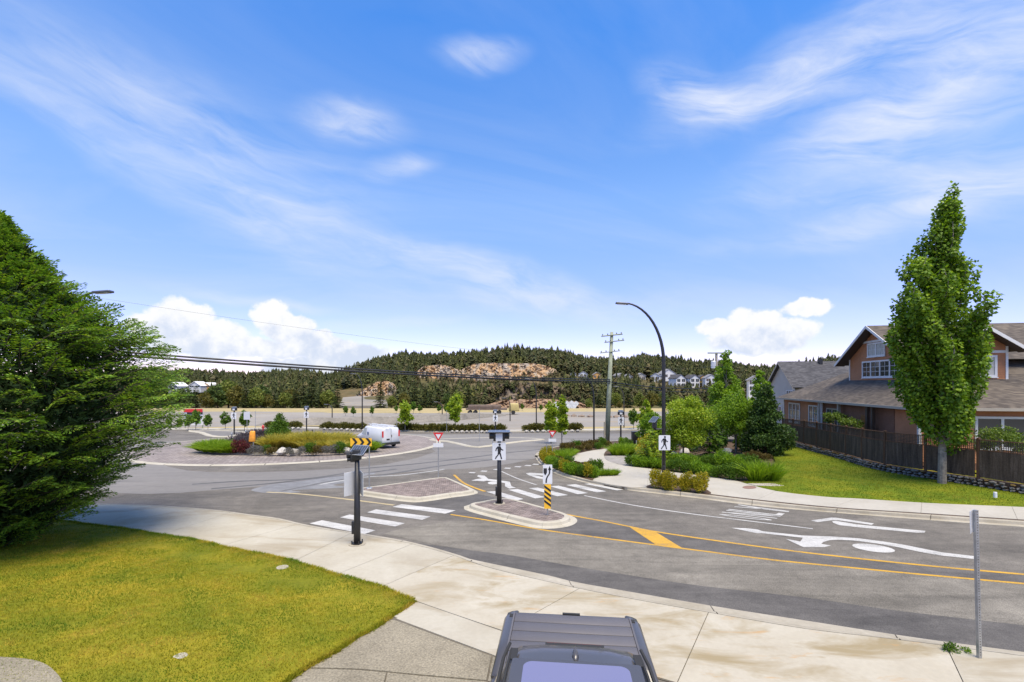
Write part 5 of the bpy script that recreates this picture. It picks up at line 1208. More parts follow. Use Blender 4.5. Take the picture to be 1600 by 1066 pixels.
# keep-right sign with striped marker
kr = G(855.5, 805.5, .15); t = sign_post('keep_right_sign', 'keep right arrow sign over a yellow and black striped marker', kr, (HZ - 730) * kr.y / F + H0 - kr.z, 0, .032)
hz_ = (HZ - 726) * kr.y / F + H0 - kr.z; sh = (756 - 726) * kr.y / F; sw = 14.6 * kr.y / F
pn = flat('sign_panel', [rrect(sw, sh, .03, 3)], M['sign_white'], t, -.04, .008); pn.location = (0, 0, hz_ - sh / 2)
q = sh / .95
flat('shield', [[(-.2 * q, .3 * q), (-.03 * q, .3 * q), (-.03 * q, .08 * q), (-.115 * q, -.05 * q), (-.2 * q, .08 * q)]], M['sign_black'], pn, -.046)
arw = smooth([(-.07, -.42), (-.06, -.25), (.0, -.1), (.08, .02), (.1, .14), (.1, .24)], 4)
pl_ = []
for (x0, z0), (x1, z1) in zip(arw, arw[1:]): pl_.append([((x0 - .035) * q, z0 * q), ((x0 + .035) * q, z0 * q), ((x1 + .035) * q, z1 * q), ((x1 - .035) * q, z1 * q)])
pl_.append([(.02 * q, .22 * q), (.18 * q, .22 * q), (.1 * q, .42 * q)])
flat('arrow', pl_, M['sign_black'], pn, -.046)
mz = hz_ - sh - .02; mh = (795 - 757) * kr.y / F; mw = .27
mk = flat('marker_panel', [[(-mw / 2, mz - mh), (mw / 2, mz - mh), (mw / 2, mz), (-mw / 2, mz)]], M['sign_yellow'], t, -.036, .008)
pl_ = []
k = 0
while k < 5:
    z1 = mz - .02 - k * mh / 5; s_ = mh / 10; x = mw / 2
    pl_.append([(-x, z1 + .0), (x, max(z1 - mw * .75, mz - mh)), (x, max(z1 - mw * .75 - s_, mz - mh)), (-x, max(z1 - s_, mz - mh))]); k += 1
pl_ = [p for p in pl_ if abs(p[1][1] - p[2][1]) > .01]
flat('black_stripe', pl_, M['sign_black'], mk, -.042)
# chevron board on a thin post, and its post foot on the rear island
ch = G(577, 763, .15); t = sign_post('chevron_board', 'yellow and black chevron board on a thin post left of the rear island', ch, (HZ - 683) * ch.y / F + H0 - ch.z, 0, .032)
MB().lathe([(0, .03), (.14, .03), (.16, 0)], 10).build('base_plate', M['steel'], t)
zc = (HZ - 691) * ch.y / F + H0 - ch.z; cw, chh = 1.12, .42
pn = flat('sign_panel', [rrect(cw, chh, .02, 2)], M['sign_yellow'], t, -.04, .008); pn.location = (-.42, 0, zc)
pl_ = []
for i in range(3):
    x = -cw / 2 + .08 + i * .36; pl_ += [[(x, .21), (x + .14, .21), (x + .3, 0), (x + .16, 0)], [(x + .16, 0), (x + .3, 0), (x + .14, -.21), (x, -.21)]]
flat('chevron', pl_, M['sign_black'], pn, -.046)
# sign seen from behind on a perforated post at the right
ps = G(1530, 1028, .1); t = thing('sign_post', 'perforated steel post with the grey back of a small sign on the near pavement', 'sign post', ps)
hp = (HZ - 797) * ps.y / F + H0 - ps.z; t.rotation_euler = (0, R(-1.4), 0)
MB().box(-.028, .028, -.028, .028, -.1, hp).build('post', M['steel'], t)
mb = MB()
for i in range(int(hp / .05)): mb.box(-.009, .009, -.0295, -.0285, .06 + i * .05, .078 + i * .05)
mb.build('punched_holes', M['joint'], t)
bmobj('sign_panel', rbox(.3, .006, .42, .002, 1), M['sign_back'], t, (-.04, .034, hp - .43), R(35), False)
# far left: white sign, hydrant, hooded orange sign, notice board, white posts
w1 = G(386, 681, .05); t = sign_post('white_sign', 'blank white square sign on a thin post at the far left crossing', w1, 2.9); flat('sign_panel', [rrect(.75, .95, .04, 3, 0, 2.4)], M['sign_back'], t, -.04, .01)
for u, v, h, lb in ((399, 680, 2.9, 'bare thin steel post left of the island conifer'), (620, 683, 2.0, 'bare thin post behind the rear splitter'), (749, 690, 3.4, 'thin grey sign post on the far splitter left of the twin-lamp beacon'), (698, 677, 2.9, 'thin grey post on the far pavement above the left yield sign')):
    p = G(u, v, .1); sign_post('thin_post', lb, p, h, 0, .025, None, 'post')
for u, v, lb in ((362, 693, 'short grey bollard left on the central island'), (384, 688, 'short grey bollard behind the heather mound'), (481, 687, 'short dark bollard behind the golden grass, left of two'), (488, 687, 'short dark bollard behind the golden grass, right of two')):
    tag(MB().lathe([(.07, 0), (.07, .95), (.04, 1.02), (0, 1.03)], 8).build('bollard', M['steel'] if u < 400 else M['black'], None, loc=G(u, v, .4)), lb, 'bollard', 'small bollards')
hy = G(411, 673, .1); t = thing('fire_hydrant', 'red fire hydrant on the verge across the roundabout', 'fire hydrant', hy)
MB().lathe([(.16, 0), (.16, .05), (.11, .08), (.11, .5), (.15, .52), (.15, .58), (.1, .66), (.04, .72), (.03, .8), (0, .8)], 10).build('barrel', M['sign_red'], t)
MB().tube([(-.2, 0, .42), (.2, 0, .42)], .06, 8).build('hose_outlet', M['sign_red'], t)
hs = G(396, 709, dz_isl); t = sign_post('covered_sign', 'sign covered with an orange bag on the central island', hs, 1.9, 0, .035)
bm = rbox(.48, .24, .9, .08, 2, .05, .04)
for v in bm.verts: v.co.x += .03 * math.sin(v.co.z * 9 + v.co.y * 20); v.co.y += .03 * math.sin(v.co.x * 17 + v.co.z * 5)
bmobj('orange_bag', bm, M['orange'], t, (-.1, 0, .95))
nb = G(287, 672, .05); t = thing('notice_board', 'red topped white real-estate hoarding in the far left lot', 'hoarding', nb + Vector((0, 2, 0)))
flat('board_panel', [[(-1.35, .5), (1.35, .5), (1.35, 2.8), (-1.35, 2.8)]], M['sign_white'], t, 0, .05); flat('red_band', [[(-1.35, 2.35), (1.35, 2.35), (1.35, 2.8), (-1.35, 2.8)]], M['sign_red'], t, -.055, .004); flat('dark_band', [[(-.9, 2.05), (1.35, 2.05), (1.35, 2.33), (-.9, 2.33)]], M['sign_black'], t, -.055, .004)
flat('green_patch', [rrect(.7, .5, .1, 3, -.5, 1.5), rrect(.6, .4, .1, 3, .8, .95)], basic('print_green', (.2, .4, .1), .5), t, -.055, .004); flat('red_patch', [rrect(.5, .45, .1, 3, .3, 1.55)], M['orange'], t, -.055, .004)
for sx in (-1.25, 1.25): MB().box(sx - .05, sx + .05, .05, .15, 0, 2.8).build('post', M['pole_wood'], t)
# black cabinet, white marker pipe on lawn
cb = G(993, 694, .12); t = thing('utility_cabinet', 'black square utility cabinet among the shrubs beyond the path', 'utility cabinet', cb)
bmobj('cabinet', rbox(.72, .6, 1.15, .03), M['black'], t); bmobj('cabinet_lid', rbox(.78, .66, .08, .02), M['black'], t, (0, 0, 1.152)); MB().box(-.04, .04, -.34, -.31, 0, .4).build('white_marker', M['sign_white'], t)
tag(MB().lathe([(.07, 0), (.07, .22), (.06, .25), (0, .25)], 10).build('pipe_cap', M['sign_white'], None, loc=G(1555, 777.5, .3)), 'short white plastic pipe cap standing on the right lawn', 'pipe')
tag(MB().solid([G(u, v, .17) for u, v in [(1168, 755.5), (1215, 755), (1245, 758), (1215, 759.5), (1180, 758.5)]], .06).build('flat_stone', M['concrete_far'], None), 'flat pale stepping slab at the garden edge of the lawn', 'stone slab')

# ------------------------------------------------------------------ utility poles and wires
up = G(948, 693.5, .1); top = AT(956, 519, up.y); hU = top.z - up.z
t = thing('utility_pole', 'leaning greenish wooden utility pole with three crossarms behind the path', 'utility pole', up)
ax = (top.x - up.x); MB().tube([(0, 0, -.3), (ax * .5, 0, hU * .5), (ax, 0, hU)], [.27, .22, .16], 12).build('pole_shaft', M['pole_wood'], t, True)
for v, a, b, th in ((524, 939, 972, .07), (533.5, 944, 974.5, .06), (550, 937, 968, .05)):
    z = (HZ - v) * up.y / F + H0 - up.z; x0, x1 = [(u - 948) * up.y / F for u in (a, b)]
    arm = MB().tube([(x0, -.2, z - .12), (x1, -.2, z + .1)], th, 6).build('crossarm', M['pole_wood'], t)
    mb = MB()
    for f in (.06, .3, .72, .94): mb.lathe([(.04, 0), (.06, .06), (.03, .14), (0, .15)], 7, c=(x0 + (x1 - x0) * f, -.2, z - .12 + .22 * f + th))
    mb.build('insulators', M['steel_dark'], arm)
MB().tube([(-.28, -.25, 0), (-.25, -.25, 2.2)], .09, 8).build('conduit', M['kerb'], t)
p2 = plane(24.6, 57, .1); t2 = thing('utility_pole', 'distant grey utility pole with transformer behind the tall columnar tree', 'utility pole', p2)
h2 = (HZ - 551) * 57 / F + H0 - p2.z
MB().tube([(0, 0, 0), (0, 0, h2)], [.2, .14], 9).build('pole_shaft', M['kerb'], t2); MB().box(-1.1, 1.1, -.2, -.1, h2 - .15, h2).build('crossarm', M['pole_wood'], t2); MB().lathe([(.28, 0), (.28, .8), (.2, .88), (0, .9)], 10, c=(-.45, -.2, h2 - 1.9)).build('transformer', M['sign_back'], t2)
def wire(label, A, B, sag, r, n=24):
    A, B = Vector(A), Vector(B)
    pts = [A.lerp(B, i / n) - Vector((0, 0, 4 * sag * (i / n) * (1 - i / n))) for i in range(n + 1)]
    tag(MB().tube(pts, r, 6).build('overhead_cable', M['black'], None), label, 'cable', 'overhead cables')
pz = lambda v: AT(953, v, up.y - .2)
wire('thick lower overhead cable running left from the leaning pole', pz(596), (-36, 2, 8.3), .75, .062)
wire('thick middle overhead cable running left from the leaning pole', pz(593), (-36, 2, 8.5), .8, .05)
wire('thin upper strand of the low cable bundle left of the leaning pole', pz(599), (-36, 2.4, 8.25), .62, .028)
wire('thin high overhead wire running left from the leaning pole', pz(566), (-40, 5, 12.3), 1.1, .005)
wire('thick overhead cable running right from the leaning pole', pz(597), (24.6, 56.8, 4.6), .3, .05)
wire('second overhead cable running right from the leaning pole', pz(600), (24.6, 56.8, 4.2), .35, .035)
wire('thin high wire between the leaning pole and the far pole', pz(567), (24.6, 56.8, 7.3), .5, .012)

wd_ = G(1487, 1016, .1); t = thing('pavement_weed', 'leafy green weed growing from the pavement joint beside the sign post', 'weed', wd_)
link('leaves', bush_mesh('leaves', 260, .26, .16, .09, .035, M['leaf_mid'], 8, .3, 900), t, (0, 0, 0), .4, (.85, .6, .7)); link('leaves', bush_mesh('leaves', 120, .18, .1, .08, .03, M['leaf_bright'], 6, .2, 901), t, (.22, -.05, 0), 0, .6)
M['leaf_yard'] = foliage('leaf_yard', [(.05, .09, .012), (.09, .15, .018), (.16, .21, .03)], .3, .55, 1.5)
# ------------------------------------------------------------------ fence on a dry-stone footing
M['fence'] = layered('fence_wood', [(.3, (.05, .036, .026)), (.5, (.09, .065, .046)), (.7, (.14, .103, .076))], (1.5, 16), .9, .4, 40, .35, .2, (4, 4, .4))
M['fence_post'] = layered('fence_post', [(.3, (.075, .042, .025)), (.7, (.14, .078, .045))], (1.5, 16), .9, .4, 40, .3, .2, (4, 4, .4))
fstart = nearest_len(fence_line, fl_s, G(1222, 692, FZ)); fend = fl_s[-1]
STONE_H = .42; fence = thing('wooden_fence', 'dark brown board fence with lattice top along the far lawn', 'fence', at_len(fence_line, fl_s, fstart))
fo = fence.location.copy()
def on_fence(L): return at_len(fence_line, fl_s, L)
span = 2.42; nsp = int((fend - fstart) / span)
pickm = MB().box(-.066, .066, -.011, .011, 0, 1.36).mesh('picket', M['fence'])
postm = MB().box(-.055, .055, -.055, .055, -.1, 2.02).box(-.07, .07, -.07, .07, 2.02, 2.06, ty=.02, tx=.02).mesh('post', M['fence_post'])
npk = 0
for k in range(nsp + 1):
    p = on_fence(fstart + k * span); q = on_fence(min(fend, fstart + (k + 1) * span)); d = (q - p); 
    if d.length < .5: d = p - on_fence(fstart + (k - 1) * span)
    ang = math.atan2(d.y, d.x); zb = p.z + STONE_H
    link('post', postm, fence, Vector((p.x, p.y, zb)) - fo, ang)
    if k == nsp: break
    zq = q.z + STONE_H; n = int((d.length - .12) / .139)
    nrm = Vector((d.y, -d.x, 0)).normalized()
    if nrm.x > 0: nrm = -nrm
    for i in range(n):
        f = (.06 + .139 * (i + .5)) / d.length; c = p.lerp(q, f); z = zb + (zq - zb) * f
        o = link('picket', pickm, fence, Vector((c.x, c.y, z + rnd.uniform(.03, .05))) + nrm * .03 - fo, ang + rnd.uniform(-.02, .02)); npk += 1
    def bar(name, z0, th, wd, off=0):
        a, b = p.lerp(q, .055 / d.length * 1.1), p.lerp(q, 1 - .055 / d.length * 1.1); mb = MB()
        A_ = [Vector((x.x, x.y, zz + z0)) + nrm * s_ - fo + Vector((0, 0, dz)) for x, zz in ((a, zb), (b, zq)) for s_, dz in ((-wd / 2 + off, 0), (wd / 2 + off, 0), (wd / 2 + off, th), (-wd / 2 + off, th))]
        mb.v = [tuple(v) for v in A_]; mb.f = [(0, 1, 5, 4), (1, 2, 6, 5), (2, 3, 7, 6), (3, 0, 4, 7), (0, 3, 2, 1), (4, 5, 6, 7)]; mb.m = [0] * 6
        return mb.build(name, M['fence_post'], fence)
    bar('rail', 1.4, .05, .09); bar('rail', 1.93, .045, .1); bar('rail', .16, .08, .04, -.04)
    mb = MB(); L_ = d.length - .14
    # diagonal-free square lattice
    for i in range(int(L_ / .09) + 1):
        f = (.07 + i * .09) / d.length; c = p.lerp(q, f); z = zb + (zq - zb) * f; dd = d.normalized() * .014
        mb.slab([Vector((c.x, c.y, z + 1.45)) - dd + nrm * .012 - fo, Vector((c.x, c.y, z + 1.45)) + dd + nrm * .012 - fo, Vector((c.x, c.y, z + 1.93)) + dd + nrm * .012 - fo, Vector((c.x, c.y, z + 1.93)) - dd + nrm * .012 - fo], nrm, .01)
    for j in range(1, 6):
        z = 1.44 + j * .082; a, b = p.lerp(q, .06 / d.length), p.lerp(q, 1 - .06 / d.length)
        mb.slab([Vector((a.x, a.y, zb + z)) - fo, Vector((b.x, b.y, zq + z)) - fo, Vector((b.x, b.y, zq + z + .028)) - fo, Vector((a.x, a.y, zb + z + .028)) - fo], nrm, .01)
    mb.build('lattice', M['fence'], fence)
wallo = thing('stone_footing', 'low mossy dry-stone wall under the wooden fence', 'stone wall', fo)
sv = [rock_mesh(200 + i, 1, .75, 'stone') for i in range(5)] + [rock_mesh(210 + i, 1, .5, 'moss') for i in range(2)]
mb = MB(); A_ = [on_fence(fstart + i * (fend - fstart) / 40) for i in range(41)]
nr0 = [Vector((-.98, .18, 0))] * 41
mb.strip([a + n * .02 - fo - Vector((0, 0, .2)) for a, n in zip(A_, nr0)], [a + n * .02 - fo + Vector((0, 0, STONE_H - .03)) for a, n in zip(A_, nr0)])
mb.strip([a + n * .02 - fo + Vector((0, 0, STONE_H - .03)) for a, n in zip(A_, nr0)], [a - n * .3 - fo + Vector((0, 0, STONE_H - .03)) for a, n in zip(A_, nr0)])
mb.build('rubble_core', M['soil'], wallo)
ns_ = 0
for course in range(3):
    L = fstart + rnd.uniform(0, .2)
    while L < fend - .1 and ns_ < 298:
        w = rnd.uniform(.2, .42); p = on_fence(L + w / 2); z = p.z + .02 + course * .145 + rnd.uniform(-.02, .02)
        o = link('stone', sv[rnd.randrange(5) if course < 2 else rnd.randrange(7)], wallo, Vector((p.x - .12 + rnd.uniform(-.05, .03), p.y, z + .03)) - fo, rnd.uniform(0, 6.3), (w * .52, .13, rnd.uniform(.1, .13))); L += w * .98; ns_ += 1
        o.rotation_euler = (0, 0, R(80) + rnd.uniform(-.25, .25))

# ------------------------------------------------------------------ brown house
M['siding'] = layered('siding', [(.3, (.33, .145, .066)), (.7, (.44, .2, .095))], (.6, 8), .7, .1, 30, .1, .3)
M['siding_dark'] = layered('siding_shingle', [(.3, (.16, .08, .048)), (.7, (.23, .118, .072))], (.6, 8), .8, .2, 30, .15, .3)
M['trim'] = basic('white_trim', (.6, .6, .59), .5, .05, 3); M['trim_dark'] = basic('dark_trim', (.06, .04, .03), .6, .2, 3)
M['gutter'] = basic('gutter', (.33, .3, .25), .5, .08, 2)
def shingles(name, c0, c1, c2):
    m, nt, b, _ = newmat(name); p = pos(nt, obj=True)
    sx = nt.nodes.new('ShaderNodeSeparateXYZ'); nt.links.new(p, sx.inputs[0])
    def mt(op, a, bb=None):
        n = nt.nodes.new('ShaderNodeMath'); n.operation = op
        for i, x in enumerate((a, bb)):
            if x is None: continue
            if isinstance(x, (int, float)): n.inputs[i].default_value = x
            else: nt.links.new(x, n.inputs[i])
        return n.outputs[0]
    row = mt('FLOOR', mt('MULTIPLY', sx.outputs[2], 13)); fr_ = mt('FRACT', mt('MULTIPLY', sx.outputs[2], 13))
    cx_ = nt.nodes.new('ShaderNodeCombineXYZ'); nt.links.new(mt('FLOOR', mt('ADD', mt('MULTIPLY', mt('ADD', sx.outputs[0], sx.outputs[1]), 3.2), mt('MULTIPLY', row, .37))), cx_.inputs[0]); nt.links.new(row, cx_.inputs[1])
    wn_ = nt.nodes.new('ShaderNodeTexWhiteNoise'); nt.links.new(cx_.outputs[0], wn_.inputs['Vector'])
    c = ramp(nt, wn_.outputs['Value'], [(0, c0), (.5, c1), (1, c2)])
    c = mul(nt, c, ramp(nt, noise(nt, p, .5, 5, .6), [(.3, (.72, .72, .72)), (.7, (1.2, 1.18, 1.12))]))
    nt.links.new(c, b.inputs['Base Color']); b.inputs['Roughness'].default_value = .92
    bump(nt, b, fr_, .5, .02); return m
M['roof'] = shingles('roof_brown', (.055, .045, .037), (.085, .07, .057), (.12, .1, .08)); M['roof_dark'] = shingles('roof_dark', (.035, .035, .04), (.055, .055, .062), (.08, .08, .088))
m, nt, b, _ = newmat('window_glass'); b.inputs['Base Color'].default_value = (.035, .04, .04, 1); b.inputs['Roughness'].default_value = .06; b.inputs['Specular IOR Level'].default_value = .7; M['glass'] = m
M['blind'] = basic('blind', (.42, .42, .38), .7, .1, 3); M['door'] = basic('wood_door', (.22, .09, .025), .5, .2, 5)
def hwin(parent, axis, c, a0, a1, z0, z1, cols=1, rows=2, split=1, fw=.11, glass='glass', trim='trim'):
    """window on a wall plane: axis 'x' faces -x, 'y' faces -y; split = number of sashes"""
    T_ = (lambda a, d, z: (c - d, a, z)) if axis == 'x' else (lambda a, d, z: (a, c - d, z))
    nrm = (-1, 0, 0) if axis == 'x' else (0, -1, 0)
    mb = MB()
    def piece(u0, u1, w0, w1, d, th): mb.slab([T_(u0, d, w0), T_(u1, d, w0), T_(u1, d, w1), T_(u0, d, w1)], nrm, th)
    piece(a0, a1, z0, z0 + fw, .07, .07); piece(a0, a1, z1 - fw, z1, .07, .07); piece(a0, a0 + fw, z0 + fw, z1 - fw, .07, .07); piece(a1 - fw, a1, z0 + fw, z1 - fw, .07, .07)
    sw_ = (a1 - a0) / split
    for i in range(1, split): piece(a0 + i * sw_ - fw * .55, a0 + i * sw_ + fw * .55, z0 + fw, z1 - fw, .065, .065)
    for i in range(split):
        u0 = a0 + i * sw_ + (fw if i == 0 else fw * .55); u1 = a0 + (i + 1) * sw_ - (fw if i == split - 1 else fw * .55)
        for j in range(1, cols): piece(u0 + (u1 - u0) * j / cols - .013, u0 + (u1 - u0) * j / cols + .013, z0 + fw, z1 - fw, .045, .02)
        for j in range(1, rows): zz_ = z0 + fw + (z1 - z0 - 2 * fw) * j / rows; piece(u0, u1, zz_ - .013, zz_ + .013, .046, .02)
    w = mb.build('window', M[trim], parent)
    MB().slab([T_(a0 - .04, .1, z0 - .06), T_(a1 + .04, .1, z0 - .06), T_(a1 + .04, .1, z0 - .001), T_(a0 - .04, .1, z0 - .001)], nrm, .1).build('sill', M[trim], w)
    for i in range(split):
        u0 = a0 + i * sw_ + fw * .5; u1 = a0 + (i + 1) * sw_ - fw * .5
        MB().slab([T_(u0, .022, z0 + fw * .5), T_(u1, .022, z0 + fw * .5), T_(u1, .022, z1 - fw * .5), T_(u0, .022, z1 - fw * .5)], nrm, .012).build('pane', M[glass], w)
    return w
def clap(mb, axis, c, a0, a1, z0, z1, step=.16, top=None):
    """lapped boards on a wall plane, each proud at its foot; top(z) -> (a0, a1) trims boards in a gable"""
    n = max(1, int(round((z1 - z0) / step)))
    for i in range(n):
        za, zb_ = z0 + (z1 - z0) * i / n, z0 + (z1 - z0) * (i + 1) / n
        u0, u1 = (a0, a1) if top is None else top(zb_)
        l0, l1 = (a0, a1) if top is None else top(za)
        if u1 - u0 < .05: continue
        T_ = (lambda a, d, z: (c - d, a, z)) if axis == 'x' else (lambda a, d, z: (a, c - d, z))
        A_, B_, C_, D_ = T_(l0, .028, za), T_(l1, .028, za), T_(u1, .004, zb_), T_(u0, .004, zb_)
        E_, F2 = T_(l0, 0, za), T_(l1, 0, za)
        if axis == 'x': mb.quad(B_, A_, D_, C_); mb.quad(F2, E_, A_, B_)
        else: mb.quad(A_, B_, C_, D_); mb.quad(E_, F2, B_, A_)
EA = math.atan2(-.176, .984); HC = Vector((24.9, 29.3, 0))
house = thing('brown_house', 'reddish brown clapboard house with gabled dormers behind the fence', 'house', HC, EA)
ZE, PIT, LP, LQ = 3.62, .55, 22.9, 19.0; ZG = -.7; OV = .6
# ground floor walls (local x = q into the house, local y = p along the left front)
mb = MB(); mb.box(OV, LQ - OV, OV, LP - OV, ZG, ZE + .1); mb.build('core_wall', M['siding_dark'], house)
for ax_, a_, b_2 in (('x', 13.6, LP - OV), ('y', OV, LQ - OV), ('x', OV, 3.0)):
    mb = MB(); clap(mb, ax_, OV - .004, a_, b_2, .2, ZE - .12); mb.build('wall', M['siding'], house)
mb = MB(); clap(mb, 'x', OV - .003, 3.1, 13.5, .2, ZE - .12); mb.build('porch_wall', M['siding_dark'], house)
for y_a, y_b in ((LP - OV - .08, LP - OV + .05), (13.45, 13.62), (OV - .06, OV + .1)): MB().box(OV - .06, OV + .1, y_a, y_b, .1, ZE - .1).build('corner_board', M['trim'], house)
hwin(house, 'x', OV - .03, 18.2, 20.9, 1.15, 3.15, 2, 3, 3); hwin(house, 'x', OV - .03, 14.3, 16.2, 1.15, 3.1, 2, 3, 2); hwin(house, 'x', OV - .03, 10.6, 12.6, .75, 3.0, 2, 3, 2, trim='gutter')
hwin(house, 'y', OV - .03, 3.6, 6.5, 1.1, 3.1, 1, 1, 2, .14); hwin(house, 'y', OV - .03, 9.0, 11.4, 1.1, 3.1, 1, 1, 2, .14)
dr = MB().slab([(OV - .05, 7.2, .2), (OV - .05, 6.2, .2), (OV - .05, 6.2, 2.75), (OV - .05, 7.2, 2.75)], (-1, 0, 0), .05).build('door', M['door'], house); MB().tube([(OV - .12, 6.35, 1.25), (OV - .05, 6.35, 1.25)], .03, 6).build('handle', M['steel'], dr)
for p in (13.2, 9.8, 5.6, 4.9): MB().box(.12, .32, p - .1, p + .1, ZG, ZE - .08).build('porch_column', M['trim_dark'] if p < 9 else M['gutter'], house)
# skirt roof: hipped all round
IN = 6.0; ZT = ZE + PIT * IN
A0, B0, C0, D0 = (0, 0, ZE), (LQ, 0, ZE), (LQ, LP, ZE), (0, LP, ZE); A1_, B1_, C1_, D1_ = (IN, IN, ZT), (LQ - IN, IN, ZT), (LQ - IN, LP - IN, ZT), (IN, LP - IN, ZT)
mb = MB(); mb.quad(A0, D0, D1_, A1_); mb.quad(B0, A0, A1_, B1_); mb.quad(C0, B0, B1_, C1_); mb.quad(D0, C0, C1_, D1_); mb.quad(A1_, D1_, C1_, B1_)
roof = mb.build('roof', M['roof'], house)
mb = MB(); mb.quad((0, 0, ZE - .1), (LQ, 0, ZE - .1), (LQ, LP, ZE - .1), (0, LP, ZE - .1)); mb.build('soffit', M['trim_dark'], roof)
mb = MB(); mb.box(-.1, .0, -.1, LP + .05, ZE - .16, ZE + .015).box(.0, LQ, -.1, .0, ZE - .16, ZE + .015).box(.0, LQ, LP, LP + .1, ZE - .16, ZE + .015); mb.build('gutter', M['gutter'], roof)
MB().tube([(.2, 13.0, ZE - .2), (.35, 13.0, .2)], .045, 8).build('downpipe', M['trim'], house)
def gable(axis, c, mid, hw, zb, ze, zr, depth, over, name, tie=None):
    """cross gable: face on plane c, centred on mid, half width hw of wall, eave z ze, ridge zr"""
    T_ = (lambda a, d, z: (c + d, a, z)) if axis == 'x' else (lambda a, d, z: (a, c + d, z))
    pit = (zr - ze) / (hw + over); zw = ze + pit * over
    mb = MB(); mb.v = [T_(mid - hw, 0, zb), T_(mid + hw, 0, zb), T_(mid + hw, 0, zw), T_(mid, 0, zr - .02), T_(mid - hw, 0, zw), T_(mid - hw, depth, zb), T_(mid + hw, depth, zb), T_(mid + hw, depth, zw), T_(mid - hw, depth, zw)]
    mb.f = [(0, 1, 2, 3, 4), (1, 6, 7, 2), (5, 0, 4, 8)]; mb.m = [0, 0, 0]; wl_ = mb.build('dormer_wall', M['siding_dark'], house)
    mb = MB(); clap(mb, axis, c - .002, mid - hw, mid + hw, zb, zw); 
    clap(mb, axis, c - .002, mid - hw, mid + hw, zw, zr - .5, .16, lambda z: (mid - (zr - z) / pit + .1, mid + (zr - z) / pit - .1)); mb.build('siding', M['siding'], wl_)
    nrm = Vector(T_(0, 0, 0)); rf = MB(); fa = -.85
    for sg in (-1, 1):
        e = mid + sg * (hw + over)
        pts = [T_(mid, fa, zr), T_(mid, depth, zr), T_(e, depth, ze), T_(e, fa, ze)]
        n = (0, sg * pit, 1) if axis == 'x' else (sg * pit, 0, 1); rf.slab([Vector(p) + Vector((0, 0, .14)) for p in pts], n, .12)
    r_ = rf.build('dormer_roof', M['roof'], house)
    mb = MB(); mb2 = MB()
    for sg in (-1, 1):
        e = mid + sg * (hw + over); n = (-1, 0, 0) if axis == 'x' else (0, -1, 0)
        mb.slab([T_(mid, fa - .015, zr + .15), T_(e, fa - .015, ze + .15), T_(e, fa - .015, ze - .08), T_(mid, fa - .015, zr - .08)], n, .05)
        mb2.slab([T_(mid, fa + .05, zr - .0), T_(mid, .0, zr - .0), T_(e, .0, ze - .0), T_(e, fa + .05, ze - .0)], (0, sg * pit, 1) if axis == 'x' else (sg * pit, 0, 1), .04)
    mb.build('bargeboard', M['trim'], r_); mb2.build('soffit', M['trim_dark'], r_)
    cb_ = MB()
    for sg in (-1, 1):
        e0 = mid + sg * hw; lo, hi = min(e0, e0 - sg * .14), max(e0, e0 - sg * .14)
        cb_.slab([T_(lo, -.05, zb), T_(hi, -.05, zb), T_(hi, -.05, zw - .02), T_(lo, -.05, zw - .02)], (-1, 0, 0) if axis == 'x' else (0, -1, 0), .05)
    if tie: cb_.slab([T_(mid - tie[1], -.07, tie[0]), T_(mid + tie[1], -.07, tie[0]), T_(mid + tie[1], -.07, tie[0] + .17), T_(mid - tie[1], -.07, tie[0] + .17)], (-1, 0, 0) if axis == 'x' else (0, -1, 0), .05)
    cb_.build('corner_board', M['trim'], wl_)
    return wl_
g1 = gable('x', 3.3, 10.3, 4.3, 5.1, 6.75, 9.75, 10.5, .95, 'dormer', (8.55, 2.0))
hwin(house, 'x', 3.27, 7.2, 12.4, 5.62, 7.02, 2, 3, 4, .12); hwin(house, 'x', 3.27, 9.1, 11.6, 7.35, 8.5, 2, 2, 2, .12, 'blind')
g2 = gable('y', 3.3, 5.65, 1.7, 5.1, 7.2, 8.75, 6, .62, 'dormer', (7.15, 1.65))
hwin(house, 'y', 3.27, 4.5, 6.7, 5.55, 7.0, 1, 2, 2, .14, 'blind')
# rear hip of the main roof
mb = MB(); mb.quad((12, 10.3, 9.88), (17.5, 4.5, 6.8), (8, 4.5, 6.8), (8, 10.3, 9.88)); mb.tri((12, 10.3, 9.88), (17.5, 16, 6.8), (17.5, 4.5, 6.8)); mb.quad((8, 10.3, 9.88), (8, 16, 6.8), (17.5, 16, 6.8), (12, 10.3, 9.88)); mb.build('rear_roof', M['roof'], house)
# a roof corner of another house at the right edge
t = thing('far_house', 'roof corner of a house cut by the right edge of the picture', 'house', AT(1625, 560, 60), EA)
MB().box(-1.5, 6, -4, 4, -7, 2.4).build('wall', M['siding_dark'], t); MB().box(-3.2, 8, -6, 6, 3.3, 3.75, tx=1.5, ty=1.5).build('roof', M['roof'], t)
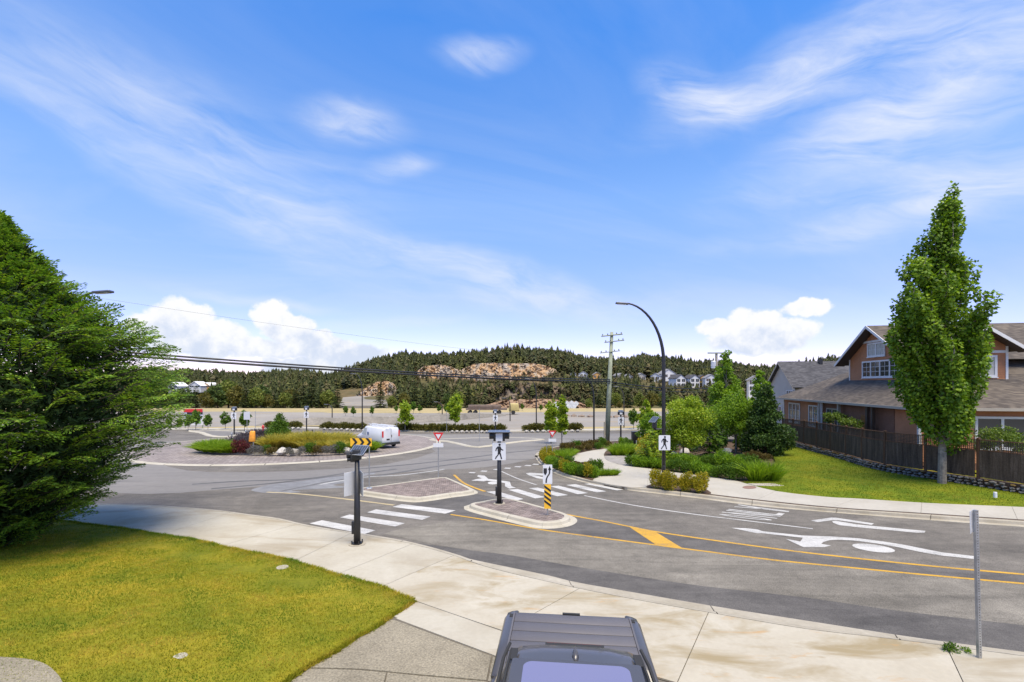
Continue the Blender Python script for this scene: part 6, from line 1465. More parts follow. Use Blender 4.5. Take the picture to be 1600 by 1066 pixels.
# grey neighbour
NH = Vector((34.7, 58, -1.2)); nh = thing('grey_house', 'pale grey house with dark gabled roof beyond the brown house', 'house', NH, EA)
zE, zR = 4.9 + 1.2, 7.85 + 1.2
mb = MB(); mb.v = [(0, 0, 0), (0, 8.6, 0), (0, 8.6, zE), (0, 4.3, zR), (0, 0, zE), (12, 0, 0), (12, 0, zE), (12, 8.6, 0), (12, 8.6, zE)]; mb.f = [(0, 4, 3, 2, 1), (0, 5, 6, 4), (1, 2, 8, 7)]; mb.m = [0] * 3; mb.build('core_wall', basic('grey_core', (.3, .29, .26), .8), nh)
M['grey_siding'] = basic('grey_siding', (.38, .36, .315), .75, .06, 1)
mb = MB(); clap(mb, 'x', -.003, 0, 8.6, 1, zE, .2); clap(mb, 'x', -.003, 0, 8.6, zE, zR - .3, .2, lambda z: (4.3 - (zR - z) / .686 + .05, 4.3 + (zR - z) / .686 - .05)); mb.build('wall', M['grey_siding'], nh)
mb = MB(); clap(mb, 'y', -.003, 0, 12, 1, zE, .2); mb.build('wall', M['grey_siding'], nh)
mb = MB()
for sg in (-1, 1): mb.slab([(-.5, 4.3, zR + .2), (12.5, 4.3, zR + .2), (12.5, 4.3 + sg * 4.9, zE - .22), (-.5, 4.3 + sg * 4.9, zE - .22)], (0, sg * .686, 1), .15)
rf = mb.build('roof', M['roof_dark'], nh)
mb = MB()
for sg in (-1, 1): mb.slab([(-.52, 4.3, zR + .16), (-.52, 4.3 + sg * 4.9, zE - .26), (-.52, 4.3 + sg * 4.9, zE - .52), (-.52, 4.3, zR - .1)], (-1, 0, 0), .05)
mb.build('bargeboard', M['gutter'], rf); MB().box(4.2, 4.6, 3.6, 4.0, zR - .2, zR + .5).box(8.2, 8.5, 3.8, 4.1, zR - .2, zR + .4).build('roof_vent', M['black'], rf)
hwin(nh, 'x', -.03, .4, 2.6, 4.4, 5.5, 2, 2, 3, .1); hwin(nh, 'x', -.03, 4.2, 6.0, 1.6, 3.4, 2, 2, 2, .1); hwin(nh, 'x', -.03, .8, 2.4, 1.6, 3.4, 2, 2, 2, .1)
# shrubs leaning over the fence
for i, (u, v, Y, s, lb) in enumerate([(1306, 652, 37.2, .62, 'leafy shrub branch over the fence before the second ground-floor window'), (1330, 661, 34.8, .55, 'low leafy branch over the fence left of the porch'), (1570, 686, 25.2, .95, 'spreading leafy garden shrub behind the fence at the right edge')]):
    p = AT(u, v, Y); t = thing('yard_shrub', lb, 'shrub', (p.x, p.y, -SL * Y + .35), 0, 'shrubs behind the fence'); hh = p.z + SL * Y - .35
    mb = MB()
    for k in range(5): a = k * 1.26; mb.tube([(0, 0, 0), (.2 * math.cos(a), .2 * math.sin(a), hh * .6), (s * 1.1 * math.cos(a), s * .8 * math.sin(a), hh + .2 * s)], [.04, .03, .01], 5)
    mb.build('stems', M['bark'], t)
    Pp, d = lobes_points(int(2600 * s), [((s * 1.0 * math.cos(a * 1.05), s * .6 * math.sin(a * 1.05), hh + s * .45 * math.sin(a * 2.3)), (s * .62, s * .5, s * .36)) for a in range(6)], .8); n = len(Pp)
    D = rdir(n); D[:, 2] -= .3; V_, F_ = leaf_geo(Pp, D, unit(rdir(n) + np.array([0, 0, 1])), .14, .07); link('crown', npmesh('crown', V_, F_, M['leaf_yard']), t)

# ------------------------------------------------------------------ pickup truck in the driveway
M['truck'] = basic('truck_paint', (.06, .057, .058), .34, .05, 1, metal=.0, coat=.45, spec=.45)
M['tonneau'] = basic('tonneau_vinyl', (.1, .094, .098), .55, .06, 2, bmp=.1, bscale=200, obj=True)
M['rubber'] = basic('rubber', (.02, .02, .02), .8, .1, 5); M['chrome'] = basic('chrome', (.6, .6, .6), .15, .05, 5, metal=1)
m, nt, b, _ = newmat('tinted_glass'); b.inputs['Base Color'].default_value = (.02, .022, .03, 1); b.inputs['Roughness'].default_value = .02; b.inputs['Specular IOR Level'].default_value = 1.0; b.inputs['Coat Weight'].default_value = 1; b.inputs['IOR'].default_value = 2.6; b.inputs['Coat Roughness'].default_value = .02; M['tint'] = m
m, nt, b, _ = newmat('sunroof_glass'); b.inputs['Base Color'].default_value = (.5, .42, .5, 1); b.inputs['Metallic'].default_value = .75; b.inputs['Roughness'].default_value = .08; M['sunroof'] = m
TY = 7.12; tz = .29
trk = thing('pickup_truck', 'dark grey pickup truck with a slatted bed cover parked in the driveway', 'pickup truck', (.89, TY, tz), R(-5.9))
def loft(name, secs, mat, parent, smooth_=True, cap=True):
    """secs = list of closed rings of equal length"""
    mb = MB(); k = len(secs[0])
    for s_ in secs: mb.v += [tuple(p) for p in s_]
    for i in range(len(secs) - 1):
        for j in range(k):
            a, b2 = i * k + j, i * k + (j + 1) % k; mb.f.append((a, b2, b2 + k, a + k)); mb.m.append(0)
    if cap: mb.f += [tuple(range(k))[::-1], tuple(range((len(secs) - 1) * k, len(secs) * k))]; mb.m += [0, 0]
    o = mb.build(name, mat, parent, smooth_); bm = bmesh.new(); bm.from_mesh(o.data); bmesh.ops.recalc_face_normals(bm, faces=bm.faces); bm.to_mesh(o.data); bm.free(); return o
def ring_y(y, w, z0, z1, rt=.12, rb=.08, k=4):
    out = []
    for cx_, cz_, r_, a0 in ((w - rt, z1 - rt, rt, 0), (-w + rt, z1 - rt, rt, 90), (-w + rb, z0 + rb, rb, 180), (w - rb, z0 + rb, rb, 270)):
        for i in range(k + 1): a = R(a0 + 90 * i / k); out.append((cx_ + r_ * math.cos(a), y, cz_ + r_ * math.sin(a)))
    return out
# body: tail at y = 0, nose at -5.7
loft('body', [ring_y(-.0, .82, .55, 1.27, .05), ring_y(-.05, .92, .5, 1.3, .06), ring_y(-.16, .97, .5, 1.315, .06), ring_y(-1.0, .99, .45, 1.33, .06), ring_y(-1.66, .99, .45, 1.34, .08), ring_y(-3.9, .99, .45, 1.22, .12), ring_y(-5.2, .97, .45, 1.15, .15), ring_y(-5.65, .88, .5, 1.02, .15)], M['truck'], trk)
for sx in (-1, 1):
    loft('bed_rail', [[(sx * min(x, xm + (x - .9) * .3), y, z) for x, z in ((.97, 1.29), (.985, 1.33), (.955, 1.362), (.86, 1.365), (.80, 1.352), (.80, 1.29))] for y, xm in ((-.0, .82), (-.03, .88), (-.08, .93), (-.18, .97), (-.8, 1.1), (-1.6, 1.1))], M['truck'], trk, True)
    MB().box(sx * .88 - .03, sx * .88 + .03, -.2, -.12, 1.362, 1.372).build('stake_pocket', M['rubber'], trk)
    MB().box(sx * .845 - .012, sx * .845 + .012, -1.6, -.1, 1.358, 1.385).build('cover_rail', M['tonneau'], trk)
bmobj('tailgate', rbox(1.74, .09, .72, .03), M['truck'], trk, (0, -.035, .62)); MB().box(-.13, .13, -.03, .012, 1.343, 1.362).build('tailgate_handle', M['rubber'], trk)
for i in range(6):
    y1 = -.1 - i * .255; bmobj('cover_slat', rbox(1.66, .236, .035, .005, 1), M['tonneau'], trk, (0, y1 - .125, 1.345))
MB().box(-.84, .84, -1.64, -.09, 1.3, 1.347).build('cover_deck', M['rubber'], trk)
# cab greenhouse and roof
def cab_ring(y, wb, wt, z1, r_=.13): return [(wb, y, 1.2), (wt, y, z1 - r_), (wt - .04, y, z1 - .05), (wt - .16, y, z1 - .005), (wt * .5, y, z1 + .02), (0, y, z1 + .028), (-wt * .5, y, z1 + .02), (-wt + .16, y, z1 - .005), (-wt + .04, y, z1 - .05), (-wt, y, z1 - .13), (-wb, y, 1.2)]
cab = loft('cab', [cab_ring(-1.72, .93, .70, 1.55, .05), cab_ring(-1.74, .94, .73, 1.80), cab_ring(-1.80, .95, .745, 1.835), cab_ring(-2.0, .96, .76, 1.855), cab_ring(-2.9, .97, .77, 1.875), cab_ring(-3.5, .97, .75, 1.85), cab_ring(-3.75, .97, .72, 1.80), cab_ring(-4.6, .95, .9, 1.26)], M['truck'], trk)
for sx in (-1, 1):
    MB().tube([(sx * .70, -1.9, 1.845), (sx * .715, -2.3, 1.862), (sx * .72, -3.5, 1.85)], .016, 6).build('roof_ditch', M['rubber'], trk)
    MB().quad((sx * .972, -1.95, 1.3), (sx * .972, -3.3, 1.3), (sx * .80, -3.25, 1.74), (sx * .80, -2.0, 1.73)).build('side_window', M['tint'], trk)
    bmobj('mirror', rbox(.24, .12, .2, .04), M['truck'], trk, (sx * 1.13, -3.6, 1.25))
    MB().box(sx * .93 - .06, sx * .93 + .05, -.07, .012, .8, 1.22).build('tail_lamp', M['sign_red'], trk)
    MB().tube([(sx * .735, -1.76, 1.83), (sx * .78, -2.0, 1.80), (sx * .79, -2.6, 1.80), (sx * .8, -3.4, 1.78)], .02, 6).build('drip_moulding', M['rubber'], trk)
    MB().box(sx * .66 - .035, sx * .66 + .035, -2.14, -1.93, 1.862, 1.874).build('rack_socket', M['rubber'], trk)
MB().box(-.33, .33, -1.79, -1.735, 1.80, 1.85).build('brake_lamp', M['rubber'], trk); MB().box(-.31, .31, -1.735, -1.725, 1.815, 1.845).build('brake_lens', M['sign_red'], trk)
fin = loft('shark_fin', [[(.035, -2.13, 1.872), (0, -2.13, 1.9), (-.035, -2.13, 1.872)], [(.045, -2.06, 1.872), (0, -2.06, 1.945), (-.045, -2.06, 1.872)], [(.03, -1.97, 1.872), (0, -1.955, 1.955), (-.03, -1.97, 1.872)], [(.012, -1.9, 1.868), (0, -1.9, 1.89), (-.012, -1.9, 1.868)]], M['truck'], trk)
MB().tube([(x, -2.155 + .02 * (x * x), 1.889 - .03 * x * x) for x in [i * .068 - .68 for i in range(21)]], .006, 5).build('roof_seam', M['rubber'], trk)
def sheet_roof(name, x0, y0, y1, z, r_, mat, dz):
    pts = rrect(2 * x0, y0 - y1, r_, 6, 0, (y0 + y1) / 2); mb = MB(); mb.slab([(x, y, z + dz) for x, y in pts], (0, 0, 1), .015); return mb.build(name, mat, trk)
sheet_roof('roof_panel', .665, -2.165, -3.45, 1.9, .03, M['truck'], .0); sheet_roof('sunroof', .54, -2.215, -3.2, 1.9, .1, M['sunroof'], .006)
MB().quad((.8, -1.67, 1.3), (-.8, -1.67, 1.3), (-.66, -1.745, 1.76), (.66, -1.745, 1.76)).build('rear_window', M['tint'], trk)
MB().quad((-.86, -4.52, 1.32), (.86, -4.52, 1.32), (.68, -3.8, 1.79), (-.68, -3.8, 1.79)).build('windscreen', M['tint'], trk)
bmobj('rear_bumper', rbox(1.8, .2, .2, .05), M['chrome'], trk, (0, .06, .5))
def wheel(parent, x, y, r_=.39, w=.26, z=None):
    wh = MB().tube([(x - w / 2, y, z or r_), (x - w / 2 + .03, y, z or r_), (x + w / 2 - .03, y, z or r_), (x + w / 2, y, z or r_)], [r_ * .9, r_, r_, r_ * .9], 20).build('wheel', M['rubber'], parent); MB().tube([(x - w / 2 - .005, y, z or r_), (x + w / 2 + .005, y, z or r_)], r_ * .62, 14).build('rim', M['steel'], wh)
for sx in (-1, 1):
    for y in (-1.15, -4.75): wheel(trk, sx * .87, y)

# ------------------------------------------------------------------ white cargo van
vp = G(611, 700.5, .06); van = thing('white_van', 'white cargo van with roof rack rounding the roundabout', 'van', vp, R(44), None, .92)
M['van'] = basic('van_white', (.56, .57, .585), .35, .04, 2, coat=.4)
def vring(y, w, z0, z1, t_): return [(w, y, z0), (w + .02, y, z0 + .5), (w, y, min(z1 - .1, 1.15)), (w - t_, y, z1 - .12), (w - t_ - .1, y, z1), (-w + t_ + .1, y, z1), (-w + t_, y, z1 - .12), (-w, y, min(z1 - .1, 1.15)), (-w - .02, y, z0 + .5), (-w, y, z0)]
loft('body', [vring(0, .93, .4, 1.98, .12), vring(.06, .97, .35, 2.04, .1), vring(3.4, .98, .35, 2.06, .1), vring(3.8, .98, .35, 2.03, .12), vring(4.55, .97, .38, 1.28, .06), vring(5.3, .94, .4, 1.08, .06), vring(5.5, .86, .45, .95, .06)], M['van'], van)
for sx in (-1, 1):
    MB().quad((sx * .995, 3.35, 1.22), (sx * .985, 4.3, 1.22), (sx * .9, 3.82, 1.86), (sx * .905, 3.35, 1.88)).build('side_window', M['tint'], van)
    MB().box(sx * .9 - .07, sx * .9 + .07, -.02, .06, 1.15, 1.75).build('tail_lamp', M['sign_red'], van)
    for y in (1.05, 4.55): wheel(van, sx * .88, y, .37, .24)
    MB().tube([(sx * .62, .1, 2.18), (sx * .62, 3.2, 2.18)], .03, 6).build('rack_rail', M['sign_white'], van)
MB().box(-.95, .95, -.14, .06, .38, .6).build('rear_bumper', M['rubber'], van); MB().box(-.012, .012, -.012, .0, .6, 1.95).build('door_seam', M['rubber'], van); MB().box(-.5, -.15, -.015, -.003, .82, .98).build('number_plate', M['rubber'], van)
MB().box(.05, .09, -.04, 0, 1.1, 1.35).build('door_handle', M['rubber'], van)
mb = MB()
for y in (.3, 1.2, 2.1, 3.0): mb.tube([(-.7, y, 2.05), (-.68, y, 2.17), (.68, y, 2.17), (.7, y, 2.05)], .022, 6)
mb.build('rack_bars', M['sign_white'], van)
lad = thing('ladder', 'white ladder lying on the roof rack of the white van', 'ladder', vp, R(44), None, .92)
for x in (-.55, -.15): MB().box(x - .03, x + .03, -.35, 3.6, 2.215, 2.3).build('side_rail', M['sign_white'], lad)
for i in range(11): MB().tube([(-.55, -.2 + i * .36, 2.257), (-.15, -.2 + i * .36, 2.257)], .02, 6).build('rung', M['sign_white'], lad)
MB().lathe([(0, 0), (.17, 0), (.17, .004), (0, .004)], 14).build('round_logo', basic('logo_blue', (.05, .12, .3), .4), van, loc=(-1.0, 2.9, 1.35)).rotation_euler = (0, R(-90), 0)
windsc = MB().quad((-.8, 4.5, 1.32), (.8, 4.5, 1.32), (.74, 3.9, 1.92), (-.74, 3.9, 1.92)).build('windscreen', M['tint'], van)
# ------------------------------------------------------------------ distance: rock faces, houses, trees, wood
M['cliff'] = layered('cliff', [(.28, (.2, .175, .15)), (.42, (.36, .31, .25)), (.52, (.38, .235, .115)), (.62, (.34, .275, .2)), (.75, (.22, .205, .19))], (.11, .6), .95, .8, .9, .35, .2, (1, 1, .5))
M['cliff_brown'] = layered('cliff_brown', [(.28, (.06, .045, .028)), (.5, (.12, .088, .055)), (.72, (.23, .19, .145))], (.09, .5), .95, .8, .8, .4, .2, (1, 1, .6))
M['earth'] = layered('earth', [(.3, (.22, .14, .085)), (.7, (.32, .22, .14))], (.1, .6), .95, .5, 1, .25)
M['tan_wall'] = basic('tan_wall', (.42, .35, .26), .8, .1, .5); M['tarp'] = basic('tarp', (.3, .3, .3), .7, .35, .6); M['orange_wall'] = basic('orange_wall', (.6, .33, .1), .8, .12, .5); M['roof_grey'] = basic('roof_grey', (.2, .2, .21), .85, .1, .5); M['roof_pale'] = basic('roof_pale', (.6, .6, .6), .7, .1, .5)
M['rust'] = basic('rust_brown', (.14, .1, .075), .8, .3, 1); M['lorry_yellow'] = basic('lorry_yellow', (.4, .32, .12), .5, .15, 1); M['gravel_rock'] = basic('gravel_rock', (.2, .15, .11), .9, .3, 1); M['pale_rock'] = basic('pale_rock', (.36, .34, .3), .9, .15, 2)
M['leaf_midfar'] = foliage('leaf_midfar', [(.04, .075, .018), (.075, .115, .028), (.11, .15, .04)], .2, .7, .3); M['leaf_limefar'] = foliage('leaf_limefar', [(.08, .115, .02), (.13, .165, .03), (.19, .2, .045)], .25, .7, .3)
M['leaf_thicket'] = foliage('leaf_thicket', [(.04, .045, .018), (.065, .066, .027), (.095, .08, .036), (.115, .105, .04)], .15, .8, .08)
M['leaf_ridge'] = foliage('leaf_ridge', [(.03, .04, .018), (.06, .07, .028), (.1, .085, .04)], .12, .8, .08)
CP = {}
def cliff(label, pts, mat, depth=9, seed=0, nz=14, nx=90):
    """rock face between a crest line and a foot line: pts = [(u, v_top, v_foot, Y)]"""
    rs = np.random.default_rng(seed); us = np.linspace(pts[0][0], pts[-1][0], nx); ar = np.array(pts, float)
    vt, vf, yy = (np.interp(us, ar[:, 0], ar[:, i]) for i in (1, 2, 3)); mb = MB(); rows = []
    for j in range(nz + 1):
        f = j / nz; row = []
        for i in range(nx):
            Y = yy[i] + depth * .8 * (math.floor(f * 4 + .5 * math.sin(i * .23 + seed)) / 4 * .7 + f * .3) + 1.5 * math.sin(i * .45 + seed) * math.sin(j * .5 + i * .16) + rs.normal() * .5 + 1.1 * ((i * 7919 + seed * 31) % 5 == 0); v = vf[i] + (vt[i] - vf[i]) * f + rs.normal() * .25
            row.append(AT(us[i], v, Y))
        rows.append(row)
    for a, b in zip(rows, rows[1:]): mb.strip(a, b)
    CP.setdefault(mat, []).extend([tuple(p) for r_ in rows[:-2] for p in r_])
    top = rows[-1]; mb.strip(top, [p + Vector((0, depth * 1.6, -1.2)) for p in top])
    mb.strip([rows[0][i] + Vector((0, -1, -6)) for i in range(nx)], rows[0])
    return struct(mb.build('rock_face', M[mat], None))
cliff('', [(652, 580, 592, 384), (662, 572, 592, 386), (690, 570, 593, 388), (705, 573, 592, 388), (716, 578, 592, 388), (728, 579, 592, 390)], 'cliff', seed=1)
cliff('', [(722, 577, 592, 394), (740, 569, 592, 392), (765, 567, 593, 392), (800, 568, 594, 391), (835, 568, 594, 391), (852, 571, 594, 390), (868, 577, 594, 389), (874, 588, 594, 388)], 'cliff', seed=2)
cliff('', [(556, 617, 621, 300), (572, 606, 621, 302), (588, 597, 620, 304), (604, 595, 618, 306), (618, 604, 618, 306), (628, 612, 618, 306)], 'cliff', seed=3)
cliff('', [(738, 626, 646, 268), (760, 606, 645, 270), (790, 599, 643, 272), (820, 598, 642, 272), (850, 600, 640, 272), (880, 606, 640, 270), (910, 618, 640, 268), (925, 630, 640, 266)], 'cliff_brown', seed=4, depth=14)
cliff('', [(745, 636, 648, 232), (790, 625, 647, 236), (850, 623, 645, 236), (905, 628, 644, 234), (925, 636, 643, 232)], 'earth', seed=5, depth=10)
# pale tarpaulin slope
mb = MB(); tp = []
for j in range(9):
    f_ = j / 8; a_, b_t = AT(850 + 16 * f_, 641 - 14 * f_, 205 + 24 * f_), AT(897 + 8 * f_, 642 - 15 * f_, 205 + 24 * f_)
    tp.append([a_.lerp(b_t, i / 16) + Vector((0, 0, .35 * math.sin(i * 1.9 + j * .7) + rnd.uniform(-.2, .2) - .6 * abs(i / 8 - 1) ** 3)) for i in range(17)])
for r0, r1 in zip(tp, tp[1:]): mb.strip(r0, r1)
mb.strip([p - Vector((0, 0, 4)) for p in tp[0]], tp[0]); struct(mb.build('tarp_slope', M['tarp']))
# gravel terrace left of the hill, grassy slope by the houses
struct(MB().solid([AT(530, 634, 236), AT(606, 634, 236), AT(604, 619.5, 300), AT(560, 619, 300), AT(536, 621, 292)], 5).build('gravel_terrace', M['gravel']))
struct(MB().poly([AT(1000, 612, 330), AT(1105, 618, 325), AT(1200, 618, 325), AT(1200, 606, 372), AT(1100, 602, 372), AT(1030, 604, 372)]).build('grass_slope', M['drygrass']))
def far_house(label, u, v, Y, w, h, d, wall, roof, fl=2, rot=0, cat='house'):
    w *= rnd.uniform(.65, 1.05); h *= rnd.uniform(.7, 1.0); rot = rnd.uniform(-.45, .45); u += rnd.uniform(-3, 3)
    if wall == 'trim' and Y > 345: wall = rnd.choice(['trim', 'trim', 'tan_wall', 'grey_siding'])
    p = AT(u, v, Y); t = thing('hillside_house', label, cat, p, rot, 'houses on the far hillside'); mb = MB()
    mb.box(-w / 2, w / 2, 0, d, -3, h); mb.f.append((len(mb.v), len(mb.v) + 1, len(mb.v) + 2)); mb.m.append(0); mb.v += [(-w / 2, 0, h), (w / 2, 0, h), (0, 0, h + w * .3)]
    mb.build('wall', M[wall], t); mb = MB()
    for sg in (-1, 1): mb.slab([(0, -.5, h + w * .3 + .2), (0, d + .5, h + w * .3 + .2), (sg * (w / 2 + .5), d + .5, h - .15), (sg * (w / 2 + .5), -.5, h - .15)], (sg * .6, 0, 1), .25)
    mb.build('roof', M[roof], t)
    for f in range(fl):
        for k in range(2):
            x = -w * .25 + k * w * .5; z = .5 + f * h / fl; o = MB().box(x - w * .16, x + w * .16, -.12, -.02, z, z + h / fl * .62).build('window', M['glass'], t)
            MB().box(x - .05, x + .05, -.17, -.13, z, z + h / fl * .62).build('frame', M['trim'], o)
    return t
far_house('white two-storey hillside house with dark balconies right of the street lamp', 1062, 604.5, 340, 9, 6.5, 8, 'trim', 'roof_dark')
far_house('white gabled hillside house next to the one with balconies', 1084, 604.5, 340, 9, 6.5, 8, 'trim', 'roof_dark')
far_house('orange sheathed unfinished house right of the white hillside pair', 1099, 603, 345, 6, 6, 8, 'orange_wall', 'roof_dark')
far_house('long white flat-fronted house behind the white hillside pair', 1046, 590, 375, 13, 3.2, 7, 'trim', 'roof_grey', 1)
far_house('grey roofed house with white gables left of the street lamp', 1022, 594, 370, 10, 4.2, 8, 'trim', 'roof_grey', 1); far_house('small white gabled house left of the grey roofed one', 1005, 594, 372, 8, 4, 8, 'trim', 'roof_grey', 1)
far_house('white house half hidden by trees right of the leaning pole', 983, 594, 375, 7, 3.6, 8, 'trim', 'roof_grey', 1); far_house('pale house partly hidden right beside the leaning pole', 969, 592, 378, 7, 3.4, 8, 'trim', 'roof_grey', 1)
far_house('orange wrapped house left of the leaning pole', 931, 591, 380, 8, 3.6, 8, 'orange_wall', 'roof_grey', 1); far_house('pale house in the trees left of the orange wrapped one', 909, 590, 382, 8, 3.6, 8, 'trim', 'roof_grey', 1); far_house('small pale house at the edge of the quarry trees', 893, 589, 384, 6, 3.2, 8, 'trim', 'roof_grey', 1)
far_house('tall white house high among the trees above the orange one', 929, 577, 405, 7, 4.5, 8, 'trim', 'roof_grey', 2)
far_house('white house seen between the columnar trees and the grey house', 1180, 612, 150, 4, 4.6, 6, 'trim', 'roof_grey', 2); far_house('white house partly behind the tall columnar tree', 1113, 603, 330, 8, 6, 8, 'trim', 'roof_grey', 2)
far_house('low white house with flat roof in the far left trees', 268, 607, 300, 8, 1.6, 7, 'trim', 'roof_pale', 1); far_house('white house with bright roof second in the far left trees', 303, 606, 305, 8, 1.7, 7, 'trim', 'roof_pale', 1); far_house('orange roofed house in the far left trees', 323, 605.5, 310, 6, 1.6, 7, 'orange_wall', 'roof_pale', 1)
# flatbed lorry in the lots
fp = G(770, 647.5, dz_far); fp = Vector((fp.x, fp.y, float(ter(fp.x, fp.y)))); t = thing('flatbed_lorry', 'long brown flatbed lorry parked in the far lot', 'lorry', fp)
MB().box(-6.5, 3.5, -1.2, 1.2, 1.1, 1.5).build('flatbed', M['rust'], t); bmobj('load', rbox(8, 2, .8, .1), M['rust'], t, (-2, 0, 1.5)); bmobj('cab', rbox(2.6, 2.2, 1.9, .2, 2, .2, .1), M['lorry_yellow'], t, (5.2, 0, .8))
for x in (-5.6, -4.3, 1.6, 5.0): MB().tube([(x, -1.25, .5), (x, 1.25, .5)], .5, 12).build('wheel', M['rubber'], t)
for u, v, lb in ((614, 659, 'white concrete barrier on the gravel bank, left one'), (624, 658.5, 'white concrete barrier on the gravel bank, right one')):
    p = G(u, v, dz_far); tag(MB().box(-.75, .75, -.25, .25, 0, .9, tx=.02, ty=.16).build('concrete_barrier', M['trim'], None, loc=p), lb, 'barrier', 'barriers in the gravel lot')
for i, (u, v) in enumerate(((886, 650), (897, 650.5), (909, 651), (922, 651.5), (951, 652), (963, 652), (978, 652))):
    p = G(u, v, dz_far); tag(link('lot_boulder', rock_mesh(300 + i, 1, .7, 'gravel_rock'), None, p, i, (1.1, .9, .8)), ORD[i] + ' brown boulder from the left in the row edging the far lot', 'boulder', 'boulders edging the far lot')
# young trees in the lots
ym = [broad_meshes(4.0, .95, 1.0, 900, M['leaf_mid'], .34, .26, 400 + i, .05, 9) for i in range(3)]; yl = [broad_meshes(4.6, 1.0, 1.1, 1100, M['leaf_lime'], .34, .26, 410 + i, .05, 10) for i in range(2)]
yt = [(294, 672, 24, ym, 'left of the red hydrant, nearest the hoarding'), (281, 671, 20, ym, 'before the red topped hoarding'), (325, 672.5, 27, ym, 'third from the hoarding'), (352, 671, 30, ym, 'left of the far crossing beacon'), (382, 674, 36, ym, 'just left of the red hydrant'), (306, 672, 34, ym, 'right beside the red topped hoarding'), (264, 669, 20, ym, 'at the fringe of the cypress'),
      (540, 650, 17, ym, 'above the golden grass, left of two'), (552, 651, 17, ym, 'above the golden grass, right of two'), (581, 650, 17, ym, 'right above the white van'), (619, 646, 14, ym, 'on the lot edge, right of the van'), (633, 674, 46, yl, 'bright lime, behind the white van'), (646, 646, 20, ym, 'at the foot of the dark conifers, left'), (656, 646, 15, ym, 'at the foot of the dark conifers, second'), (686, 646, 15, ym, 'at the foot of the dark conifers, third'), (697, 648, 18, ym, 'at the foot of the dark conifers, fourth'),
      (712, 673, 54, yl, 'large bright green, above the left yield sign'), (816, 642, 13, ym, 'left of the far lamp before the brown slope'), (845, 644, 13, ym, 'right of the far lamp before the tarpaulin'), (990, 671, 36, ym, 'right of the leaning pole beyond the road')]
for u, v, hpx, ms, lb in yt:
    p = G(u, v, .08 if v > 660 else dz_far); s = hpx * p.y / F / 4.2; tree('young_tree', 'young round-headed tree ' + lb, 'tree', ms[rnd.randrange(len(ms))], p, rnd.uniform(0, 6), s, 'young trees in the lots')
# planting strips by the far pavement
fs_ = [bush_mesh('shrub', 260, .5, .6, .2, .1, M['leaf_olive'], 7, .4, 500 + i) for i in range(3)]; wr = rock_mesh(520, 1, .7, 'pale_rock')
def strip_pl(us, lb, stones=True):
    n = len(us)
    for i, u in enumerate(us):
        v = np.interp(u, [p[0] for p in fsw], [p[1] for p in fsw]) - 1.6
        tag(link('strip_shrub', fs_[i % 3], None, G(u, v, .1), rnd.uniform(0, 6), rnd.uniform(1.1, 1.6)), ORD[i] + ' olive shrub from the left in the far strip ' + lb, 'shrub', 'far strip shrubs ' + lb)
        if stones and i % 2 == 0: tag(link('strip_stone', wr, None, G(u + 2.5, v + .9, .15), rnd.uniform(0, 6), (.42, .3, .3)), ORD[i // 2] + ' pale stone from the left in the far strip ' + lb, 'stone', 'far strip stones ' + lb)
strip_pl(list(np.linspace(420, 468, 12)), 'behind the island conifer'); strip_pl(list(np.linspace(505, 566, 15)), 'left of the white van'); strip_pl(list(np.linspace(622, 700, 22)), 'right of the white van', False); strip_pl(list(np.linspace(704, 785, 22)), 'behind the left yield sign'); strip_pl(list(np.linspace(820, 905, 20)), 'left of the leaning utility pole')
# row of separate trees at the edge of the lots
cm = [conifer_meshes(12, 3.3, 19, 10, M['needle_mid'], 1.0, .42, 600 + i, .3, .3) for i in range(4)]; bmm = [broad_meshes(9, 3.6, 1.0, 1500, M[['leaf_olive', 'leaf_midfar', 'leaf_limefar'][i % 3]], .75, .6, 620 + i, .25, 14, bark='bark_dark') for i in range(6)]
row = [(258, 600, 'c'), (280, 607, 'b'), (306, 602, 'c'), (322, 612, 'b'), (340, 600, 'b'), (357, 592, 'b'), (372, 600, 'b'), (384, 602, 'c'), (400, 604, 'b'), (416, 614, 'b'), (428, 612, 'c'), (446, 612, 'b'), (462, 602, 'c'), (487, 590, 'c'), (501, 604, 'c'), (527, 602, 'c'),
       (594, 598, 'c'), (612, 618, 'b'), (630, 612, 'b'), (648, 596, 'c'), (664, 602, 'c'), (684, 604, 'c'), (700, 614, 'b'), (716, 610, 'b'), (732, 600, 'c'), (742, 618, 'c'), (920, 622, 'b'), (936, 610, 'c'), (950, 604, 'c'), (962, 612, 'b'), (968, 626, 'b'), (981, 608, 'c'), (1000, 612, 'b'), (1018, 610, 'b'), (1036, 612, 'b'), (1056, 616, 'b'), (1078, 618, 'b')]
row += [(235, 598, 'c'), (245, 604, 'b'), (269, 598, 'c'), (293, 604, 'b'), (331, 604, 'c'), (394, 596, 'c'), (408, 600, 'b'), (438, 604, 'c'), (454, 606, 'b'), (474, 598, 'c'), (512, 608, 'b'), (672, 608, 'c'), (709, 602, 'c')]
ORD3 = ORD + ['twenty-fifth', 'twenty-sixth', 'twenty-seventh', 'twenty-eighth', 'twenty-ninth', 'thirtieth']
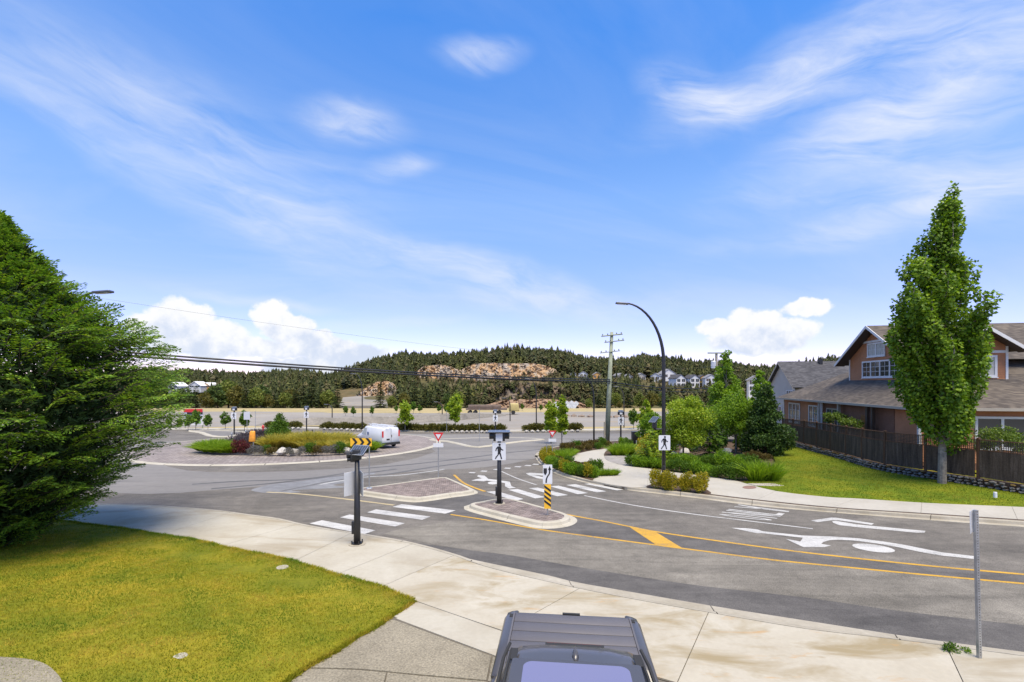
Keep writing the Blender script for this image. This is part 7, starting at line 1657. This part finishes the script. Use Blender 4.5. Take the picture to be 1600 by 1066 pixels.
for i, (u, v, k) in enumerate(row):
    Y = 214 + rnd.uniform(-6, 14) + (14 if i >= 37 else 0); x = (u - 800) / F * Y; z = float(ter(x, Y)) - .1; h = (HZ - v) * Y / F + H0 - z; ms = cm[i % 4] if k == 'c' else bmm[i % 6]
    rank = sum(1 for a_ in row if a_[2] == k and a_[0] < u)
    tree('lot_edge_tree', (ORD3[rank] + (' dark pointed conifer' if k == 'c' else ' rounded leafy tree')) + ' from the left along the edge of the far lots', 'tree', ms, (x, Y, z), rnd.uniform(0, 6), h / (12 if k == 'c' else 9), 'lot-edge ' + ('conifers' if k == 'c' else 'leafy trees'))
# the wood on the hill: one mass
def wood(name, label, n, ulo, uhi, ylo, yhi, hlo, hhi, mat, test, leafy=False, seed=0, at=None):
    rs = np.random.default_rng(seed)
    if at is None:
        Y = rs.uniform(ylo, yhi, n); u = rs.uniform(ulo, uhi, n); X = (u - 800) / F * Y; Z = ter(X, Y); ok = test(u, Y, HZ - (Z - H0) * F / Y); X, Y, Z = X[ok], Y[ok], Z[ok]
    else: X, Y, Z = at[rs.choice(len(at), n)].T + rs.normal(size=(3, n)) * np.array([[.8], [.6], [.1]])
    n = len(X); H = rs.uniform(hlo, hhi, n) * rs.choice([.6, .8, .95, 1, 1.12], n); fat = rs.uniform(.65, 1.5, n)
    Vs, Fs = [], []
    T_ = 10 if not leafy else 8; K = 6 if not leafy else 9
    for t_ in range(T_):
        f = t_ / T_
        for k in range(K):
            a = 2 * math.pi * k / K + rs.uniform(0, 1.2, n); r_ = H * (.2 * (1 - f) ** .8 + .025 if not leafy else .34 * math.sin(math.pi * (.2 + .75 * f))) * rs.uniform(.55, 1.25, n) * fat; z0 = Z + H * (.14 + .84 * f)
            ca, sa = np.cos(a), np.sin(a); w = r_ * (.5 if not leafy else .4) * (1 if not leafy else rs.uniform(.5, 1.1, n)); hgt = H * (.16 if not leafy else .12)
            A_ = np.stack([X + ca * r_ - sa * w, Y + sa * r_ + ca * w, z0 - hgt * .35 * rs.uniform(.4, 1.5, n)], 1); B_ = np.stack([X + ca * r_ + sa * w, Y + sa * r_ - ca * w, z0 - hgt * .35 * rs.uniform(.4, 1.5, n)], 1); C_ = np.stack([X + ca * r_ * .12, Y + sa * r_ * .12, z0 + hgt], 1)
            Vs.append(np.stack([A_, B_, C_], 1).reshape(-1, 3))
    for s0 in (0, 1):
        w = H * .014; dx = np.stack([w, 0 * w, 0 * w], 1) if s0 == 0 else np.stack([0 * w, w, 0 * w], 1); b0 = np.stack([X, Y, Z - 1], 1); Vs.append(np.stack([b0 - dx, b0 + dx, b0 + np.stack([0 * H, 0 * H, H * .9], 1)], 1).reshape(-1, 3))
    V_ = np.concatenate(Vs); return tag(link(name, npmesh(name, V_, np.arange(len(V_)).reshape(-1, 3), mat)), label, 'forest', None, 'stuff')
inq = lambda u, v, a, b, c, d: (u > a) & (u < b) & (v > c) & (v < d)
def open_(u, Y, v): 
    q = inq(u, v, 645, 880, 560, 622) & (Y > 300) & (Y < 398); q |= inq(u, v, 735, 925, 596, 660) & (Y < 290); q |= inq(u, v, 1000, 1210, 590, 625) & (Y < 345); q |= inq(u, v, 550, 632, 598, 626) & (Y < 312); q |= inq(u, v, 520, 610, 608, 640)
    q |= inq(u, v, 880, 1110, 586, 606) & (Y > 335) & (Y < 384); q |= inq(u, v, 255, 330, 596, 640) & (Y < 312); return ~q
wood('ridge_wood', 'dark conifer wood along the ridge of the far hill', 7000, -250, 1800, 396, 486, 8, 12.5, M['needle_far'], open_, seed=1)
wood('slope_wood', 'mixed dark wood covering the slope of the far hill', 4200, -250, 1700, 262, 396, 7, 12, M['needle_far'], open_, seed=2)
wood('slope_thicket', 'brownish olive leafy thicket scattered over the far hill slope', 1900, -250, 1500, 258, 470, 5, 11, M['leaf_thicket'], open_, True, seed=3)
wood('ridge_leafy_wood', 'dark leafy trees mixed into the ridge of the far hill', 3000, -250, 1800, 392, 484, 7.5, 12, M['leaf_ridge'], open_, True, seed=5)
wood('brush', 'low brown brush on the quarry bench and lower slope', 900, 640, 1120, 262, 392, 2, 4.5, M['leaf_thicket'], lambda u, Y, v: np.ones_like(u, bool), True, seed=4)
wood('slope_brush', 'dark brush growing over the brown rocky lower slope', 260, 0, 0, 0, 0, 1.6, 4.2, M['leaf_thicket'], None, True, seed=6, at=np.array(CP['cliff_brown']))
wood('slope_firs', 'scattered small firs on the brown rocky lower slope', 30, 0, 0, 0, 0, 4, 8, M['needle_far'], None, False, seed=7, at=np.array(CP['cliff_brown']))
wood('quarry_brush', 'sparse shrubs at the foot of the quarry faces', 60, 0, 0, 0, 0, 1.5, 3.5, M['leaf_thicket'], None, True, seed=8, at=np.array(CP['cliff']))
